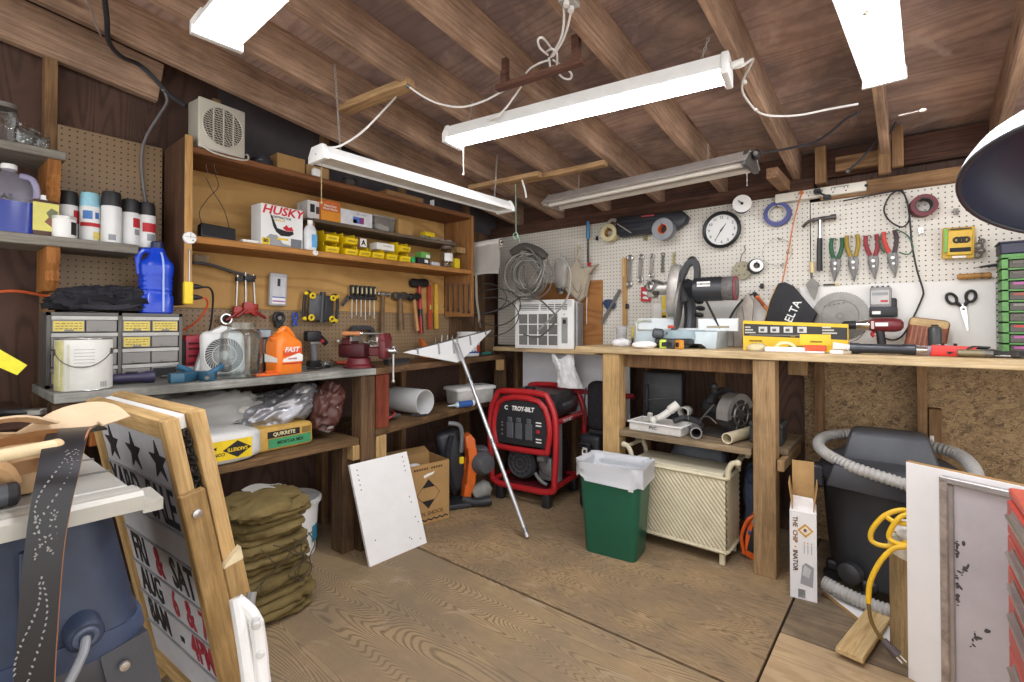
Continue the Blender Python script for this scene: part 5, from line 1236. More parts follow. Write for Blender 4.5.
b=MB();b.tube([(-.0,-.06,.05),(.05,-.08,-.12),(.2,-.09,-.24),(.28,-.09,-.34),(.15,-.08,-.46),(.0,-.06,-.45)],.006,8);b.o('loose_strand',M('#5b5653',.5),t)
t=thing('black_cable','loops of thin black cable drooping from the grey hank over the brown bench','cable',(-2.38,2.80,1.40),.1)
for i,(r,ox,oz) in enumerate(((.19,-.03,-.05),(.20,-.06,-.12),(.15,-.1,.02))):
    pts=[(ox+r*1.15*math.cos(a),-.05-.012*i+.02*math.sin(2*a+i),oz+r*.72*math.sin(a)) for a in [2*PI*k/10 for k in range(10)]]
    b=MB();b.tube(pts,.004,6,4,closed=True);b.o('cable_loop',WIRED,t)
b=MB();b.tube([(.2,-.06,.02),(.05,-.08,-.06),(-.12,-.1,-.1),(-.25,-.12,-.115),(-.32,-.12,-.14)],.006,6);b.o('cable_end',WIRED,t)
t=thing('clear_parts_bag','clear plastic bag hanging beside the grey cable hank','bag',(-2.06,3.10,1.60),0)
b=MB();lump(b,(0,0,0),(.05,.03,.14),.25,14,6,28,20,.9,None,.12);b.o('bag_film',FILM('#c3beb6',.5),t);b=MB();lump(b,(0,0,-.09),(.035,.02,.04),.4,30,3,20,12);b.o('contents',STEELD,t)
b=MB();b.torus((0,0,.15),.008,.003,(0,1,0),12,6);b.o('tied_neck',FILM('#c3beb6',.7),t)
t=thing('air_conditioner','white window air conditioner sitting on the plank ledge in the corner','air conditioner',(-2.10,2.93,1.048),.24)
ACW=M('#e4e3df',.4,var=.03);ACD=M('#6a6966',.5)
AW,AH=.46,.355
b=MB();b.box((0,.10,AH/2),(AW-.02,.19,AH-.01),.006);b.o('cabinet',M('#d4d3ce',.4),t)
b=MB();b.prism([(-.0,0),(.03,0),(.03,AH),(.012,AH),(-.0,AH-.09)],-AW/2,AW/2,'yz',bev=.004);b.o('front_panel',ACW,t)
b=MB();b.b(-AW/2+.03,AW/2-.115,-.003,.0,.02,AH-.10);b.o('intake_recess',ACD,t)
b=MB()
for i in range(5): x=-AW/2+.03+(AW-.145)*i/4;b.b(x-.004,x+.004,-.010,-.002,.018,AH-.098)
for i in range(4): z=.02+(AH-.12)*i/3;b.b(-AW/2+.026,AW/2-.111,-.010,-.002,z-.004,z+.004)
b.o('intake_grille',ACW,t)
b=MB();X=TR((0,.0,AH-.088),(-.135,0,0))
b.b(-AW/2+.03,-AW/2+.19,-.003,.001,.012,.075,X=X);b.b(-AW/2+.205,AW/2-.05,-.003,.001,.012,.075,X=X);b.o('outlet_recess',ACD,t)
b=MB()
for i in range(5): z=.016+i*.0135;b.b(-AW/2+.03,AW/2-.05,-.007,-.001,z,z+.004,X=X)
for i in range(4): x=-AW/2+.205+i*.055;b.b(x-.002,x+.002,-.008,-.001,.012,.075,X=X)
b.o('louvers',ACW,t)
b=MB();b.b(AW/2-.09,AW/2-.045,-.004,.0,.04,AH-.13,.001);b.o('control_panel',M('#8d8c8a',.4),t);b=MB();b.b(AW/2-.078,AW/2-.057,-.006,-.003,AH-.175,AH-.145);b.o('display',INK,t)
b=MB();b.cyl((AW/2-.07,-.002,AH-.108),(AW/2-.07,-.005,AH-.108),.005,n=10);b.o('logo_dot',GRY,t)
b=MB()
for i in range(5): b.b(AW/2+.002+i*.0,AW/2+.016,.04+i*.03,.055+i*.03,.01,AH-.02)
b.o('side_fins',M('#a4a5a6',.4,.5),t)
def wb(u,v,d=.02): q=onY(u,v,3.20-d);return (q.x,q.y,q.z)
CAN=CLOTH('#b8ab97',.9,.1,12)
t=thing('canvas_apron','beige canvas nail pouch hanging on the plywood panel','pouch',wb(577,262,.05),0)
b=MB();k=mpp(wb(577,262,.05));
pl=[(-1.5,2),(1.5,2),(3,-9),(18,-4),(9,-13),(7,-34),(2,-40),(-11,-28),(-14,-18),(-6,-8)]
b.prism([(x*k*1.3+.01,z*k) for x,z in pl],-.022,.022,bev=.009);b.o('pouch_body',CAN,t)
b=MB();b.tube([(-7*k,-.026,-16*k),(3*k,-.028,-31*k),(7*k,-.026,-24*k)],.0025,6);b.tube([(-13*k,-.026,-19*k),(1*k,-.028,-37*k),(8*k,-.026,-28*k)],.0025,6);b.o('seam',M('#8d8270',.9),t)
b=MB();b.tube([(0,-.0,2*k),(-1*k,-.01,10*k),(1*k,.0,18*k)],.008,8);b.tube([(0,0,2*k),(4*k,-.01,9*k),(2*k,0,16*k)],.006,8);b.o('tie_strap',CAN,t)
q=wb(588,230,.03);t=thing('blue_handled_file','long file with a bright blue handle hanging at the top of the white pegboard','file',q,0)
b=MB();b.lathe([(.012,-.065),(.015,-.05),(.012,.04),(.014,.055),(.009,.065)],14);b.o('handle',M('#3f7fae',.4),t);b=MB();b.b(-.008,.008,-.003,.003,-.24,-.06);b.o('blade',STEELD,t);b=MB();b.b(-.004,.02,-.006,.006,-.27,-.24);b.o('red_tip',RED,t)
t=thing('hanging_string','thin white cord running straight down the plywood panel beside the air conditioner','cord',wb(588,270,.02),0)
b=MB();b.tube([(0,0,0),(-.01,0,-.2),(-.012,0,-.40)],.0028,6);b.o('cord',WHT,t);b=MB();b.ball((0,0,0),.005,8,6);b.o('knot',WHT,t)
p0=onZ(515.5,184,2.10)
t=thing('green_string','pale green string with a looped knot hanging from a rafter brace above the coil','string',p0,0)
b=MB();b.tube([(0,0,0),(.003,0,-.16),(.004,0,-.30)],.0025,6);b.o('string',M('#8fb39a',.8),t);b=MB();b.torus((.0,0,-.325),.02,.0025,(0,1,0),16,6);b.tube([(.004,0,-.30),(.025,0,-.34),(.035,0,-.37)],.0025,6);b.o('loop_knot',M('#8fb39a',.8),t)
b=MB();b.tube([(.05,0,.02),(.075,0,-.05),(.085,0,-.10)],.006,6);b.t('white_hook','short white hook hanging from the rafter right of the green string','hook',WHT,p0,0)
t=thing('generator','red framed portable generator with black control panel and fuel tank','generator',(-2.09,2.66,0),.13)
GR=M('#ad2328',.35,var=.08);GB=M('#26272a',.45);GM=M('#8b8d8f',.4,.5)
w=.255
def hoop(y,r=.021,sx=1):
    P=[(-w*.62,y,.755),(0,y,.762),(w*.62,y,.755),(w*.80,y,.725),(w*1.02,y,.57),(w*.98,y,.2),(w*.86,y,.115),(0,y,.105),(-w*.86,y,.115),(-w*.98,y,.2),(-w*1.02,y,.57),(-w*.80,y,.725)]
    b=MB();b.tube(P,r,12,5,closed=True);return b
hoop(.0).o('frame_hoop',GR,t);hoop(.46).o('frame_hoop',GR,t)
for s in (-1,1):
    b=MB();b.cyl((s*w*.98,0,.57),(s*w*.98,.46,.57),.02,n=12);b.o('side_rail',GR,t)
    b=MB();b.cyl((s*w*.90,0,.13),(s*w*.90,.46,.13),.018,n=12);b.o('side_rail',GR,t)
    for y in (.02,.44):
        b=MB();b.box((s*w*.72,y,.055),(.06,.06,.11),.012,seg=2);b.o('rubber_foot',BLK,t)
b=MB();P=[(-w*.55,-.012,.705),(w*.55,-.012,.705),(w*.86,-.012,.55),(w*.80,-.012,.40),(w*.68,-.012,.37),(-w*.68,-.012,.37),(-w*.80,-.012,.40),(-w*.86,-.012,.55)]
b.tube(P,.020,10,3,closed=True);b.o('panel_frame',GR,t)
b=MB();b.prism([(-w*.54,.70),(w*.54,.70),(w*.84,.55),(w*.78,.40),(-w*.78,.40),(-w*.84,.55)],-.015,.04);b.o('control_panel',GB,t)
text(t,'C',.04,(-.118,-.0157,.645),WHT,bold=.0014);text(t,'TROY-BILT',.042,(.015,-.0157,.645),WHT,bold=.0016,shear=.15,sx=.86)
for i,x in enumerate((-.085,-.015,.065)):
    b=MB();b.b(x-.027,x+.027,-.022,-.014,.44,.55,.005);b.b(x-.018,x+.018,-.024,-.014,.55,.585,.005);b.o('outlet_cover',M('#55585c',.4),t)
b=MB();b.b(.125,.148,-.02,-.014,.495,.515);b.o('rocker_switch',RED,t)
for z in (.46,.49,.52,.54):
    b=MB();b.cyl((-.15,-.014,z),(-.15,-.019,z),.007,n=10);b.o('breaker',GM,t)
for z in (.43,.45,.54,.56): b=MB();b.b(.118,.16,-.0165,-.0145,z,z+.008);b.o('printed_label',PAPER,t)
b=MB();b.lathe([(.105,0),(.115,.02),(.115,.09),(.10,.11)],32,c=(-.045,.16,.255),axis=(0,-1,0));b.o('recoil_cover',M('#37383b',.4),t)
b=MB()
for k in range(3): b.torus((-.045,.048-.001*k,.255),.03+.03*k,.005,(0,1,0),28,6)
for k in range(12):
    a=2*PI*k/12;b.box((-.045+.07*math.cos(a),.048,.255+.07*math.sin(a)),(.04,.006,.006),rot=(0,-a,0))
b.o('cover_ribs',M('#4b4c50',.4),t)
b=MB();b.box((.02,.27,.27),(.30,.2,.24),.02,seg=2);b.o('engine_block',GB,t)
b=MB();b.box((.13,.14,.23),(.10,.10,.16),.015,seg=2);b.cyl((.10,.06,.31),(.16,.06,.31),.03,n=16);b.tube([(.07,.06,.2),(.12,.05,.16),(.17,.05,.14)],.012,8);b.o('carburettor',GM,t)
b=MB();b.tube([(.1,.05,.26),(.14,.03,.23),(.19,.04,.2)],.006,6);b.o('fuel_line',BLK,t)
b=MB();b.b(w*.72,w*.90,.1,.16,.15,.54,.004);b.o('side_plate',M('#9fa0a2',.4,.3),t)
b=MB();loft(b,[(.59,.43,.36,.04,0,.26),(.63,.46,.40,.05,0,.26),(.70,.46,.40,.06,0,.26),(.745,.40,.34,.08,0,.26)]);b.o('fuel_tank',M('#2c2b2d',.35),t)
b=MB();b.lathe([(.04,.74),(.04,.765),(.034,.772),(0,.772)],20,c=(-.06,.22,0));b.o('fuel_cap',BLK,t)
text(t,'TROY-BILT',.032,(w*.98+.0205,.16,.572),WHT,rot=(PI/2,0,PI/2),bold=.0008)
text(t,'6000 WATTS',.03,(.2325,.24,.668),M('#8f9094',.5),rot=(PI/2,0,PI/2),bold=.0004)
b=MB();b.b(-w*.8,w*.8,.05,.42,.10,.118);b.o('base_tray',M('#5b1c22',.4),t)
t=thing('crumpled_paper_bag','crumpled white plastic bag standing on top of the generator tank','bag',(-1.90,2.98,.7755),.1)
b=MB()
def fbag(u,v):
    a=u*2*PI;z=v*.23;w1=.09-.05*v+.09*max(0,v-.5);d1=.05-.03*v
    n1=.014*ridge(V((math.cos(a)*.1,math.sin(a)*.1,z)),22,3)
    return ((w1+n1)*math.cos(a)-.07*v,(d1+n1)*math.sin(a),z+.012*math.sin(5*a)*v+.02*(v > .9)*math.cos(2*a))
b.grid(fbag,40,16);b.o('bag_film',M('#dcdcdb',.4,var=.08),t,ang=60);b=MB();b.box((0,0,.01),(.12,.07,.02),.006);b.o('bag_bottom',M('#dcdcdb',.4),t)
t=thing('black_tool_case','black plastic case with a small white label standing between the generator and the post','case',(-1.665,2.84,0),.05)
b=MB();b.box((0,.06,.25),(.16,.14,.49),.03,seg=3);b.o('case_body',M('#1f2024',.45),t);b=MB();b.tube([(-.05,-.012,.40),(-.05,-.04,.44),(.02,-.04,.44),(.02,-.012,.40)],.008,8);b.o('handle',BLK,t)
b=MB();b.b(-.05,-.01,-.0125,-.009,.36,.41);b.o('label_panel',PAPER,t);b=MB();b.b(-.04,-.02,-.0135,-.0115,.375,.395);b.o('printed_mark',INK,t);b=MB();b.lathe([(.055,-.03),(.055,.03)],20,c=(.0,.02,.058),axis=(1,0,0));b.o('wheel',BLK,t)
t=thing('black_bag','upright rounded black bag half hidden behind the left post of the back bench','bag',(-1.63,2.86,.50),.05)
b=MB();b.box((.02,.06,.18),(.20,.12,.33),.05,seg=3);b.o('bag_body',CLOTH('#2a292c'),t);b=MB();b.tube([(-.08,-.002,.05),(-.082,-.004,.18),(-.07,-.002,.3)],.005,6);b.o('piping',BLK,t);b=MB();b.box((.0,.06,.01),(.12,.09,.025),.004);b.o('base_pad',BLK,t)
b=MB();b.cyl((-.0,0,0),(.0,0,.0),.001) ;b.bm.free()
# ================================================================ tools on the white pegboards
YW=3.214
def wb(u,v,d=.012): q=onY(u,v,YW-d);return (q.x,q.y,q.z)
def kb(u,v,d=.012): return mpp(onY(u,v,YW-d))
HOOK=M('#5a5652',.4,.6)
def peg_hook(b,x=0,z=0,L=.03): b.tube([(x,.02,z+.012),(x,-.005,z+.012),(x,-L,z),(x,-L-.005,z+.012)],.0022,6,3)
def tape(name,label,u,v,R1,R2,w,m,core=None,d=None,rot=0,side=None):
    d=d if d is not None else w/2+.004
    t=thing(name,label,'tape',wb(u,v,d),(0,0,rot))
    b=MB();b.pipe((0,-w/2,0),(0,w/2,0),R1,R2,36);b.o('tape_roll',m,t)
    b=MB();b.pipe((0,-w/2-.0006,0),(0,w/2,0),R2+.0005,R2-.004,30);b.o('core',core or KRAFT,t)
    if side: b=MB();b.pipe((0,-w/2-.001,0),(0,-w/2,0),R1-.001,R2,36);b.o('side_face',side,t)
    b=MB();b.tube([(0,.05,R2-.006),(0,-.02,R2-.007),(0,-w*.5-.012,R2-.008),(0,-w*.5-.016,R2+.004)],.0025,6);b.o('peg_hook',HOOK,t)
    return t
tape('masking_tape','yellowish masking tape roll hanging left of the long black case',610,233,.062,.034,.05,M('#b9ac80',.6),side=M('#c9bf95',.6),d=.06)
tape('masking_tape','greyish tape roll on the same hook behind the yellowish masking tape',614,227,.058,.036,.04,M('#a8a39a',.6),d=.018)
tape('duct_tape','grey duct tape roll with orange core hanging in front of the long black case',664,229.5,.072,.033,.055,M('#6c6e73',.4),core=M('#d5632a',.5),d=.115,side=M('#8b8d91',.5))
tape('masking_tape','blue painter tape roll hanging on the pegboard left of the power strip',777.5,214,.072,.048,.03,M('#4a4f86',.6),core=M('#b5b0a8',.6),d=.02)
tape('masking_tape','dark maroon roll of tape hanging right of the black cord loop',923,206,.054,.036,.055,M('#6b3038',.6),core=M('#3a3230',.6),d=.035,rot=.2)
q=wb(652,224,.045);t=thing('tool_case','long black plastic case hanging at the top of the pegboard behind the duct tape','case',q,(0,.03,0))
b=MB();b.prism([(-.255,-.05),(-.22,-.075),(.17,-.06),(.235,-.02),(.25,.02),(.21,.06),(-.2,.07),(-.25,.06),(-.265,.0)],-.035,.035,bev=.012);b.o('case_body',M('#25272d',.45),t)
for z in (-.03,.0,.03): b=MB();b.b(-.22,.15,-.039,-.034,z-.004,z+.004);b.o('case_rib',M('#33353c',.45),t)
b=MB();b.b(-.06,.03,-.0385,-.034,.045,.056);b.o('red_mark',M('#b04048',.5),t);b=MB();b.cyl((-.24,-.04,.02),(-.13,-.045,-.055),.004,n=8);b.o('light_rod',M('#a9a39a',.5),t)
q=wb(722,230,.03);t=thing('wall_clock','round white wall clock with a black rim on the pegboard','clock',q,0)
b=MB();b.torus((0,-.012,0),.104,.011,(0,1,0),48,12,ry=.016);b.o('rim',M('#202125',.35),t)
b=MB();b.lathe([(.098,0),(.098,.006),(0,.006)],48,c=(0,-.004,0),axis=(0,-1,0));b.o('face',M('#dddcd8',.4,var=.02),t)
for h in range(12):
    a=R(90-30*(h+1));text(t,str(h+1),.024,(.076*math.cos(a),-.0108,.076*math.sin(a)),M('#3b3b3f',.6,var=0),name='numeral',bold=.0003)
for L,w_,a in ((.045,.005,R(90-38)),(.068,.0035,R(90-212))):
    b=MB();b.prism([(-.01,-w_),(L,-.001),(L,.001),(-.01,w_)],-.0125,-.0115,X=TR((0,0,0),(0,-a,0)));b.o('hand',INK,t)
b=MB();b.cyl((0,-.0108,0),(0,-.0135,0),.004,n=12);b.o('hub',INK,t)
q=wb(742,205,.045);t=thing('wire_spool','white-flanged spool of blue wire hanging above the clock','spool',q,(0,0,.25))
b=MB();b.lathe([(.052,0),(.052,.004),(0,.004)],32,c=(0,-.036,0),axis=(0,-1,0));b.o('flange',WHT,t);b=MB();b.lathe([(.052,0),(.052,.004),(0,.004)],32,c=(0,.036,0),axis=(0,-1,0));b.o('flange',WHT,t)
b=MB();b.lathe([(.048,-.034),(.048,.034)],32,axis=(0,1,0));b.o('wire_winding',M('#343a66',.5),t);b=MB();b.cyl((0,-.048,0),(0,.04,0),.008,n=12);b.tube([(-.02,-.042,.02),(0,-.046,.0)],.003,6,0);b.o('axle',INK,t)
def box_wrench(label,u,v0,v1,r,m=None):
    q=wb(u,v0,.02);L=(v1-v0)*kb(u,v0);t=thing('wrench',label,'wrench',q,(0,.04,0),'wrenches on the white pegboard')
    b=MB();b.strap([(0,0,-r),(0,-.004,-L*.5),(0,0,-L+r)],r*1.7,.009,(1,0,0),3);b.o('shank',m or STEEL,t)
    for z in (0,-L): b=MB();b.torus((0,0,z),r*1.25,r*.5,(0,1,0),20,8);b.o('ring_end',m or STEEL,t)
    return t
for lb,u,v0,v1,r in (('largest double-ring wrench on the white pegboard beside the yardstick',630,258,284,.014),('second largest double-ring wrench on the white pegboard',641,257,279.5,.013),('third double-ring wrench from the yardstick',652,256,275,.011)): box_wrench(lb,u,v0,v1,r)
box_wrench('short thin wrench with a dark round head, fourth from the yardstick',663,254.5,270.5,.008,STEELD)
box_wrench('yellowish brass-coloured small wrench nearest the mitre saw',674,254,267.5,.006,M('#a89a5e',.4,.6))
q=wb(624.5,258,.018);L=67*kb(624,290);t=thing('yardstick','wooden yardstick hanging vertically left of the wrenches','ruler',q,(0,-.0,0))
b=MB();b.b(-.016,.016,-.004,.004,-L,.0,.001);b.o('stick',M('#b98d52',.6,var=.1),t);b=MB();b.b(-.016,.002,-.007,-.002,-.13,.0,.001);b.o('lighter_end',M('#d2ab70',.6),t)
b=MB();b.b(.008,.03,-.008,.006,-.36,-.325,.002);b.o('black_clip',BLK,t)
for i in range(14):
    if i == 0: b=MB()
    b.b(-.016,-.006,-.0046,-.0038,-L*.98+i*L/15,-L*.98+i*L/15+.0015)
b.o('tick_marks',M('#5d4425',.6),t)
q=wb(610,308,.025);t=thing('combination_square','steel combination square with a dark blue head hanging diagonally','square',q,(0,.55,0))
b=MB();b.b(-.012,.012,-.003,.003,-.13,.15);b.o('rule',M('#807e7a',.35,.5),t);b=MB();b.prism([(-.012,-.02),(-.065,.0),(-.065,.03),(-.04,.05),(-.012,.06)],-.012,.012,bev=.003);b.prism([(.012,.0),(.03,.01),(.03,.04),(.012,.05)],-.01,.01,bev=.002);b.o('head',M('#2f3d5c',.4),t)
q=wb(646,287,.02);t=thing('bit_card','small red and white carded bit set hanging under the wrenches','bit set',q,(0,.03,0))
b=MB();b.b(-.035,.035,-.004,.004,-.10,0,.002);b.o('card',M('#c02f38',.5),t);b=MB();b.prism([(-.02,-.03),(.02,-.035),(.02,-.05),(-.005,-.06),(.02,-.075),(.02,-.085),(-.02,-.08),(-.02,-.07),(.004,-.055),(-.02,-.045)],-.007,-.004);b.o('white_mark',WHT,t);b=MB();b.b(-.012,.012,-.008,.004,.0,.012);b.o('hang_tab',M('#5d5955',.5),t)
q=wb(664.5,293,.02);t=thing('spirit_level','short yellow and black level hanging vertically behind the mitre saw','level',q,0)
b=MB();b.b(-.022,.022,-.008,.008,-.195,.0,.002);b.o('level_body',M('#d8c9a0',.5),t);b=MB();b.b(-.010,.010,-.011,-.006,-.11,-.02);b.o('yellow_window',YEL,t);b=MB();b.b(-.016,.016,-.010,-.006,-.19,-.13);b.o('yellow_end',M('#c9a928',.5),t);b=MB();b.b(-.013,.013,-.012,-.007,-.165,-.15);b.o('black_block',INK,t)
t=thing('steel_ring','small dark steel socket ring on a pegboard hook above the mitre saw','ring',wb(692,261,.02),0)
b=MB();b.torus((0,0,0),.023,.009,(0,1,0),24,8);b.o('ring',M('#55524f',.35,.7),t);b=MB();peg_hook(b,0,.014);b.o('hook',HOOK,t)
t=thing('sanding_discs','stack of beige round sanding discs hanging under the clock','sanding discs',wb(742,270.5,.02),0)
b=MB();b.lathe([(.054,0),(.056,.004),(.054,.012),(0,.013)],32,axis=(0,-1,0),c=(0,.006,0));b.o('discs',M('#a49c84',.7),t);b=MB()
for i in range(6): a=2*PI*i/6;b.cyl((.03*math.cos(a),-.0075,.03*math.sin(a)),(.03*math.cos(a),-.0082,.03*math.sin(a)),.005,n=10)
b.o('disc_holes',M('#5f5947',.8),t)
b=MB();b.tube([(-.01,.0,.05),(.0,-.01,.09),(.02,-.005,.12),(.012,0,.15)],.0025,6);b.o('wire_hanger',HOOK,t)
t=thing('electrical_tape','rolls of black and white electrical tape on a hook beside the sanding discs','tape',wb(756,266,.04),(0,0,.35))
for y,m,r in ((.022,BLK,.045),(-.0,BLK,.043),(-.02,WHT,.036)): b=MB();b.pipe((0,y-.01,0),(0,y+.01,0),r,.018,28);b.o('tape_roll',m,t)
b=MB();b.tube([(0,.05,.014),(0,-.03,.012),(0,-.04,.022)],.0025,6);b.o('peg_hook',HOOK,t)
t=thing('wire_loop','loop of thin bare wire hanging under the blue painter tape','wire',wb(777,252,.02),0)
b=MB();b.torus((0,0,0),.078,.0011,(0,1,0),40,5);b.o('wire',M('#8f8a83',.5,.4),t);b=MB();peg_hook(b,.02,.062,.05);peg_hook(b,.06,-.02,.05);peg_hook(b,.03,-.09,.05);b.o('peg_hooks',BLKM,t)
for i,(u,v,lb) in enumerate(((597,240,'dark peg hook beside the masking tape'),(646,240,'brassy peg hook above the wrenches'),(762,288,'dark screw head at the top edge of the white boards'),(921,233,'pale double hook under the maroon tape roll'),(956,214,'bent wire hook right of the maroon tape roll'))):
    t=thing('peg_hook',lb,'hook',wb(u,v,.01),0);b=MB();peg_hook(b,0,0,.045);b.o('hook',[BLKM,M('#9a8f5c',.4,.6),BLKM,STEEL,STEELD][i],t)
    b=MB();b.box((0,.0,.012),(.02,.006,.03),.001);b.o('hook_plate',[BLKM,M('#9a8f5c',.4,.6),BLKM,STEEL,STEELD][i],t)
q=onY(821,193,3.185);t=thing('power_strip','long cream metal power strip with black plugs along the top of the pegboard','power strip',q,(0,-.0,0))
CRM=M('#d8d3c6',.45,var=.05)
b=MB();b.box((-.01,0,0),(.43,.045,.05),.005,seg=2);b.o('housing',CRM,t)
for i in range(5):
    x=-.115+i*.058;b=MB()
    for dx in (-.008,.008): b.b(x+dx-.0015,x+dx+.0015,-.0232,-.022,.002,.014)
    b.cyl((x,-.0225,-.01),(x,-.0232,-.01),.004,n=8);b.o('socket',INK,t)
b=MB();b.cyl((.205,-.0225,0),(.205,-.026,0),.008,n=14);b.o('switch',INK,t);b=MB();b.b(.05,.13,-.0232,-.022,.012,.018);b.o('printed_label',GRY,t)
b=MB();b.box((-.09,-.03,.012),(.02,.02,.018),.004);b.tube([(-.09,-.035,.0),(-.105,-.03,-.05),(-.135,-.01,-.16),(-.16,.0,-.30),(-.185,.0,-.44),(-.21,-.0,-.56)],.0035,8);b.o('red_string',M('#c8743a',.6),t)
for x,dz in ((-.01,0),(.035,-.04)):
    b=MB();b.box((x,-.045,dz),(.035,.045,.026),.006);b.o('plug',BLK,t)
b=MB();b.tube([(-.01,-.065,0),(.01,-.07,-.02),(.035,-.06,-.035)],.005,8);b.o('plug_lead',BLK,t)
pts=[onY(843,201,3.16),onY(868,196,3.18),onY(898,190.5,3.185),onY(903,192,3.185),onY(908,205,3.19),onY(909,220,3.185),onY(902,227,3.18),onY(890,221,3.18),onY(884,210,3.18),onY(889,197,3.18),onY(897,191,3.175),onY(904,194,3.17),onY(908,206,3.17),onY(910,222,3.175),onY(912,245,3.19),onY(917,270,3.19),onY(923,290,3.19),onY(922,298,3.19),onY(913,318,3.19),onY(903,335,3.19),onY(893,340,3.18),onY(882,337,3.17)]
b=MB();b.tube(pts,.0042,7,4);t=b.t('power_cable','black power cord looping on the pegboard and running down to the drill charger','cord',BLK)
q=wb(820,222,.04);k=kb(820,230,.04);t=thing('hammer','claw hammer with a steel head and black grip hanging on the white pegboard','hammer',q,(0,.02,0))
b=MB();b.tube([(0,0,.02),(0,0,-.10)],.009,10,0);b.o('steel_neck',STEEL,t);b=MB();b.tube([(0,0,-.09),(0,0,-.18),(.002,0,-.27)],lambda s: (.014+.002*s,.011),12);b.o('grip',BLK,t)
b=MB();b.tube([(-.085,0,-.02),(-.05,0,.01),(0,0,.018),(.03,0,.018)],lambda s: (.004+.011*s,.011),10);b.cyl((.028,0,.018),(.05,0,.02),.011,n=14);b.cyl((.05,0,.02),(.075,0,.021),.015,n=14);b.o('head',M('#5e5b59',.4,.6),t)
for x in (-.02,.02): b=MB();peg_hook(b,x,.0);b.o('peg_hook',HOOK,t)
def snips(label,u,v0,v1,m,m2=None,tilt=0,cat='snips'):
    q=wb(u,v0,.025);L=(v1-v0)*kb(u,v0);m2=m2 or m;t=thing('tin_snips',label,cat,q,(0,tilt,0),'snips on the white pegboard')
    for s in (-1,1):
        b=MB();b.tube([(s*.022,0,0),(s*.026,0,-L*.15),(s*.020,0,-L*.32),(s*.010,0,-L*.46)],lambda f: (.011,.009),8);b.o('handle',m if s < 0 else m2,t)
        b=MB();b.prism([(s*.002,-L*.44),(s*.022,-L*.48),(s*.024,-L*.60),(s*.018,-L*.74),(0,-L),(-s*.008,-L*.8),(-s*.008,-L*.6)] if s > 0 else [(s*.002,-L*.44),(-s*.008,-L*.6),(-s*.008,-L*.8),(0,-L),(s*.018,-L*.74),(s*.024,-L*.60),(s*.022,-L*.48)],s*.004-.005,s*.004+.005,bev=.001);b.o('blade',M('#64615d',.4,.6),t)
    b=MB();b.cyl((0,-.014,-L*.58),(0,.01,-L*.58),.008,n=12);b.cyl((0,-.013,-L*.70),(0,.01,-L*.70),.006,n=12);b.o('pivot_bolt',STEEL,t)
    b=MB();peg_hook(b,0,-.02,.05);b.o('peg_hook',HOOK,t);return t
snips('green-handled tin snips hanging beside the claw hammer',837,238,282,M('#255a3b',.5),tilt=.06)
snips('yellow-handled tin snips hanging second in the row',852,235,282,M('#9a8128',.5),tilt=-.03)
snips('red-handled tin snips hanging between the yellow pair and the pruner',871,235,280,M('#8a2832',.5),tilt=-.06)
t=snips('red and black pruning shears with a green wrist loop ending the row',889,231,278,M('#c8403a',.45),M('#3b2a2e',.45),tilt=-.10)
b=MB();b.tube([(.03,-.008,.0),(.07,-.008,-.04),(.085,-.008,-.10),(.065,-.008,-.135),(.03,-.008,-.12)],.0035,7);b.o('wrist_loop',M('#35593f',.5),t);b=MB();b.tube([(-.03,-.006,-.01),(-.045,-.006,-.05),(-.03,-.006,-.11)],.0045,7);b.o('wrist_loop',M('#35593f',.5),t)
q=wb(812,262,.03);t=thing('trowel','pointing trowel with a pale handle hanging in front of the saw blade','trowel',q,(0,.0,0))
b=MB();b.lathe([(.009,-.06),(.011,-.04),(.010,.0),(.006,.004)],12);b.o('handle',M('#d9c48e',.5),t);b=MB();b.tube([(0,0,-.06),(0,-.006,-.085),(0,-.012,-.10)],.0035,6);b.o('tang',STEELD,t)
b=MB();b.prism([(-.004,-.09),(.004,-.09),(.034,-.12),(.026,-.17),(0.012,-.22),(-.006,-.19),(-.03,-.125)],-.014,-.011);b.o('blade',M('#716e68',.4,.6),t)
q=wb(840,316,.015);t=thing('saw_blade','large round circular saw blade hanging on the white board behind the drill','saw blade',q,0)
b=MB();n=60;rr=.128;pts=[]
for i in range(n): a=2*PI*i/n;pts += [(rr*math.cos(a),rr*math.sin(a)),((rr+.004)*math.cos(a+.09),(rr+.004)*math.sin(a+.09))]
b.prism(pts,-.0015,.0015);b.o('disc',M('#85827c',.36,.7,.3,3),t)
b=MB();b.pipe((0,-.003,0),(0,.0,0),.02,.012,24);b.torus((0,-.002,0),.085,.0012,(0,1,0),40,5);b.o('arbor_ring',STEELD,t)
b=MB()
for i in range(5): b.box((-.07+i*.022,-.0022,.055+.004*i),(.012,.0006,.006),rot=(0,-.3,0))
b.o('printed_mark',M('#55514c',.5),t)
b=MB();b.tube([(-.13,-.004,.0),(-.15,-.004,-.06),(-.05,-.01,-.15),(.07,-.004,-.13),(.12,-.004,-.06)],.0018,6);b.o('thin_wire',BLKM,t)
q=wb(789,330,.05);k=kb(789,310,.05);t=thing('dust_bag','black saw dust bag with white lettering hanging from the red string','bag',q,0)
b=MB();b.prism([(x*k,z*k) for x,z in ((-24,0),(-16,30),(-9,47),(-3,48),(4,44),(24,16),(18,0))],-.022,.022,bev=.010);b.o('bag_body',CLOTH('#3a3a3c',.85,.08),t)
text(t,'DELTA',10*k,(3*k,-.0235,15*k),WHT,rot=(PI/2,-1.15,0),bold=.0008)
b=MB();b.tube([(-24*k,-.0235,0),(-16*k,-.0235,30*k),(-9*k,-.0235,46*k)],.002,6,3);b.o('piping',M('#c89a3a',.6),t)
q=wb(762,303,.05);t=thing('soldering_iron','orange-handled electric tool with a black cord lying against the white board','soldering iron',q,(0,-.62,0))
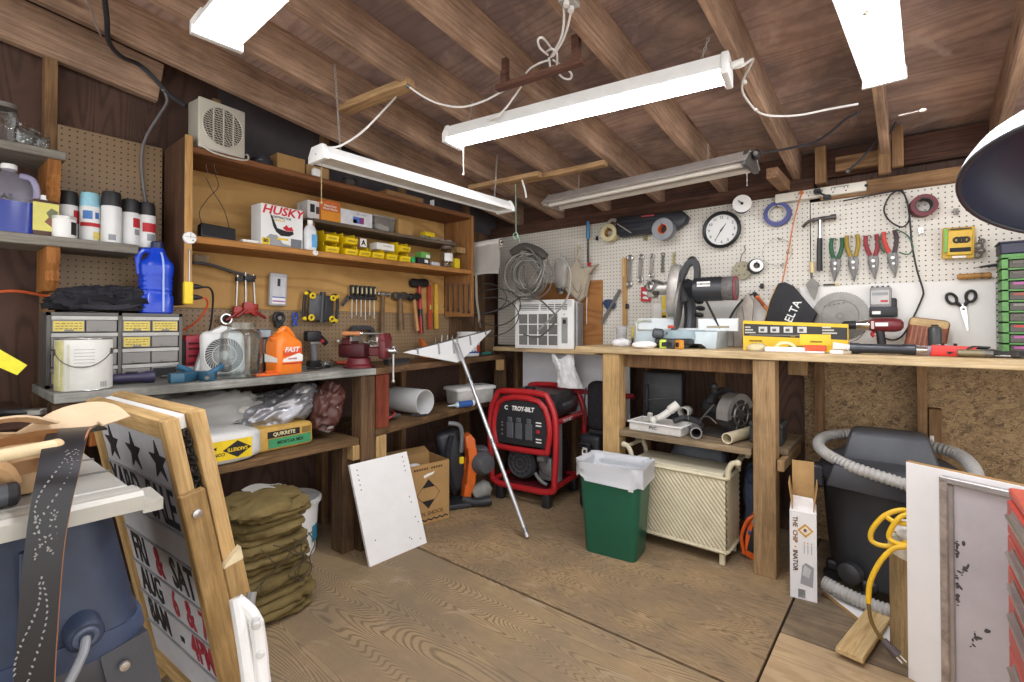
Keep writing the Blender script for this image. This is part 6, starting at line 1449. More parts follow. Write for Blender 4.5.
b=MB();b.tube([(0,0,.055),(0,0,.02),(0,0,-.03),(0,0,-.07)],lambda s: (.013-.005*s,.012-.004*s),12);b.o('handle',M('#d96f26',.4),t);b=MB();b.b(-.006,.006,-.014,-.008,-.02,.04,.002);b.o('switch_strip',M('#7d3a16',.5),t);b=MB();b.lathe([(.014,.05),(.012,.07),(.007,.08)],12);b.o('black_collar',BLK,t)
b=MB();b.tube([onY(755,294,3.15),onY(748,296,3.13),onY(739,304,3.10),onY(731,316,3.05),onY(727,327,3.02)],.006,8);b.t('tool_cable','thick black cord dropping from the orange tool behind the mitre saw','cord',BLK)
t=thing('pencil_stub','short dark carpenter pencil lying along the top edge of the white board','pencil',wb(831,284.5,.012),0)
b=MB();b.b(-.035,.02,-.006,.006,-.004,.004);b.o('pencil',BLK,t);b=MB();b.b(.02,.035,-.006,.006,-.004,.004);b.o('tip_band',YEL2,t)
q=wb(881,312,.04);k=kb(881,312,.04);t=thing('drill_charger','grey and black battery charger hanging on the white board above the drill','charger',q,(0,.0,0))
b=MB();b.box((0,0,.075),(18*k*.95,.06,.105),.008,seg=2);b.o('battery_pack',M('#8f8d8b',.5),t);b=MB();b.box((.01,.0,.0),(.115,.07,.055),.008,seg=2);b.box((.05,.01,.045),(.03,.055,.05),.006);b.o('charger_base',BLK,t)
b=MB();b.b(-.04,.035,-.0325,-.029,.04,.11);b.o('label_panel',M('#bdbab6',.6),t);b=MB();b.b(-.035,.03,-.0332,-.0315,.085,.1);b.o('printed_line',GRYL,t);b=MB();b.b(.0,.03,-.0335,-.0318,.05,.06);b.o('red_print',RED,t);b=MB();b.b(-.035,.0,-.0375,-.034,-.012,.004);b.o('white_print',PAPER,t)
for i in range(4): b=MB();b.b(-.04+i*.022,-.03+i*.022,-.02,.02,.127,.134);b.o('contact',BLKM,t)
q=onY(877,325,3.06);t=thing('cordless_drill','dark red cordless drill with a steel chuck leaning against the white board','drill',(q.x,3.06,1.09),(0,0,0))
DR=M('#6e2229',.4);zc=q.z-1.09
b=MB();b.lathe([(.028,0),(.034,.02),(.034,.10),(.028,.125),(.012,.135)],20,c=(-.03,0,zc),axis=(1,0,0));b.o('motor_housing',DR,t)
b=MB();b.lathe([(.014,-.145),(.02,-.135),(.022,-.085)],16,axis=(1,0,0),c=(0,0,zc));b.o('chuck',BLK,t);b=MB();b.lathe([(.022,-.085),(.026,-.06),(.03,-.03)],16,axis=(1,0,0),c=(0,0,zc));b.o('clutch_ring',CHROME,t);b=MB();b.cyl((-.145,0,zc),(-.165,0,zc),.008,n=10);b.o('bit_holder',STEEL,t)
b=MB();b.tube([(.01,0,zc-.02),(.015,0,zc-.06),(.022,0,.003)],lambda s: (.02,.017),12);b.o('grip',BLK,t);b=MB();b.tube([(-.01,0,zc-.032),(-.02,0,zc-.045),(-.012,0,zc-.06)],.008,8);b.o('trigger',RED,t);b=MB();b.b(-.005,.045,-.036,-.033,zc-.006,zc+.012);b.o('label_mark',PAPER,t)
b=MB();b.b(-.022,-.01,-.0355,-.032,zc-.02,zc+.02);b.o('selector',M('#c9b8b0',.5),t)
q=wb(958,243,.025);t=thing('blade_pack','yellow carded pack with black discs and a green strip on the pegboard','pack',q,(0,.03,0))
b=MB();b.b(-.058,.058,-.008,.008,-.075,.075,.002);b.o('card',M('#c8a028',.5),t);b=MB();b.b(-.04,.05,-.02,-.008,-.06,.06,.004);b.o('blister',M('#d8ae24',.3),t);b=MB();b.b(-.052,-.038,-.022,-.0085,-.045,.07);b.o('green_strip',M('#7fb04a',.5),t)
b=MB()
for i in range(3): b.torus((-.005+i*.016,-.022,.012),.011,.005,(0,1,0),16,6)
b.o('disc_bits',BLK,t);b=MB();b.b(-.03,.045,-.0225,-.0195,-.045,-.025);b.o('black_label',INK,t);b=MB();b.b(-.02,.03,-.0095,-.007,-.073,-.063);b.o('white_label',PAPER,t);b=MB();b.b(-.03,.045,-.0225,-.019,.062,.068);b.o('top_band',BLK,t)
t=thing('cup_hook_chain','little bunch of dark steel rings hanging right of the yellow pack','rings',wb(979,246,.03),0)
for x,z,r in ((0,.0,.014),(.006,-.022,.012),(-.004,-.042,.013),(.01,.022,.009)): b=MB();b.torus((x,0,z),r,.005,(.2,1,.3*x*50),16,8);b.o('ring',STEELD,t)
b=MB();peg_hook(b,.0,.03,.03);b.o('peg_hook',HOOK,t)
t=thing('wooden_dowel','short round wooden handle lying on pegs under the yellow pack','handle',wb(974,276,.03),(0,-.02,0))
b=MB();b.lathe([(.010,-.06),(.014,-.05),(.013,.02),(.014,.055),(.010,.06)],14,axis=(1,0,0));b.o('handle',M('#a8783a',.5),t);b=MB();b.lathe([(.0142,.02),(.0142,.035)],14,axis=(1,0,0));b.o('ferrule',M('#8a5f2a',.4),t)
t=thing('black_probe','thin black pointed tool on the pegboard above the wooden handle','tool',wb(993,266,.03),(0,-.04,0))
b=MB();b.tube([(-.045,0,0),(.0,0,.003),(.05,0,.005)],lambda s: .004+.006*s,8);b.o('handle',BLK,t);b=MB();b.cyl((-.045,0,0),(-.06,0,-.001),.003,.001,6);b.o('tip',STEELD,t)
q=wb(962,302,.02);t=thing('scissors','open silver scissors with black handles hanging on the white board','scissors',q,(0,-.14,0))
for s in (-1,1):
    b=MB();b.torus((s*.028,0,.03),.017,.0065,(0,1,0),24,8,sy=1.55,X=TR((0,0,0),(0,s*.25,0)));b.tube([(s*.022,0,.005),(s*.012,0,-.012),(s*.005,0,-.02)],.008,8);b.o('handle',BLK,t)
    b=MB();b.prism([(-.012*s,-.01),(.012*s,-.012),(.010*s,-.06),(.002*s,-.145),(-.006*s,-.06)] if s < 0 else [(-.012*s,-.01),(-.006*s,-.06),(.002*s,-.145),(.010*s,-.06),(.012*s,-.012)],-.003+s*.002,.001+s*.002);b.o('blade',CHROME,t)
b=MB();b.cyl((0,-.008,-.035),(0,.006,-.035),.006,n=12);b.o('pivot_screw',STEELD,t)
# ================================================================ on the back bench
BT=1.088
def rb(u,v,y=None):
    """point on the back bench top"""
    q=onZ(u,v,BT) if y is None else onY(u,v,y);return (q.x,q.y,BT+.0005)
def ry(u,y): q=onY(u,340,y);return (q.x,y,BT+.0005)
t=thing('mitre_saw','mitre saw with a raised black motor head and grey cast base on the back bench','mitre saw',(ry(687,2.88)),.05);t.scale=(1.02,1.05,1.12)
CAST=M('#b7c3c6',.45,.1,.08);CASTD=M('#8fa0a5',.45,.1)
b=MB();b.prism([(-.26,0),(-.22,0),(-.2,.03),(-.05,.03),(-.02,.0),(.03,0),(.06,.03),(.12,.03),(.14,0),(.19,0),(.20,.085),(-.25,.085)],-.13,.13,bev=.006);b.o('base',CAST,t)
b=MB();b.lathe([(.13,.03),(.135,.06),(.13,.09)],36,c=(-.02,-.05,0));b.o('turntable',CASTD,t);b=MB();b.b(-.12,.08,-.19,-.05,.018,.05,.008);b.o('front_arm',M('#2c2e31',.5),t)
b=MB();b.lathe([(.018,0),(.026,.01),(.026,.05),(.016,.06)],16,c=(-.075,-.17,.07),axis=(-.85,-.3,.1));b.tube([(-.06,-.17,.07),(-.03,-.165,.085),(-.01,-.16,.11)],.012,8);b.o('mitre_knob',M('#4a4c50',.5),t);b=MB();b.b(-.05,-.015,-.18,-.15,.1,.115,.004);b.o('red_lever',M('#c2452f',.5),t)
b=MB();b.b(-.31,-.07,.035,.06,.09,.155,.003);b.b(.05,.265,.035,.06,.085,.15,.003);b.b(-.07,.05,.045,.06,.085,.10);b.o('fence',M('#dfe3e2',.45,var=.04),t)
b=MB();b.b(.10,.22,.033,.0355,.102,.112);b.o('fence_label',M('#9f9576',.6),t)
b=MB();b.tube([(-.33,.03,.13),(-.26,.02,.145),(-.22,.02,.14)],.006,8);b.tube([(-.31,.02,.0),(-.31,.02,.13)],.006,8);b.o('work_stop',M('#c9cdbb',.4),t)
b=MB();b.tube([(-.02,.10,.06),(-.02,.13,.18),(-.03,.12,.28),(-.02,.06,.34)],.035,10);b.o('pivot_arm',M('#3b3d41',.45),t)
for i in range(4): b=MB();b.torus((.045+.008*(i % 2),.08,.17+.035*i),.018,.008,(0,.3,1),16,8);b.o('coil_spring',BLK,t)
b=MB();X=TR((-.075,.02,.30),(0,.10,.1));b.lathe([(.135,-.028),(.142,-.02),(.142,.02),(.135,.028)],40,axis=(1,0,0),X=X @ TR(s=(1,.62,1)));b.o('blade_guard',M('#a9a49d',.4,.3,.25,9),t)
b=MB();b.lathe([(.128,-.006),(.128,.006)],40,axis=(1,0,0),X=TR((-.045,.0,.22),(0,.12,.1),(1,.62,1)));b.o('lower_guard',M('#6f6b67',.4,.3,.2,9),t)
b=MB();b.lathe([(.03,0),(.035,.01),(.035,.07),(.048,.085),(.048,.10),(.03,.11)],20,c=(-.10,.0,.315),axis=(-1,-.05,-.02));b.box((-.20,0,.315),(.05,.08,.10),.012,seg=2);b.o('gear_housing',M('#b1ada6',.35,.5),t)
b=MB();b.torus((-.195,-.05,.325),.022,.008,(0,1,0),20,8);b.cyl((-.18,-.04,.29),(-.15,-.05,.285),.012,n=12);b.tube([(-.21,-.03,.35),(-.17,-.045,.355),(-.12,-.04,.34)],.006,8);b.o('adjusting_knob',STEELD,t)
b=MB();b.lathe([(.045,0),(.062,.02),(.062,.16),(.058,.17)],28,c=(.03,0,.30),axis=(1,0,0));b.o('motor',M('#2a2b2e',.4),t)
b=MB();b.lathe([(.058,.17),(.06,.175),(.06,.225),(.045,.24),(0,.242)],28,c=(.03,0,.30),axis=(1,0,0));b.o('motor_end_cap',M('#6a6563',.45,.2,.3,40),t)
b=MB();b.pipe((.26,0,.30),(.268,0,.30),.062,.05,28);b.o('red_band',M('#8b3b42',.5),t);b=MB();b.b(.075,.145,-.0645,-.061,.31,.335);b.o('name_plate',PAPER,t)
text(t,'COMPOUND',.012,(.11,-.0655,.322),INK,bold=.0003)
b=MB();b.strap([(-.005,0,.24),(-.035,0,.32),(-.03,0,.36),(.005,0,.43),(.03,0,.445),(.05,0,.44),(.06,0,.40),(.06,0,.35),(.075,0,.32)],.045,.028,(0,1,0));b.o('carry_handle',M('#222326',.45),t)
b=MB();b.tube([(.11,-.01,.24),(.14,.03,.16),(.17,.04,.10)],.006,8);b.o('power_cord',BLK,t)
t=thing('plastic_cup','clear plastic cup standing at the left end of the back bench','cup',ry(621.5,2.95),0)
b=MB();b.lathe([(.03,0),(.037,.115),(.0385,.118),(.0365,.116),(.029,.003),(0,.003)],24,cap=(True,False));b.o('cup_wall',FILM('#c9c9c8',.35),t);b=MB();b.torus((0,0,.117),.0375,.002,(0,0,1),24,6);b.o('rim',FILM('#d9d9d8',.6),t)
def bit(label,name,cat,u,v,build,rz=0,group='small clutter at the left end of the back bench'):
    q=onZ(u,v,BT);t=thing(name,label,cat,(q.x,max(q.y,2.64),BT+.0008),rz,group);build(t);return t
def crump(m,r=(.05,.03,.02),s=1,name='crumpled_sheet'):
    def f(t): b=MB();lump(b,(0,0,r[2]),r,.3,16,s,30,18,.8,-r[2],.15);b.o(name,m,t);b=MB();b.box((r[0]*.4,-r[1]*.2,.003),(r[0]*.9,r[1]*.8,.004),.001,rot=(0,0,.5));b.o('loose_corner',m,t)
    return f
bit('crumpled white plastic wrapper at the bench end before the clear cup','plastic_wrapper','wrapper',621,346.5,crump(M('#dedddc',.4),(.06,.03,.022)))
bit('crumpled pale paper scrap in front of the mitre saw left foot','paper_scrap','paper',640,348.5,crump(PAPER,(.065,.03,.018),4),.4)
def clampbit(t):
    b=MB();b.b(-.04,.05,-.006,.006,.01,.018);b.b(-.035,-.025,-.006,.006,.0,.09);b.o('bar',M('#3b3a30',.5),t);b=MB();b.cyl((-.03,0,.05),(-.03,0,.12),.008,n=10);b.o('yellow_screw',M('#b8a93a',.5),t)
bit('small yellow and black clamp standing beside the mitre saw base','bar_clamp','clamp',637,346,clampbit)
def tm(c1):
    def f(t): b=MB();b.box((0,0,.025),(.05,.03,.05),.008,seg=2);b.o('case',c1,t);b=MB();b.b(-.012,.012,-.017,-.014,.012,.036);b.o('face_label',INK,t)
    return f
bit('lime and black tape measure in front of the mitre saw','tape_measure','tape measure',651,350,tm(M('#b4c23a',.45)),.3)
bit('black tape measure between the lime and orange pieces before the mitre saw','tape_measure','tape measure',655.5,350.5,tm(M('#3b3b3b',.5)),-.1)
bit('orange chalk reel in front of the mitre saw','chalk_reel','chalk reel',662,351,tm(M('#d08a2c',.45)),-.4)
t=thing('paper_sack','grey-brown folded sheet standing behind the mitre saw fence','sheet',ry(743,3.13),.1)
b=MB();b.prism([(-.055,0),(.045,0),(.06,.27),(.03,.32),(-.02,.26),(-.045,.14)],-.02,.02,bev=.006);b.o('folded_sheet',M('#a79d93',.5,.1),t);b=MB();b.tube([(.0,-.022,.02),(.01,-.022,.14),(.0,-.022,.24)],.003,6);b.o('crease',M('#7d736a',.6),t)
q=onZ(793,353,BT);t=thing('drill_set_box','long yellow and black tool box carton with white pictograms standing on the back bench','carton',(onY(793,350,2.80).x,2.80,BT+.0005),.05)
BW=.46;b=MB();b.prism([(-BW/2,0),(BW/2,0),(BW/2-.002,.135),(-BW/2,.155)],0,.09);b.o('carton_body',M('#e3b81f',.45,var=.06),t)
b=MB();b.prism([(-BW/2+.004,.075),(BW/2-.004,.06),(BW/2-.004,.118),(-BW/2+.004,.138)],-.0016,0);b.o('black_band',M('#2b2a28',.5),t)
for i,x in enumerate((-.135,-.08,-.02,.04)): b=MB();b.b(x-.02,x+.02,-.0026,-.001,.092,.122);b.o('pictogram',M('#c9c7c2',.6),t);b=MB();b.b(x-.012,x+.006,-.0034,-.002,.098,.112);b.o('pictogram_detail',M('#55534f',.6),t)
for x,w_ in ((-.195,.05),(.155,.06)):
    for k in range(3): b=MB();b.b(x-w_/2,x+w_/2-.012*k,-.0026,-.001,.088+k*.014,.095+k*.014);b.o('printed_text',M('#bfbbae',.6),t)
b=MB();b.b(-.2,.03,-.0032,-.0012,.076,.082);b.o('printed_tool',M('#6e6c67',.6),t);b=MB();b.b(.03,.16,-.0028,-.001,.03,.085,.001);b.o('yellow_window',M('#f0c62a',.45),t)
for x,w_,z in ((.0,.02,.07),(.1,.05,.045),(-.17,.06,.045),(.02,.08,.02)): b=MB();b.b(x-w_/2,x+w_/2,-.0034,-.001,z,z+.008);b.o('printed_mark',M('#8a6f14',.6),t)
b=MB();b.b(-.02,.07,-.003,-.001,.006,.026);b.o('green_edge',M('#8fae3a',.6),t)
def flat(label,name,cat,u,y,parts,rz=0,dz=.0005):
    q=onY(u,350,y);t=thing(name,label,cat,(q.x,y,BT+dz),rz)
    for n,m,f in parts: b=MB();f(b);b.o(n,m,t)
    return t
flat('white plastic tray with a pale hoop handle lying in front of the yellow carton','plastic_tray','tray',785,2.68,[('tray',WHT,lambda b: b.b(-.085,.085,-.03,.03,0,.024,.004)),('hoop',M('#e3d9a8',.5),lambda b: b.tube([(-.04,0,.022),(-.02,0,.042),(.02,0,.042),(.045,0,.022)],.007,8))])
flat('small orange-red pack lying in front of the yellow carton','orange_pack','pack',815,2.70,[('pack',M('#d9562a',.5),lambda b: b.b(-.045,.045,-.02,.02,.008,.036,.004)),('white_base',WHT,lambda b: b.b(-.042,.04,-.02,.02,0,.008))])
flat('crumpled cellophane piece at the left corner of the yellow carton','cellophane','wrapper',756,2.70,[('film',FILM('#d9d2b4',.5),lambda b: lump(b,(0,0,.018),(.04,.03,.018),.3,18,2,24,14,.8,-.018,.15)),('edge',PAPER,lambda b: b.box((.02,0,.004),(.03,.03,.003),.001))])
flat('white paper card with a brown end behind the long black flashlight','paper_card','card',845,2.76,[('card',PAPER,lambda b: b.prism([(-.05,0),(.06,0),(.05,.035),(-.045,.05)],-.003,.003)),('brown_end',M('#a0855c',.6),lambda b: b.b(-.045,.01,-.03,-.004,0,.018,.002))])
flat('small white block with a brown side left of the long flashlight','white_block','block',838,2.67,[('block',WHT,lambda b: b.b(-.03,.02,-.015,.015,0,.016,.002)),('side',M('#b4a58a',.6),lambda b: b.b(.02,.05,-.015,.015,0,.014,.002))])
q=onY(887,353,2.72);t=thing('long_flashlight','long black metal flashlight with a silver end lying on the back bench','flashlight',(q.x,2.72,BT+.026),.03)
b=MB();b.lathe([(.0245,-.135),(.0245,-.105),(.021,-.09),(.021,.05),(.023,.055),(.023,.095),(.018,.10)],20,axis=(1,0,0));b.o('barrel',M('#3b3c40',.35,.4),t);b=MB();b.lathe([(.018,.10),(.013,.135),(0,.136)],18,axis=(1,0,0));b.o('tail_cap',CHROME,t)
b=MB();b.pipe((-.138,0,0),(-.134,0,0),.0245,.016,24);b.o('bezel',STEEL,t);b=MB();b.cyl((-.1362,0,0),(-.134,0,0),.0165,n=20);b.o('lens',INK,t)
q=onY(926,352,3.12);t=thing('scouring_block','worn brown and yellow rounded block leaning on the white board','block',(q.x-.01,3.10,BT+.001),(-.18,.16,0))
b=MB();b.box((0,0,.085),(.155,.035,.16),.02,seg=3);b.o('block_body',M('#8a4f38',.6,var=.3,vs=22),t);b=MB();b.box((.0,-.004,.14),(.15,.036,.045),.016,seg=2);b.o('yellow_edge',M('#b89a6a',.6,var=.2),t)
for i in range(5): b=MB();b.b(-.06+i*.018,-.054+i*.018,-.0195,-.016,.03,.12);b.o('groove',M('#a3674a',.6),t)
q=onY(935,354,3.02);t=thing('black_canister','small black canister standing in front of the brown and yellow block','canister',(q.x,3.02,BT+.0005),0)
b=MB();b.lathe([(.034,0),(.034,.012),(.026,.02),(.026,.11),(.02,.122),(0,.124)],20);b.o('body',M('#3a3b3a',.4),t);b=MB();b.lathe([(.015,.124),(.012,.132),(0,.133)],14);b.o('cap',BLK,t)
flat('clear crumpled plastic film with pink tint beside the long flashlight','plastic_film','film',921,2.80,[('film',FILM('#d9bcd0',.4),lambda b: lump(b,(0,0,.02),(.06,.05,.022),.3,14,5,30,16,.8,-.02,.15)),('clear_fold',FILM('#d4d4d4',.5),lambda b: lump(b,(.07,.0,.022),(.05,.035,.022),.3,16,8,24,14,.8,-.022,.15))])
flat('red plastic tool body with black pegs lying on the back bench','red_tool','tool',949,2.76,[('body',M('#d8342a',.4),lambda b: b.prism([(-.06,0),(.055,0),(.075,.03),(.09,.042),(-.055,.046)],-.022,.022,bev=.004)),('peg',INK,lambda b: [b.cyl((x,0,.044),(x,0,.054),.006,n=10) for x in (-.02,.02)] and b),('trigger',INK,lambda b: b.prism([(-.01,.02),(.015,.02),(.0,.008)],-.024,-.021)),('nose',BLKM,lambda b: b.cyl((.075,0,.038),(.12,0,.036),.006,n=10))])
flat('brass pipe fitting lying right of the red tool','pipe_fitting','fitting',974,2.72,[('barrel',M('#8a8065',.4,.5),lambda b: b.cyl((-.05,0,.017),(.03,0,.017),.015,n=18)),('collar',STEELD,lambda b: b.pipe((.03,0,.017),(.055,0,.017),.0175,.012,18)),('lever',BLKM,lambda b: b.tube([(-.02,0,.032),(.0,.02,.042),(.05,.03,.04)],.004,6))])
for i,(u,y,s) in enumerate(((988,2.80,2),(1003,2.76,5),(1020,2.78,7))):
    flat(['heap of small dark metal bits nearest the brass fitting','dark metal bits in front of the green organiser','heap of small dark metal bits at the right edge below the organiser'][i],'metal_bits','hardware',u,y,[('bits',M('#4b4a48',.45,.5),lambda b: lump(b,(0,0,.012),(.045,.03,.014),.5,34,s,30,14,.9,-.012,.25)),('loose_bolt',STEELD,lambda b: b.cyl((-.03,-.02,.008),(.02,-.03,.008),.006,n=8))])
q=onY(1003,358,3.02);t=thing('green_organiser','tall green-framed organiser with rows of dark drawers at the right end of the bench','organiser',(q.x+.0,3.02,BT+.0005),0)
GRN=M('#5d9450',.5);OW,OH,nr=.40,.425,9
b=MB()
for x in (0,.165,.33): b.b(x,x+.02 if x == 0 else x+.01,0,.15,0,OH)
for r in range(nr+1): z=r*(OH-.008)/nr;b.b(0,.34,0,.15,z,z+.007)
b.b(0,.34,.145,.15,0,OH);b.o('frame',GRN,t)
rnd=random.Random(8)
for r in range(nr):
    z=r*(OH-.008)/nr+.008
    for c in range(2):
        x0=.023+c*.153;b=MB();b.b(x0,x0+.138,.004,.14,z,z+.034,.002);b.b(x0+.05,x0+.088,-.003,.004,z+.012,z+.022);d=b.o('drawer',FILM('#5a544e',.85),t)
        m=[M('#b5619f',.55),M('#b5619f',.55),M('#c2463e',.5),M('#6c675e',.6),M('#8d8a82',.6),M('#9c4f3a',.5),M('#b5619f',.55),M('#6c675e',.6),M('#6c675e',.6)][r]
        b=MB();b.b(x0+.012,x0+.126,.0025,.0042,z+.02,z+.030);b.o('drawer_label',m,d)
b=MB();b.b(.0,.34,.0,.15,OH,OH+.014);b.o('top_board',GRN,t)
t=thing('organiser_top_case','dark case with a yellow mark lying on top of the green organiser','case',(q.x+.0,3.02,BT+OH+.016),0)
b=MB();b.b(-.005,.33,.0,.14,0,.05,.006);b.o('case_body',M('#3a3b4d',.5),t);b=MB();b.b(.07,.13,-.002,.002,.012,.042);b.o('yellow_mark',M('#a9b83a',.5),t);b=MB();b.b(-.01,.335,-.004,.14,.047,.055,.002);b.o('lid',M('#2f3142',.5),t)
# ================================================================ on the shelf and floor under the back bench
S3=.6085
def sp(u,v): q=onZ(u,v,S3);return (q.x,q.y,S3+.0005)
q=sp(640,420);t=thing('black_suitcase','scuffed black hard case standing on the shelf behind the left post','case',(-1.22,3.0,S3+.0005),.2)
b=MB();b.box((0,0,.16),(.24,.14,.32),.02,seg=2);b.o('case_shell',M('#2a2b2e',.5,var=.25,vs=18),t);b=MB();b.tube([(-.11,-.075,.14),(0,-.08,.16),(.11,-.075,.17)],.004,6);b.o('seam',M('#55565a',.5),t);b=MB();b.tube([(-.09,-.072,.06),(-.09,-.09,.10),(-.09,-.09,.2),(-.09,-.072,.24)],.008,8);b.o('handle',BLK,t)
p0,p1=onZ(622,424,S3),onZ(667,433,S3)
t=thing('plastic_tray','white plastic tray with a handwritten mark holding pipe parts on the shelf','tray',(-1.14,2.75,S3+.0005),-.04)
b=MB();W,D=.31,.17
for a in ((-W/2,W/2,-D/2,-D/2+.004),(-W/2,W/2,D/2-.004,D/2),(-W/2,-W/2+.004,-D/2,D/2),(W/2-.004,W/2,-D/2,D/2)): b.b(*a,0,.05)
b.b(-W/2,W/2,-D/2,D/2,0,.004);b.o('tray_body',M('#cfccc5',.5),t);b=MB()
b.b(-W/2-.008,W/2+.008,-D/2-.010,-D/2+.002,.048,.054);b.b(-W/2-.008,W/2+.008,D/2-.002,D/2+.010,.048,.054);b.b(-W/2-.008,-W/2+.002,-D/2,D/2,.048,.054);b.b(W/2-.002,W/2+.008,-D/2,D/2,.048,.054);b.o('rim',WHT,t)
text(t,'PVC',.026,(-.01,-D/2-.001,.026),INK,bold=.0006,shear=.1)
PVC=M('#d5d2c9',.45);
def fit(label,name,cat,loc,rz,parts):
    t=thing(name,label,cat,loc,rz)
    for n,m,f in parts: b=MB();f(b);b.o(n,m,t)
fit('white pipe elbow sticking up out of the white tray','pipe_elbow','pipe fitting',(-1.13,2.77,S3+.055),.2,[('elbow',PVC,lambda b: b.tube([(-.06,0,.0),(-.01,0,.025),(.05,.02,.075)],.021,14)),('socket',PVC,lambda b: b.pipe((.03,.012,.06),(.075,.028,.098),.026,.02,18))])
fit('small grey tee fitting in the left end of the white tray','pipe_tee','pipe fitting',(-1.21,2.75,S3+.045),0,[('tee',M('#a9a59b',.5),lambda b: b.cyl((-.03,0,0),(.03,0,.01),.018,n=14)),('branch',M('#b8b4aa',.5),lambda b: b.cyl((0,0,0),(.01,-.01,.05),.015,n=14))])
fit('small white upright coupling in the middle of the white tray','pipe_coupling','pipe fitting',(-1.165,2.70,S3+.006),0,[('coupling',PVC,lambda b: b.pipe((0,0,0),(0,0,.075),.016,.013,16)),('collar',PVC,lambda b: b.pipe((0,0,.055),(0,0,.078),.019,.013,16))])
fit('white pipe ring on end at the back of the shelf before the black suitcase','pipe_coupling','pipe fitting',(-1.05,2.88,S3+.10),0,[('ring',PVC,lambda b: b.pipe((0,-.02,.0),(0,.03,.0),.032,.026,24)),('collar',M('#8d8980',.5),lambda b: b.pipe((0,.03,0),(0,.06,0),.03,.025,20))])
fit('dark blue-black parts box behind the white tray','dark_box','box',(-1.06,2.92,S3+.0005),.1,[('box',M('#26272f',.5),lambda b: b.b(-.07,.07,-.03,.03,0,.067,.004)),('lid',M('#31323b',.5),lambda b: b.b(-.072,.072,-.032,.032,.058,.066,.002))])
fit('short grey pipe lying beside the white tray','grey_pipe','pipe',(-.94,2.75,S3+.031),.35,[('pipe',M('#6d6a66',.5),lambda b: b.pipe((-.0,-.08,0),(.0,.10,.0),.03,.025,24)),('rim',M('#8a8782',.5),lambda b: b.pipe((0,-.083,0),(0,-.078,0),.0305,.025,24))])
fit('black rubber hose pieces heaped behind the white tray','rubber_hose','hose',(-1.0,2.80,S3+.056),.1,[('hose',M('#2d2c2e',.6),lambda b: b.tube([(-.08,.0,.0),(-.03,.03,.02),(.04,.0,.015),(.08,-.04,.0)],.016,10)),('clamp',STEELD,lambda b: b.torus((.0,.02,.02),.019,.003,(1,0,0),18,6))])
fit('cream plastic pipe lying across the shelf toward the front','pvc_pipe','pipe',(-.715,2.82,S3+.030),-.2,[('pipe',M('#cdbf9f',.5),lambda b: b.pipe((0,-.17,0),(0,.14,0),.028,.0235,28)),('rim',M('#d8cdb0',.5),lambda b: b.pipe((0,-.172,0),(0,-.169,0),.0282,.0235,28))])
fit('low black toolbox on the shelf behind the right post','black_toolbox','case',(-.60,2.86,S3+.0005),.05,[('box',M('#2a2b2d',.5),lambda b: b.b(-.075,.075,-.09,.09,0,.085,.006)),('lid',M('#343538',.5),lambda b: b.b(-.078,.078,-.093,.093,.085,.11,.006)),('latch',BLK,lambda b: b.b(-.02,.02,-.098,-.09,.07,.1,.002))])
t=thing('circular_saw','black circular saw with a silver upper guard resting on the shelf','circular saw',(-.83,2.92,S3+.0005),-.35)
CS=M('#2b2b2d',.5,.1)
b=MB();b.lathe([(.105,-.03),(.11,-.025),(.11,.025),(.105,.03)],36,c=(.06,0,.115),axis=(1,0,0));b.o('lower_guard',M('#4a4846',.4,.5),t)
b=MB()
X=TR((.06,-.0,.115));n=18
rg=[]
for i in range(n+1):
    a=R(20+170*i/n);rg.append([X @ V((s,rr*math.cos(a)*1.,rr*math.sin(a))) for s,rr in ((-.035,.118),(.035,.118),(.035,.085),(-.035,.085))])
b.rings(rg,True);b.o('upper_guard',M('#b4b2ae',.3,.7),t)
b=MB();b.cyl((.092,0,.115),(.097,0,.115),.03,n=20);b.torus((.096,0,.115),.06,.006,(1,0,0),28,8);b.o('blade_face',STEELD,t)
for i in range(6):
    a=2*PI*i/6;b=MB();b.cyl((.094,.03*math.cos(a),.115+.03*math.sin(a)),(.094,.085*math.cos(a),.115+.085*math.sin(a)),.004,n=6);b.o('guard_spoke',M('#8c8984',.4,.6),t)
b=MB();b.b(-.13,.10,-.14,.12,0,.012,.002);b.o('base_plate',M('#55534f',.4,.5),t)
b=MB();b.lathe([(.045,0),(.055,.02),(.055,.12),(.04,.14)],24,c=(.01,.0,.13),axis=(-1,0,.05));b.o('motor',CS,t)
b=MB();b.strap([(-.02,.10,.13),(-.03,.12,.19),(-.03,.05,.235),(-.03,-.05,.22),(-.03,-.09,.17)],.034,.03,(1,0,0));b.o('rear_handle',CS,t);b=MB();b.tube([(-.03,-.05,.22),(-.03,-.06,.26)],.018,12,0);b.ball((-.03,-.06,.265),.022,12,8);b.o('front_knob',CS,t)
b=MB();b.tube([(-.1,-.13,.012),(-.06,-.12,.09),(.0,-.1,.17)],.005,8);b.tube([(-.12,-.1,.012),(-.1,-.12,.06),(-.03,-.12,.1),(.03,-.12,.07)],.0045,8);b.o('depth_bracket',STEELD,t)
t=thing('wicker_hamper','cream woven wicker hamper with scrolled end handles under the back bench','hamper',(-1.006,2.735,0),0)
WK=M('#c6bc9f',.6,var=.08);WKD=M('#b3a684',.7)
HW,HD,HH=.515,.23,.44
def weave(b,x0,x1,z0,z1,fixed,axis):
    def f(u,v):
        s=x0+(x1-x0)*u;z=z0+(z1-z0)*v
        a=(s+z*.8)/.024;c=(z-s*.2)/.012
        h=.005*math.sin(a*2*PI)*.8+.002*math.sin(c*2*PI)*math.cos(a*PI)
        return (s,fixed+h*(-1 if axis == 'y' else 0),z) if axis == 'y' else (fixed+h,s,z)
    b.grid(f,110 if axis == 'y' else 50,70)
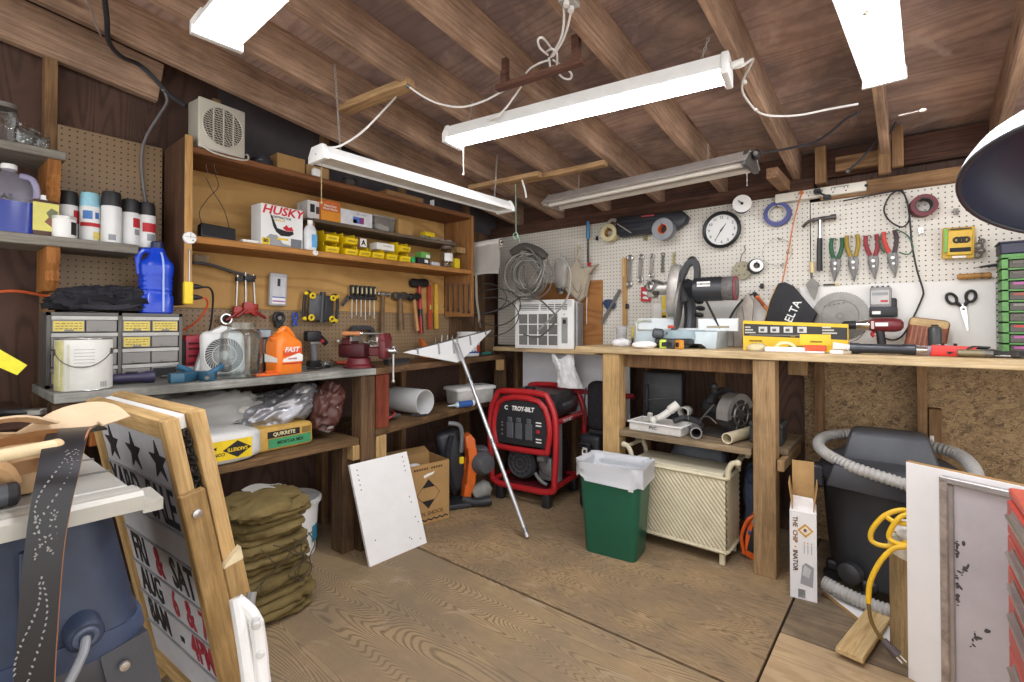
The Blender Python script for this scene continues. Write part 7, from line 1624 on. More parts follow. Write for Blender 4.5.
b=MB();weave(b,-HW/2,HW/2,.075,HH,-HD/2-.004,'y');weave(b,-HD/2,HD/2,.075,HH,HW/2+.004,'x');weave(b,-HD/2,HD/2,.075,HH,-HW/2-.004,'x');b.o('woven_body',WK,t,ang=80)
b=MB();b.b(-HW/2+.002,HW/2-.002,-HD/2+.002,HD/2,.06,HH-.002);b.o('inner_box',WKD,t)
for z in (.068,HH):
    b=MB();n=90
    for (a,c) in (((-HW/2,-HD/2),(HW/2,-HD/2)),((HW/2,-HD/2),(HW/2,HD/2))):
        a,c=V((*a,z)),V((*c,z));L=(c-a).length;m=int(L/.012);d=(c-a)/L
        for ph in (0,PI):
            pts=[a+d*(L*i/(m*4))+V((0,0,.006*math.sin(i*PI/2+ph)))+V((d.y,-d.x,0))*(.006*math.cos(i*PI/2+ph)+.005) for i in range(m*4+1)]
            b.tube(pts,.0055,5,0)
    b.o('braided_edge',WK,t)
b=MB();b.b(-HW/2+.01,HW/2-.012,-HD/2-.006,HD/2,HH+.006,HH+.022,.003);b.o('lid',M('#c8c0a6',.5,var=.05),t)
for sx in (-1,1):
    for sy in (-1,1): b=MB();b.box((sx*(HW/2-.02),sy*(HD/2-.015),.032),(.026,.026,.066),.002);b.o('leg',WK,t)
    x=sx*(HW/2+.004)
    for sy in (-1,1):
        b=MB();b.tube([(x,sy*HD*.42,HH-.005),(x+sx*.005,sy*HD*.42,HH+.04),(x+sx*.022,sy*HD*.42,HH+.075),(x+sx*.045,sy*HD*.42,HH+.085)],.014,10);b.ball((x+sx*.05,sy*HD*.42,HH+.085),.017,12,8);b.o('handle_scroll',WK,t)
    b=MB();b.cyl((x+sx*.03,-HD*.42,HH+.078),(x+sx*.03,HD*.42,HH+.078),.011,n=12);b.o('handle_bar',WK,t)
t=thing('waste_bin','dark green rectangular waste bin with a white liner bag in front of the wicker hamper','waste bin',(-1.265,2.43,0),.12)
GB_=M('#185540',.35,var=.06,vs=5)
b=MB();loft(b,[(0,.275,.185,.03),(.012,.285,.19,.035),(.44,.345,.235,.045),(.445,.355,.245,.045)],n=6,cap=(True,False));b.o('bin_body',GB_,t)
def liner(u,v):
    pts=rrect(1,1,.18,8);m=len(pts);x,y=pts[int(u*m) % m]
    w,d,z=(.362,.252,.485) if .4 < v < .6 else ((.362-.0,.252,.485-.09*(.4-v)/.4) if v <= .4 else (.312-.05*(v-.6),.203-.04*(v-.6),.485-.14*(v-.6)))
    k=ridge(V((x*3,y*3,v*.7)),5.5,2);z += (.010*math.sin(u*30+1)+.014*math.sin(u*13)) if v < .15 else 0
    q=.018*k*(1 if v < .45 else 1.8)
    return (x*(w+q),y*(d+q),z+.006*k*(1 if .3 < v < .7 else .3))
b=MB();m=len(rrect(1,1,.18,8));rg=[]
for j in range(15): rg.append([V(liner((i+.001)/m,j/14)) for i in range(m)])
b.rings(rg,True,cap=(False,True));b.o('liner_bag',FILM('#cfd1d5',.8,.3),t,ang=70,label='crinkled white liner bag')
b=MB();b.b(.115,.14,-.1222,-.1195,.37,.41);b.o('sticker',PAPER,t);b=MB();b.b(.12,.135,-.1228,-.122,.38,.39);b.o('printed_code',INK,t)
t=thing('grey_bag','dark grey plastic sack behind the hamper under the shelf','sack',(-.98,2.96,0),0)
b=MB();lump(b,(0,0,.26),(.17,.08,.28),.1,6,4,36,24,.6,-.26,.05);b.o('sack_body',M('#5c6068',.5),t);b=MB();lump(b,(.05,0,.53),(.06,.05,.03),.2,14,2,24,12);b.o('neck',M('#6b6f77',.5),t)
t=thing('blue_grey_cloth','blue-grey cloth bundle squeezed between the hamper and the right post','cloth',(-.675,2.93,0),0)
b=MB();lump(b,(0,0,.22),(.055,.07,.225),.2,9,3,36,24,.7,-.22,.1);b.o('cloth',CLOTH('#4a5468'),t,ang=60);b=MB();lump(b,(0,-.02,.40),(.04,.06,.05),.25,12,6,28,16,.8);b.o('top_fold',CLOTH('#3c4556'),t,ang=60)
q=onZ(745,562,0);t=thing('chainsaw','orange chainsaw body standing on the floor behind the right post','chainsaw',(-.652,2.815,0),.12);t.scale=(.75,.9,.95)
OC=M('#d95f22',.4)
b=MB();b.prism([(-.075,.02),(-.02,.0),(.10,.0),(.12,.13),(.06,.25),(-.0,.27),(-.04,.22),(-.06,.13)],-.05,.07,bev=.016);b.o('body_shell',OC,t)
b=MB();b.prism([(-.055,.05),(.0,.04),(.03,.16),(-.015,.19)],-.053,-.045,bev=.004);b.o('handle_opening',INK,t);b=MB();b.b(-.02,.05,-.054,-.048,.20,.235,.003);b.o('grey_vent',M('#8a8d93',.5),t)
b=MB();b.tube([(-.07,-.05,.03),(-.085,-.055,.12),(-.05,-.055,.21),(0,-.05,.25)],.012,8);b.o('front_handle',OC,t);b=MB();b.box((.015,-.056,.03),(.045,.004,.03),.001);b.o('label_panel',PAPER,t);b=MB();b.ball((-.035,-.052,.15),(.012,.008,.012),10,8);b.o('blue_button',M('#38507c',.4),t)
# ================================================================ right foreground
P0=onZ(790.4,597.7,0);P1=onZ(817,602,0);wd_=(P1-P0).length;an=.4*math.atan2(P1.y-P0.y,P1.x-P0.x)
t=thing('tall_carton','tall narrow white carton with an open kraft flap standing against the right post','carton',((P0.x+P1.x)/2,(P0.y+P1.y)/2,0),an)
H=.385;b=MB();b.b(-wd_/2,wd_/2,0,.15,0,H,.001);b.o('carton_body',M('#e2e1e0',.5,var=.03),t)
b=MB();b.prism([(-wd_/2,H),(wd_/2,H),(wd_/2-.01,H+.07),(-wd_/2+.012,H+.075)],0,.003,X=TR((0,0,0)));b.bm.free()
b=MB();b.faces([(-wd_/2,.0,H),(wd_/2,.0,H),(wd_/2-.014,.13,H+.03),(-wd_/2+.006,.13,H+.035),(-wd_/2,.0,H-.003),(wd_/2,.0,H-.003),(wd_/2-.014,.13,H+.027),(-wd_/2+.006,.13,H+.032)],[(0,1,2,3),(7,6,5,4),(0,4,5,1),(1,5,6,2),(2,6,7,3),(3,7,4,0)]);b.o('white_flap',M('#eceae8',.5),t)
KR=M('#b08d5c',.8);b=MB();b.box((0,.135,H+.10),(wd_*.86,.004,.20),.001,rot=(.1,0,0));b.o('kraft_flap',KR,t)
for s in (-1,1): b=MB();b.box((s*wd_*.46,.075,H+.06),(.004,.12,.12),.001,rot=(0,s*.12,0));b.o('side_flap',KR,t)
b=MB();b.box((0,.15,H+.035),(wd_*.7,.012,.04),.003);b.o('corrugated_pad',M('#8f7148',.8),t)
for i,(w_,m) in enumerate((('THE',M('#6b4a22',.6,var=0)),('CHIP',M('#8a5a1e',.6,var=0)),('\u2022',M('#d8a52c',.6,var=0)),('INATOR',M('#5a3b20',.6,var=0)))):
    text(t,w_,.025,(-.031,-.0012,H-.045-(0,.065,.112,.172)[i]),m,rot=(PI/2,PI/2,0),bold=.0008,name='lettering')
b=MB();b.prism([(-.022,H-.08),(.008,H-.048),(.04,H-.075),(.01,H-.11)],-.0012,-.0002);b.o('printed_diamond',M('#c8973a',.6),t);b=MB();b.prism([(-.012,H-.08),(.01,H-.058),(.03,H-.078),(.01,H-.098)],-.0018,-.001);b.o('printed_diamond',M('#e8dfc8',.6),t);b=MB();b.ball((.008,-.001,H-.077),(.012,.001,.014),12,6);b.o('printed_emblem',M('#7a3a56',.6),t)
for dx in (0,.014,.028): b=MB();b.b(.004+dx-.002,.004+dx+.002,-.0014,-.0004,H-.135,H-.13);b.o('bullet',M('#c07a2c',.6),t);b=MB();b.b(.004+dx-.0012,.004+dx+.0012,-.0014,-.0004,H-.18,H-.14);b.o('printed_line',GRYL,t)
b=MB();b.prism([(-.012,.07),(.036,.062),(.04,.15),(.01,.165),(-.004,.15)],-.0014,-.0003);b.o('printed_product',M('#9a9a9c',.6),t);b=MB();b.prism([(-.004,.11),(.022,.10),(.03,.14),(.004,.155)],-.002,-.0008);b.o('printed_product',M('#c5c5c7',.6),t)
for i in range(8): b=MB();b.b(-.02+i*.0035,-.018+i*.0035,-.0014,-.0003,.008,.045);b.o('barcode',INK,t)
t=thing('shop_vacuum','large black wheeled shop vacuum with a grey corrugated hose wrapped round its lid','vacuum cleaner',(-.10,2.90,0),.05)
VB=M('#2f3033',.5,var=.12,vs=6);VC=M('#3a3b3f',.45,var=.1,vs=6)
b=MB();b.lathe([(.20,.05),(.225,.06),(.235,.12),(.25,.30),(.262,.47),(.27,.48),(.27,.505)],48);b.o('drum',VB,t)
b=MB();b.lathe([(.278,.50),(.28,.515),(.275,.545),(.255,.575),(.22,.60),(0,.605)],48);b.o('lid',VC,t)
b=MB();b.box((.0,.0,.655),(.36,.26,.14),.025,seg=2,taper=(.78,.7));b.o('power_head',M('#4a4c50',.5,var=.1),t)
b=MB();b.prism([(-.23,.50),(.12,.47),(.13,.555),(-.20,.60)],-.283,-.20,bev=.012);b.o('front_fairing',M('#34353a',.45),t)
b=MB();b.pipe((.17,-.29,.545),(.17,-.20,.545),.045,.034,24);b.o('hose_port',BLK,t);b=MB();b.cyl((.17,-.22,.545),(.17,-.2,.545),.034,n=20);b.o('port_plug',INK,t)
b=MB();b.box((-.275,-.06,.49),(.05,.09,.10),.008);b.o('drum_latch',VC,t)
HS=M('#a8a5a0',.5)
def hose(pts,r=.024,pitch=.016,name='hose'):
    P=catmull(pts,90);b=MB();out=[];L=0
    for i,p in enumerate(P):
        if i: L += (P[i]-P[i-1]).length
        out.append(p)
    tot=L;b.tube(out,lambda s: r*(1+.10*math.sin(s*tot/pitch*2*PI)),14,0);return b.o(name,HS,t)
hose([(-.10,.24,.66),(-.25,.12,.645),(-.27,-.06,.62),(-.15,-.26,.60),(.05,-.315,.565),(.17,-.33,.53)])
hose([(.13,.22,.64),(.25,.12,.63),(.29,-.02,.60),(.29,-.10,.54)],.026)
hose([(-.24,-.28,.065),(-.12,-.33,.052),(.02,-.36,.055),(.16,-.355,.10),(.24,-.33,.20)],.027)
for a in (200,250,310,30,120):
    x,y=.235*math.cos(R(a)),.235*math.sin(R(a));b=MB();b.lathe([(.03,-.014),(.03,.014)],18,c=(x*1.02,y*1.02,.0305),axis=(math.sin(R(a)),-math.cos(R(a)),0));b.box((x*.97,y*.97,.075),(.06,.06,.045),.01);b.o('caster',BLK,t)
b=MB();b.lathe([(.035,0),(.045,.01),(.045,.05),(.03,.06)],20,c=(-.13,-.24,.13),axis=(-.4,-1,0));b.o('drain_cap',BLK,t)
def plank(label,a,c,w,h,m,z=0,name='board',cat='board',ends=None):
    a,c=V(a),V(c);d=c-a;t=thing(name,label,cat,((a.x+c.x)/2,(a.y+c.y)/2,z+.0006),math.atan2(d.y,d.x))
    b=MB();b.b(-d.length/2,d.length/2,-w/2,w/2,0,h,.002);b.o('plank',m,t)
    if ends: b=MB();b.b(-d.length/2,d.length/2,-w/2-.0006,-w/2+.002,0,h*.9);b.o('raw_edge',ends,t)
    return t
plank('flat white board with a raw wood edge lying on the floor from the tall carton',onZ(832,593,0),onZ(905,650,0),.085,.016,M('#e4e2df',.5,var=.03),ends=KRAFT)
plank('short pale pine board lying across the white board on the floor',onZ(849,655,.03),onZ(885,606,.03),.085,.02,WOOD('#dcc191','#bd9c66','x',stain=.1),.018)
q=onZ(925,655,0);t=thing('wood_grain_roll','round wood-grain drum topped with white clutter behind the white panel','drum',(.045,2.36,0),0)
b=MB();b.lathe([(.125,0),(.128,.004),(.128,.38)],40);b.o('drum_body',WOOD('#b49a72','#94784f','z',2.5,stain=.15,knots=False),t);b=MB();b.lathe([(.132,.38),(.132,.415),(.12,.42),(0,.421)],40);b.o('white_top',M('#d8d3c2',.5,var=.1,vs=30),t)
b=MB();lump(b,(-.02,-.02,.455),(.09,.08,.034),.3,16,4,32,16,.8,-.034,.15);b.o('white_rag',M('#d9d6d0',.6,var=.2,vs=30),t)
t=thing('extension_cable','yellow extension cord looped over the wood-grain drum with a black plug hanging to the floor','cord',(0,0,0))
t.location=(.045,2.36,0);YC=M('#e0b31c',.45)
def lc(u,v,y): q=onY(u,v,y);return (q.x-.045,q.y-2.36,q.z)
b=MB();b.tube([lc(912,512,2.28),lc(900,510,2.27),lc(884,516,2.26),lc(872,530,2.25),lc(872,541,2.245),lc(885,546,2.24),lc(902,544,2.24),lc(915,540,2.24)],.0085,10);b.o('cord_loop',YC,t)
b=MB();b.tube([lc(914,515,2.24),lc(902,516,2.23),lc(893,526,2.22),lc(889,537,2.22),lc(896,543,2.215),lc(915,548,2.22)],.0085,10);b.o('cord_loop',YC,t)
b=MB();b.tube([lc(918,523,2.22),lc(906,524,2.235),lc(893,521,2.24),lc(887,517,2.25)],.0085,10);b.o('cord_loop',YC,t)
b=MB();b.tube([lc(905,547,2.21),lc(893,549,2.20),lc(880,562,2.19),lc(870,583,2.18),lc(868.5,603,2.175)],.0085,10);b.o('cord_run',YC,t)
b=MB();b.tube([lc(868.5,603,2.175),lc(871,620,2.17),lc(878,634,2.165),lc(884,641,2.165)],.0062,10);b.o('frayed_run',M('#6b5420',.6),t,label='darkened yellow and black end')
a_,c_=V(lc(883,640,2.165)),V(lc(898,656,2.15));b=MB();b.cyl(a_,c_,.012,.017,12);b.o('plug',M('#4a3f3f',.5),t)
for s in (-1,1): b=MB();d=(c_-a_).normalized();b.cyl(c_+V((.006*s,0,.004*s)),c_+d*.022+V((.006*s,0,.004*s)),.002,n=6);b.o('prong',STEEL,t)
A0=onZ(908,678,0);A1=onZ(1024,0,0) if 0 else V((.25,2.076,0));dv=(A1-V((A0.x,A0.y,0)));an=math.atan2(dv.y,dv.x)
t=thing('door_slab','large white slab panel standing on edge at the right','panel',(A0.x,A0.y,.0),(0,0,an))
b=MB();b.b(0,.75,0,.022,0.0006,.745,.002);b.o('slab',M('#e6e4e2',.4,var=.03,vs=4),t);b=MB();b.b(0.001,.749,0.001,.021,.7445,.7465);b.o('wood_edge',KRAFT,t)
b=MB();rnd=random.Random(6)
for i in range(16): b.cyl((.02+.06*rnd.random(),-.0004,.15+.12*rnd.random()),(.02+.06*rnd.random(),.0012,.15+.12*rnd.random()),.0012,n=5)
b.bm.free()
t=thing('framed_screen','grey framed panel with an aluminium edge and black smears leaning on the white slab','panel',(A0.x,A0.y,0),(0,0,an))
def lx(u,v):
    n_=V((math.sin(an),-math.cos(an),0));q=onP(u,v,(A0.x+n_.x*.02,A0.y+n_.y*.02,0),n_);return ((q.x-A0.x)*math.cos(an)+(q.y-A0.y)*math.sin(an),q.z)
x0=lx(940,480)[0];zt=lx(960,486)[1]
AL=M('#b3aeab',.35,.6);GP=M('#b5afb1',.5,var=.08,vs=5)
b=MB();b.b(x0,x0+.022,-.03,-.006,.001,zt+.012,.003);b.o('frame_stile',M('#a79a90',.45,.3,.25,30),t);b=MB();b.b(x0+.02,x0+.034,-.022,-.004,.001,zt-.004,.002);b.o('frame_stile',AL,t)
b=MB();b.b(x0,.62,-.03,-.006,zt+.0,zt+.02,.003);b.o('frame_rail',AL,t);b=MB();b.b(x0+.03,.62,-.014,-.005,.001,zt,.001);b.o('grey_sheet',GP,t)
rnd=random.Random(9)
for (fu,fv,n_,sp_) in ((960,574,16,.02),(953,596,14,.018),(955,545,10,.03),(975,640,10,.022)):
    cx,cz=lx(fu,fv)
    b=MB()
    for i in range(n_):
        g_=rnd.gauss(0,1);x,z,r=cx+g_*sp_*.5+rnd.gauss(0,.005),cz+g_*sp_+rnd.gauss(0,.006),rnd.uniform(.0012,.006)
        if x < x0+.036: x=x0+.04
        b.ball((x,-.0143,z),(r*1.7,.0007,r*.9),9,4,rot=(0,rnd.random()*3,0))
    b.o('black_smear',M('#4a4646',.8),t)
n0=onZ(1008,640,0);
t=thing('tool_chest','red metal tool chest with drawers at the right edge','tool chest',(.19,1.82,0),.03)
TC=M('#b9483c',.4,var=.06);TCD=M('#c25a4a',.4)
b=MB();b.b(0,.42,-.62,0,.03,.775,.006);b.o('chest_body',TC,t);b=MB();b.b(-.004,.424,-.624,.004,.775,.795,.003);b.o('top_rim',TCD,t)
zs=[.772,.682,.604,.53,.40,.22,.04]
for z1,z0 in zip(zs,zs[1:]):
    b=MB();b.b(-.010,.0,-.60,-.02,z0+.003,z1-.003,.002);d=b.o('drawer',TC,t)
    b=MB();b.b(-.026,-.010,-.50,-.10,z1-.030,z1-.018,.003);b.b(-.014,-.010,-.50,-.10,z1-.034,z1-.010);b.o('drawer_handle',STEEL,d)
    b=MB();b.b(-.0125,-.0098,-.49,-.11,z1-.05,z1-.034);b.o('handle_recess',INK,d)
for x,y in ((.05,-.06),(.37,-.06),(.05,-.56),(.37,-.56)): b=MB();b.box((x,y,.015),(.05,.05,.03),.004);b.o('foot',BLK,t)
t=thing('black_board','dark board leaning against the chipboard wall at the far right','board',(.42,2.98,0),(0,.55,-.1))
b=MB();b.b(-.07,.07,-.012,.012,.06,.95,.003);b.o('board',M('#25262c',.5),t);b=MB();b.b(-.072,-.066,-.014,.014,.06,.95);b.o('edge_strip',M('#3b3c44',.5),t)
t=thing('white_vent_strip','small white plastic strip on the stud behind the shop vacuum','strip',onY(932,448,3.20),0)
b=MB();b.b(-.008,.008,-.006,.006,-.03,.06,.002);b.o('strip',WHT,t);b=MB();b.cyl((0,-.006,.04),(0,-.009,.04),.004,n=8);b.o('screw',STEEL,t)
c=EYE+ray(1106,177)*.80;nrm=V((-.55,-.50,-.95)).normalized()
nn=(EYE-c).normalized()
t=thing('dome_lamp','big dome lamp shade, white outside and black inside, hanging at the right edge','lamp',c,0)
axis=(V((0,0,-1))*.90+V((nn.x,nn.y,0)).normalized()*.36+_r*-.08).normalized()
X=frame((0,0,0),-axis)
Rr=.182
b=MB();pr=[(Rr,0),(Rr*.985,.02),(Rr*.93,.044),(Rr*.82,.07),(Rr*.64,.092),(Rr*.42,.106),(Rr*.2,.113)];b.lathe(pr,56,X=X,cap=(False,True));b.o('outer_shell',M('#e9e9ea',.35,var=.02),t)
b=MB();b.lathe([(r-.006,z-.001 if z else .0) for r,z in pr[:-1]]+[(.02,.107)],56,X=X,cap=(False,True));b.o('inner_shell',M('#2d2e40',.45,var=.05),t)
b=MB();b.torus((0,0,0),Rr-.003,.0045,(0,0,1),64,8,X=X);b.o('rolled_rim',M('#2c2c33',.4),t)
b=MB();b.lathe([(.03,.105),(.03,.17),(.012,.19)],20,X=X);b.o('socket',M('#d8d8d8',.4),t)
e=X @ V((0,0,.19));b=MB();b.tube([e,e+V((.05,.02,.06)),V((e.x+.06,e.y+.03,zr(c.y)-c.z-.0))],.004,8);b.o('cord',WHT,t)
# ================================================================ left foreground: table saw, belt, sign
SX,SY=-1.17,.30;ZTB=.90
t=thing('table_saw','portable table saw with a grey ribbed top and dark blue plastic body','table saw',(SX,0,0),0)
TG=M('#a5a299',.45,.1,.1,8);TB=M('#2a3449',.5,var=.18,vs=9);TS=M('#3c3d42',.45,var=.12)
b=MB();b.b(-.66,-.05,-.40,SY-.02,ZTB-.03,ZTB,.004);b.o('table_top',TG,t)
b=MB();b.prism([(-.05,ZTB-.035),(.02,ZTB-.035),(.02,ZTB-.008),(.012,ZTB),(.0,ZTB),(-.004,ZTB-.004),(-.012,ZTB),(-.026,ZTB),(-.03,ZTB-.004),(-.05,ZTB-.002)],-.42,SY-.012,'xz');b.o('front_rail',M('#aeaba1',.45,.1,.06),t)
b=MB();b.prism([(-.07,ZTB-.045),(.012,ZTB-.045),(.012,ZTB-.022),(-.07,ZTB-.018)],SY-.012,SY+.022,'xz',bev=.002);b.o('rail_extension',M('#b3b0a6',.4,.1),t)
for x in (-.2,-.35): b=MB();b.b(x-.008,x+.008,-.40,SY-.02,ZTB-.001,ZTB+.0012);b.o('mitre_slot',M('#6f6d67',.5),t)
b=MB();loft(b,[(.615,.60,.64,.05,-.32,-.02),(.645,.62,.64,.06,-.32,-.02),(.665,.60,.63,.06,-.32,-.02),(.78,.565,.60,.06,-.33,-.025),(.868,.55,.575,.05,-.34,-.03)],n=6);b.o('motor_housing',TB,t)
b=MB();loft(b,[(.60,.63,.65,.06,-.32,-.02),(.618,.635,.66,.06,-.32,-.02),(.646,.63,.65,.06,-.32,-.02)],n=6);b.o('skirt_rim',M('#394660',.5,var=.15),t)
for y in (-.34,-.30,-.26,-.02,.13): b=MB();b.box((-.045+.0,y,.74),(.03,.012,.16),.003,rot=(0,-.16,0));b.o('body_rib',TB,t)
b=MB();b.box((-.02,-.245,.70),(.012,.018,.085),.002,rot=(0,-.16,0));b.o('dust_slot',INK,t)
b=MB();b.lathe([(.028,-.03),(.028,.016),(.024,.022),(.015,.022)],24,c=(-.005,.205,.662),axis=(1,0,-.1));b.o('cord_boss',TB,t);b=MB();b.torus((.015,.205,.66),.015,.005,(1,0,-.1),20,8);b.o('cord_grommet',M('#4d566a',.4),t)
b=MB();b.tube([(.015,.205,.658),(.04,.195,.64),(.055,.16,.585),(.055,.09,.49),(.05,.05,.36),(.08,.0,.2),(.15,-.05,.02)],.0075,10);b.o('power_cord',M('#85878b',.4),t)
b=MB();b.prism([(-.30,.61),(.27,.61),(.28,.52),(.20,.50),(.14,.52),(-.20,.52),(-.26,.50),(-.31,.52)],-.035,-.005,'yz',bev=.004);b.o('stand_apron',TS,t)
b=MB();b.prism([(-.60,.61),(-.03,.61),(-.02,.50),(-.61,.50)],.255,.28,'xz',bev=.003);b.o('stand_apron',TS,t)
for sx in (0,-1):
    for sy in (1,-1):
        x0=-.02 if sx == 0 else -.60;y0=.265 if sy > 0 else -.31
        b=MB();pts=[(x0,y0,.61),(x0+(.07 if sx == 0 else -.07),y0+sy*.12,.0)];a_,c_=V(pts[0]),V(pts[1]);b.strap([a_,a_.lerp(c_,.5),c_],.075,.035,(0,1,0),0);b.o('leg',TS,t)
b=MB();b.lathe([(.009,0),(.008,.005),(0,.006)],16,c=(.012,.262,.578),axis=(1,0,0));b.o('rivet',STEEL,t)
t=thing('tool_belt','wide leather tool belt, tan inside and black outside, draped over the saw table edge','tool belt',(0,0,0),0)
TAN=M('#c9a77c',.65,var=.1,vs=12);TANS=M('#cdb391',.75,var=.08);LBK=M('#1b1a1d',.38,var=.12)
pt=[onX(-40,482,-1.30),onX(-5,464,-1.31),onX(30,441,-1.33),onX(60,424,-1.34),onX(88,414.5,-1.36),onX(106,414,-1.36),onX(117,421,-1.345)]
b=MB();b.strap(pt,.072,.004,(.82,.05,-.57));b.o('tan_strap',TANS,t,label='tan suede side')
pb=[onX(88,432,-1.36),onX(78,428,-1.33),onX(69,433,-1.27),onX(64,446,-1.20),onX(58,474,-1.135),onX(50,512,-1.118),onX(43,560,-1.112),onX(38,620,-1.108),onX(34,682,-1.105),onX(32,740,-1.105)]
b=MB();b.strap(pb,lambda f: .070-.022*min(1,f*1.6),.0035,lambda f: (.25*(1-f)+.02,1,-.05));b.o('black_strap',LBK,t,label='black outer side')
pe=[p+V((.0004,.0,0)) for p in pb]
PB=catmull(pb,8)
b=MB();b.tube([p+V((-.002,.034-.010*min(1,1.6*i/(len(PB)-1)),0)) for i,p in enumerate(PB)][14:],.0022,6,0);b.o('tan_edge',M('#a8714a',.6),t)
rnd=random.Random(11);ST=M('#8d8b89',.6,var=0)
def pos(f,w):
    k=f*(len(PB)-1);i=min(int(k),len(PB)-2);p=PB[i].lerp(PB[i+1],k-i);return p+V((.0026,w,0))
for n_,(f0,f1,wf) in enumerate(((.36,.60,lambda s: .016*math.sin(s*4+.4)),(.38,.60,lambda s: -.006+.014*math.sin(s*4+2)),(.70,.88,lambda s: .010*math.sin(s*4)),(.71,.86,lambda s: -.012+.012*math.sin(s*4+1)))):
    b=MB();m=17
    for i in range(m):
        s=i/(m-1);p=pos(f0+(f1-f0)*s,wf(s));b.box(p,(.0012,.0022,.0042),rot=(rnd.uniform(-.6,.6),0,0))
    b.o('stitching',ST,t)
b=MB()
for i in range(46): p=pos(rnd.uniform(.55,.66),rnd.uniform(-.018,.018));b.box(p,(.0012,.002,.003),rot=(rnd.uniform(-1,1),0,0))
for i in range(18): p=pos(rnd.uniform(.36,.42),rnd.uniform(.004,.024));b.box(p,(.0012,.002,.004),rot=(rnd.uniform(-1,1),0,0))
b.o('stitching',ST,t)
t=thing('leather_pouch','tan leather tool pouches lying on the saw table under the belt','tool pouch',(-1.34,.02,ZTB+.0025),0)
b=MB();b.prism([(-.16,0),(.13,.0),(.17,.05),(.15,.10),(.05,.115),(-.10,.085)],-.05,.06,'yz',bev=.012);b.o('pouch_body',TAN,t)
b=MB();b.grid(lambda u,v: (.075-.02*math.sin(v*3),-.18+.34*u,.012+.075*v+.03*u+.006*math.sin(u*9)),16,6,thick=.004);b.o('front_pocket',M('#b98f62',.65,var=.12),t)
b=MB();b.tube([(.078,.02,.05),(.088,.05,.075),(.082,.085,.06),(.07,.10,.03)],.014,8);b.o('tool_loop',M('#c39b6e',.65),t)
b=MB();b.strap([(.07,-.15,.10),(.05,-.02,.125),(.02,.1,.14),(.0,.16,.12)],.05,.004,(1,0,.3));b.o('flap',TANS,t)
b=MB();b.cyl((.06,.03,.04),(.085,.035,.05),.006,n=10);b.o('rivet',STEELD,t)
t=thing('wooden_stick','pale round wooden tool handle lying across the leather pouches','handle',(-1.20,.05,ZTB+.085),(0,.05,0))
b=MB();b.cyl((.0,-.3,-.012),(-.01,.12,.016),.011,n=14);b.o('stick',M('#d9c39a',.55),t);b=MB();b.ball((-.0105,.12,.016),.0115,12,8);b.o('rounded_end',M('#c9ae80',.55),t)
t=thing('dark_pipe','dark grey round bar lying along the front of the saw table','bar',(-1.235,-.08,ZTB+.022),0)
b=MB();b.cyl((0,-.25,0),(0,.20,0),.020,n=16);b.o('bar',M('#54565c',.4,.3),t);b=MB();b.lathe([(.0205,0),(.0205,.012),(.014,.016)],16,c=(0,.19,0),axis=(0,1,0));b.o('end_cap',BLK,t)
t=thing('wood_block','small offcut of wood lying on the saw table near the sign','wood block',(-1.50,.12,ZTB+.0025),.35)
b=MB();b.box((0,0,.02),(.16,.13,.04),.006,seg=2);b.o('block',WOOD('#c08f58','#93683a','y'),t);b=MB();b.box((.05,.05,.045),(.05,.03,.01),.002);b.o('loose_chip',WOOD('#a5753f','#7d5428','y'),t)
nt_=V((-1.42,.385,.985));ft=V((-2.03,.348,.985));nb=V((-1.42,.585,.0))
ex=(nt_-ft).normalized();ez=(nt_-nb);Hs=ez.length;ez=(ez-ex*ez.dot(ex)).normalized();ey=ez.cross(ex)
mt=Matrix((ex,ey,ez)).transposed().to_4x4();o_=nb-ex*((nt_-ft).length);mt.translation=o_
Ws=(nt_-ft).length
t=thing('letter_sign','folding wooden framed letter-board yard sale sign leaning beside the table saw','sign',(0,0,0));t.matrix_world=mt
SF=WOOD('#d3b07a','#b28d57','z',stain=.15);SFX=WOOD('#d3b07a','#b28d57','x',stain=.15)
for y0 in (0,.062):
    for x in (.0,Ws-.036): b=MB();b.b(x,x+.036,y0,y0+.038,.012,Hs,.006,seg=2);b.o('frame_post',SF,t)
    b=MB();b.b(.036,Ws-.036,y0,y0+.038,Hs-.05,Hs,.005,seg=2);b.o('frame_rail',SFX,t)
    b=MB();b.b(.036,Ws-.036,y0,y0+.038,.08,.13,.005);b.o('frame_rail',SFX,t)
    b=MB();b.b(.036,Ws-.036,y0+.014,y0+.020,.13,Hs-.05);b.o('letter_panel',M('#bcbcc0',.4,var=.06),t)
b=MB();b.b(.03,Ws-.03,.04,.06,Hs-.04,Hs-.004,.001);b.o('gap_strip',WHT,t)
for i in range(9): b=MB();b.torus((Ws-.016,.05,Hs-.05-i*.024),.009,.0028,(1,.8*(-1)**i,.3),12,6);b.o('chain_link',M('#3a3734',.4,.7),t)
for k in (.20,.33,.425,.545,.655,.765): b=MB();b.b(.037,Ws-.037,.009,.0142,Hs-k,Hs-k+.005);b.o('letter_track',M('#9b9b9e',.4),t)
b=MB();b.b(Ws-.042,Ws+.022,-.012,.112,.0,Hs-.20,.003);b.bm.free()
b=MB();b.b(Ws,Ws+.022,-.006,.052,.0,Hs-.19,.003);b.o('leg_board',WOOD('#c4a06a','#a07c4a','z'),t)
b=MB();b.b(Ws,Ws+.020,.054,.104,.0,Hs-.42,.003);b.o('leg_board',WOOD('#cba872','#a98552','z'),t)
b=MB();b.prism([(.054,Hs-.42),(.104,Hs-.42),(.104,Hs-.385),(.060,Hs-.41)],Ws,Ws+.02,'yz');b.o('cut_end',M('#e0cfa8',.7),t)
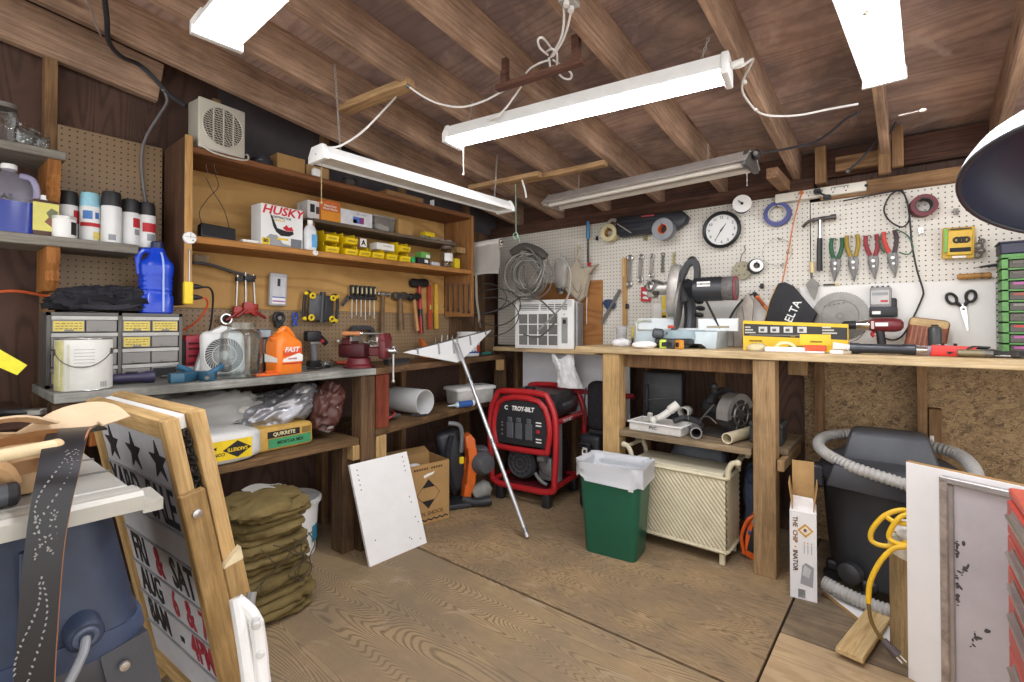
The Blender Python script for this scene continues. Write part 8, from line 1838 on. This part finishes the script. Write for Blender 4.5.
for y,z in ((.022,Hs-.245),(.075,Hs-.52)): b=MB();b.lathe([(.012,0),(.011,.006),(.004,.008)],14,c=(Ws+.022,y,z),axis=(1,0,0));b.o('carriage_bolt',STEEL,t)
LB=M('#26262a',.5,var=0);LR=M('#9c2a3a',.5,var=0)
def star(x,z,r,m):
    b=MB();pts=[]
    for i in range(10): a=PI/2+PI*i/5;q=r if i % 2 == 0 else r*.4;pts.append((x+q*math.cos(a),z+q*math.sin(a)))
    b.prism(pts,.0118,.0135);b.o('printed_star',m,t)
for x in (.12,.30,.48): star(x,Hs-.13,.06,LB)
def row(z,size,items,sx=.8):
    for x,s_,m in items: text(t,s_,size,(x,.0125,z),m,bold=.003,sx=sx,ext=.0005)
row(Hs-.265,.165,((.16,'YARD',LB),(.43,'SALE',LB)),.56)
row(Hs-.485,.135,((.13,'FRI',LB),(.28,'&',LR),(.45,'SAT',LB)),.66)
row(Hs-.60,.125,((.16,'AUG',LB),(.34,'6',LR),(.44,'&',LR),(.53,'7',LR)),.66)
row(Hs-.71,.125,((.16,'8AM',LB),(.33,'-',LB),(.47,'4PM',LR)),.66)
t=thing('folding_step','white plastic folding step stool frame leaning beside the wooden sign','step stool',(-1.20,.70,0),.3)
def fs(u,v,x): q=onX(u,v,x);return V((q.x,q.y,q.z))
im=t.matrix_basis.inverted()
W2_=M('#e2e1de',.35,var=.04)
P_=lambda u,v,x: im @ fs(u,v,x)
im=(Matrix.Translation((-1.20,.70,0)) @ Matrix.Rotation(.3,4,'Z')).inverted()
b=MB();b.tube([P_(236,598,-1.27),P_(243,640,-1.24),P_(250,690,-1.21),P_(262,790,-1.15)],.016,10,4);b.o('frame_leg',W2_,t)
b=MB();b.tube([P_(236,600,-1.27),P_(250,612,-1.25),P_(257,624,-1.235)],.016,10,4);b.o('hinge_arm',W2_,t)
b=MB();b.tube([P_(256,622,-1.23),P_(260,650,-1.22),P_(264,690,-1.20),P_(280,790,-1.15)],.017,10,6);b.o('frame_leg',W2_,t)
b=MB();b.tube([P_(252,592,-1.34),P_(250,606,-1.33),P_(252,622,-1.32),P_(262,760,-1.26)],.012,8,4);b.o('cross_bar',M('#8d8b86',.5),t,label='grey bar')  # plain grey bar, darker than the white frame tubes
for u,v in ((256,623),(260,652)):
    p=P_(u,v,-1.215);b=MB();b.lathe([(.010,-.01),(.010,.012),(.006,.016)],12,c=p,axis=(.8,-.6,0));b.o('pivot_pin',M('#c9c8c4',.4),t)
t=thing('side_table','dark brown low side bench at the far left carrying black tools','workbench',(-2.5,-.1,0),0)
DW=WOOD('#5a3d30','#3b2820','y',knots=False)
b=MB();b.b(-.28,.28,-.6,.36,.885,.92,.003);b.o('bench_top',DW,t);b=MB();b.b(-.27,.26,.33,.355,.0,.884,.003);b.o('end_panel',WOOD('#5f3f31','#3f2a22','z',knots=False),t);b=MB();b.b(-.27,.26,-.6,-.575,.0,.884,.003);b.o('end_panel',WOOD('#5f3f31','#3f2a22','z',knots=False),t)
q=onZ(22,418,.925);t=thing('black_pliers','black tools lying in a heap on the dark side bench','pliers',(-2.30,.18,.9205),.9)
for k,(a,w_) in enumerate(((.1,.012),(-.12,.012))): b=MB();b.tube([(-.12,a*.25,.012),(-.03,a*.2,.014),(.03,-a*.05,.016),(.09,-a*.05,.014)],w_,8);b.o('handle',BLK,t)
b=MB();b.box((.10,0,.014),(.06,.03,.022),.004);b.o('jaws',STEELD,t)
t=thing('orange_clamp','small orange and grey clamp at the edge of the dark side bench','clamp',(-2.26,-.0,.9205),.3)
b=MB();b.b(-.02,.02,-.06,.06,0,.028,.006);b.o('grip',M('#d2692c',.45),t);b=MB();b.b(-.03,.03,-.02,.03,.028,.04,.003);b.o('plate',M('#a9b0b4',.45),t)
t=thing('bench_grinder','grey round-bodied tool with a bright yellow lever at the left edge','grinder',(-2.32,-.02,.9205),0)
b=MB();b.lathe([(.05,-.10),(.062,-.08),(.062,.03),(.045,.05),(0,.052)],26,c=(0,.02,.145),axis=(0,1,0));b.o('motor_body',M('#8f9194',.35,.5),t);b=MB();b.box((0,-.02,.045),(.11,.14,.09),.01,seg=2);b.o('base',M('#55575b',.45),t)
b=MB();q0=onX(-14,352,-2.24);q1=onX(22,370,-2.24);b.strap([q0-V((-2.32,-.02,.9205)),(q0+q1)/2-V((-2.32,-.02,.9205)),q1-V((-2.32,-.02,.9205))],lambda f: .05-.012*f,.014,(0,-.3,1),3);b.o('yellow_lever',M('#ece32a',.4),t)
b=MB();b.tube([(.05,.03,.15),(.065,.06,.12),(.06,.085,.07)],.008,8);b.o('guard_arm',M('#c3b78c',.5),t)
# ================================================================ cords and bits under the roof
def ce(u,v,dz=-.012):
    return onP(u,v,(0,YB,ZB+dz),(0,SL,1))
WC=M('#dcd8d2',.45,var=.03);BC=M('#34343a',.5)
def cord(label,pts,r,m,name='ceiling_cable',extra=None):
    o0=V(pts[0]);t=thing(name,label,'cord',o0,0)
    b=MB();b.tube([V(p)-o0 for p in pts],r,7,5);b.o('cable',m,t)
    if extra: extra(t,o0)
    else:
        b=MB();b.lathe([(r*1.9,-.008),(r*1.9,.008)],10,c=(V(pts[0])-o0),axis=(V(pts[1])-V(pts[0])));b.o('staple',STEELD,t)
    return t
cord('thick dark cable running down from the roof beam to the fan heater at upper left',[ce(104,-8),ce(107,20),ce(109,42),onX(122,57,-2.72),onX(138,64,-2.78),onX(152,76,-2.78),onX(170,95,-2.78),onX(186,106,-2.75)],.010,BC)
cord('grey cable dropping from the beam down the small brown pegboard',[onX(164,90,-2.785),onX(167,102,-2.785),onX(158,117,-2.785),onX(147,135,-2.785),onX(142,152,-2.785),onX(142,175,-2.785),onX(146,205,-2.785)],.006,M('#7d7a7b',.5))
cord('thin pale wire stapled to the beam at the top left corner',[ce(82,-6),ce(90,8),ce(95,22),ce(101,36)],.0035,M('#a89a94',.5))
lp=V((-1.9,1.10,1.965))
cord('white cord rising from the unlit shop light to the wooden brace',[onX(318,154,-1.9),onX(324,148,-1.88),onX(340,146,-1.85),onX(362,132,-1.82),onX(381,113,-1.78),ce(396,97,-.03)],.0045,WC)
cord('white cord sagging between the wooden brace and the hanging rack bar',[ce(408,86,-.03),ce(424,97,-.06),ce(440,104,-.08),ce(462,107,-.08),ce(484,101,-.06),ce(503,91,-.04),ce(512,87,-.02)],.0045,WC)
cord('white cord running from the rack bar down to the lit middle shop light',[ce(523,84,-.03),ce(514,97,-.06),ce(505,109,-.1),ce(494,118,-.15),onP(478,124,(-1.4,1.7,2.17),(0,SL,1))],.0045,WC)
def bow(t,o0):
    for pts in ([ce(551,48),ce(543,38,-.04),ce(538,40,-.05),ce(540,48,-.05),ce(548,55,-.04)],[ce(553,60),ce(562,66,-.05),ce(571,73,-.06),ce(570,79,-.06),ce(562,77,-.05),ce(553,66,-.04)],[ce(546,52),ce(552,49,-.05),ce(557,54,-.05),ce(556,68,-.05),ce(551,68,-.05),ce(549,58,-.04)]):
        b=MB();b.tube([p-o0 for p in pts],.0042,7,5);b.o('cord_bow',WC,t)
    b=MB();b.tube([p-o0 for p in (ce(550,60),ce(540,63,-.03),ce(531,68,-.02),ce(526,73,-.02))],.0042,7,4);b.o('cord_end',WC,t)
    b=MB();b.tube([p-o0 for p in (ce(573,2),ce(568,25,-.03),ce(562,42,-.05),ce(553,56,-.05))],.0042,7,4);b.o('cable',WC,t)
cord('bundle of white cord tied in a bow hanging from the roof socket',[ce(563,0),ce(564,18,-.03),ce(561,38,-.05),ce(551,57,-.05)],.0042,WC,extra=bow)
q=ce(569,2,-.02);t=thing('ceiling_socket','small grey socket box screwed to a rafter above the tied white cord','socket',q,(-ANG,0,0))
b=MB();b.box((0,0,0),(.05,.06,.02),.003);b.o('box',M('#a7a39c',.45,.3),t)
for y in (-.02,.02): b=MB();b.cyl((0,y*.7,-.01),(0,y*.7,-.024),.010,n=14);b.o('plug',WC,t)
a=ce(498,62);
t=thing('hanging_bar','short dark wooden bar hung across two rafters by small uprights','rack bar',ce(540,74,-.05),0)
o0=t.location.copy()
p0,p1=ce(497,88,-.06)-o0,ce(584,62,-.06)-o0
W_HB=WOOD('#7b5546','#5a3d32','x')
b=MB();d=p1-p0;b.box((p0+p1)/2,(d.length,.035,.022),.002,rot=(0,0,math.atan2(d.y,d.x)));b.o('bar',W_HB,t)
for f in (.1,.92): p=p0.lerp(p1,f);b=MB();b.b(p.x-.015,p.x+.015,p.y-.012,p.y+.012,p.z,p.z+.09+.02);b.o('upright',W_HB,t)
def clips(t,o0):
    for p in (ce(745,82,-.02),ce(756,110,-.02)): b=MB();b.box(p-o0,(.012,.02,.012),.002);b.o('clip',WC,t)
e1=onP(733,68,(-.5,1.81,2.14),(0,0,1))
cord('white cord strung from the middle shop light across to the right shop light',[e1,onP(742,66,e1,(0,0,1)),ce(753,59,-.03),ce(749,68,-.02),ce(745,76),ce(742,90),ce(750,104),ce(760,113),ce(775,116),ce(800,115),ce(830,109),ce(858,104,-.03)],.0048,WC,extra=clips)
cord('black cord running from the old fluorescent fixture toward the right shop light',[onP(756,153,(-.56,2.57,2.04),(0,0,1)),ce(775,151),ce(795,147),ce(815,142),ce(832,131),ce(846,119),ce(860,112)],.006,BC)
cord('black cord looping over the rafter block below the right shop light',[onY(848,171,3.10),onY(860,160,3.08),onY(872,147,3.06),onY(880,138,3.03),onY(890,133,3.03),onY(896,122,3.0)],.006,BC)
t=thing('pull_string','short pale pull cord sticking out beside the end of the right shop light','cord',onP(912,113,(0,2.4,2.03),(0,0,1)),0)
b=MB();b.cyl((-.04,0,0),(.03,0,.002),.003,n=8);b.o('string',M('#8d8077',.5),t);b=MB();b.ball((.032,0,.002),(.012,.007,.007),10,8);b.o('knob',M('#cfc3b2',.5),t)
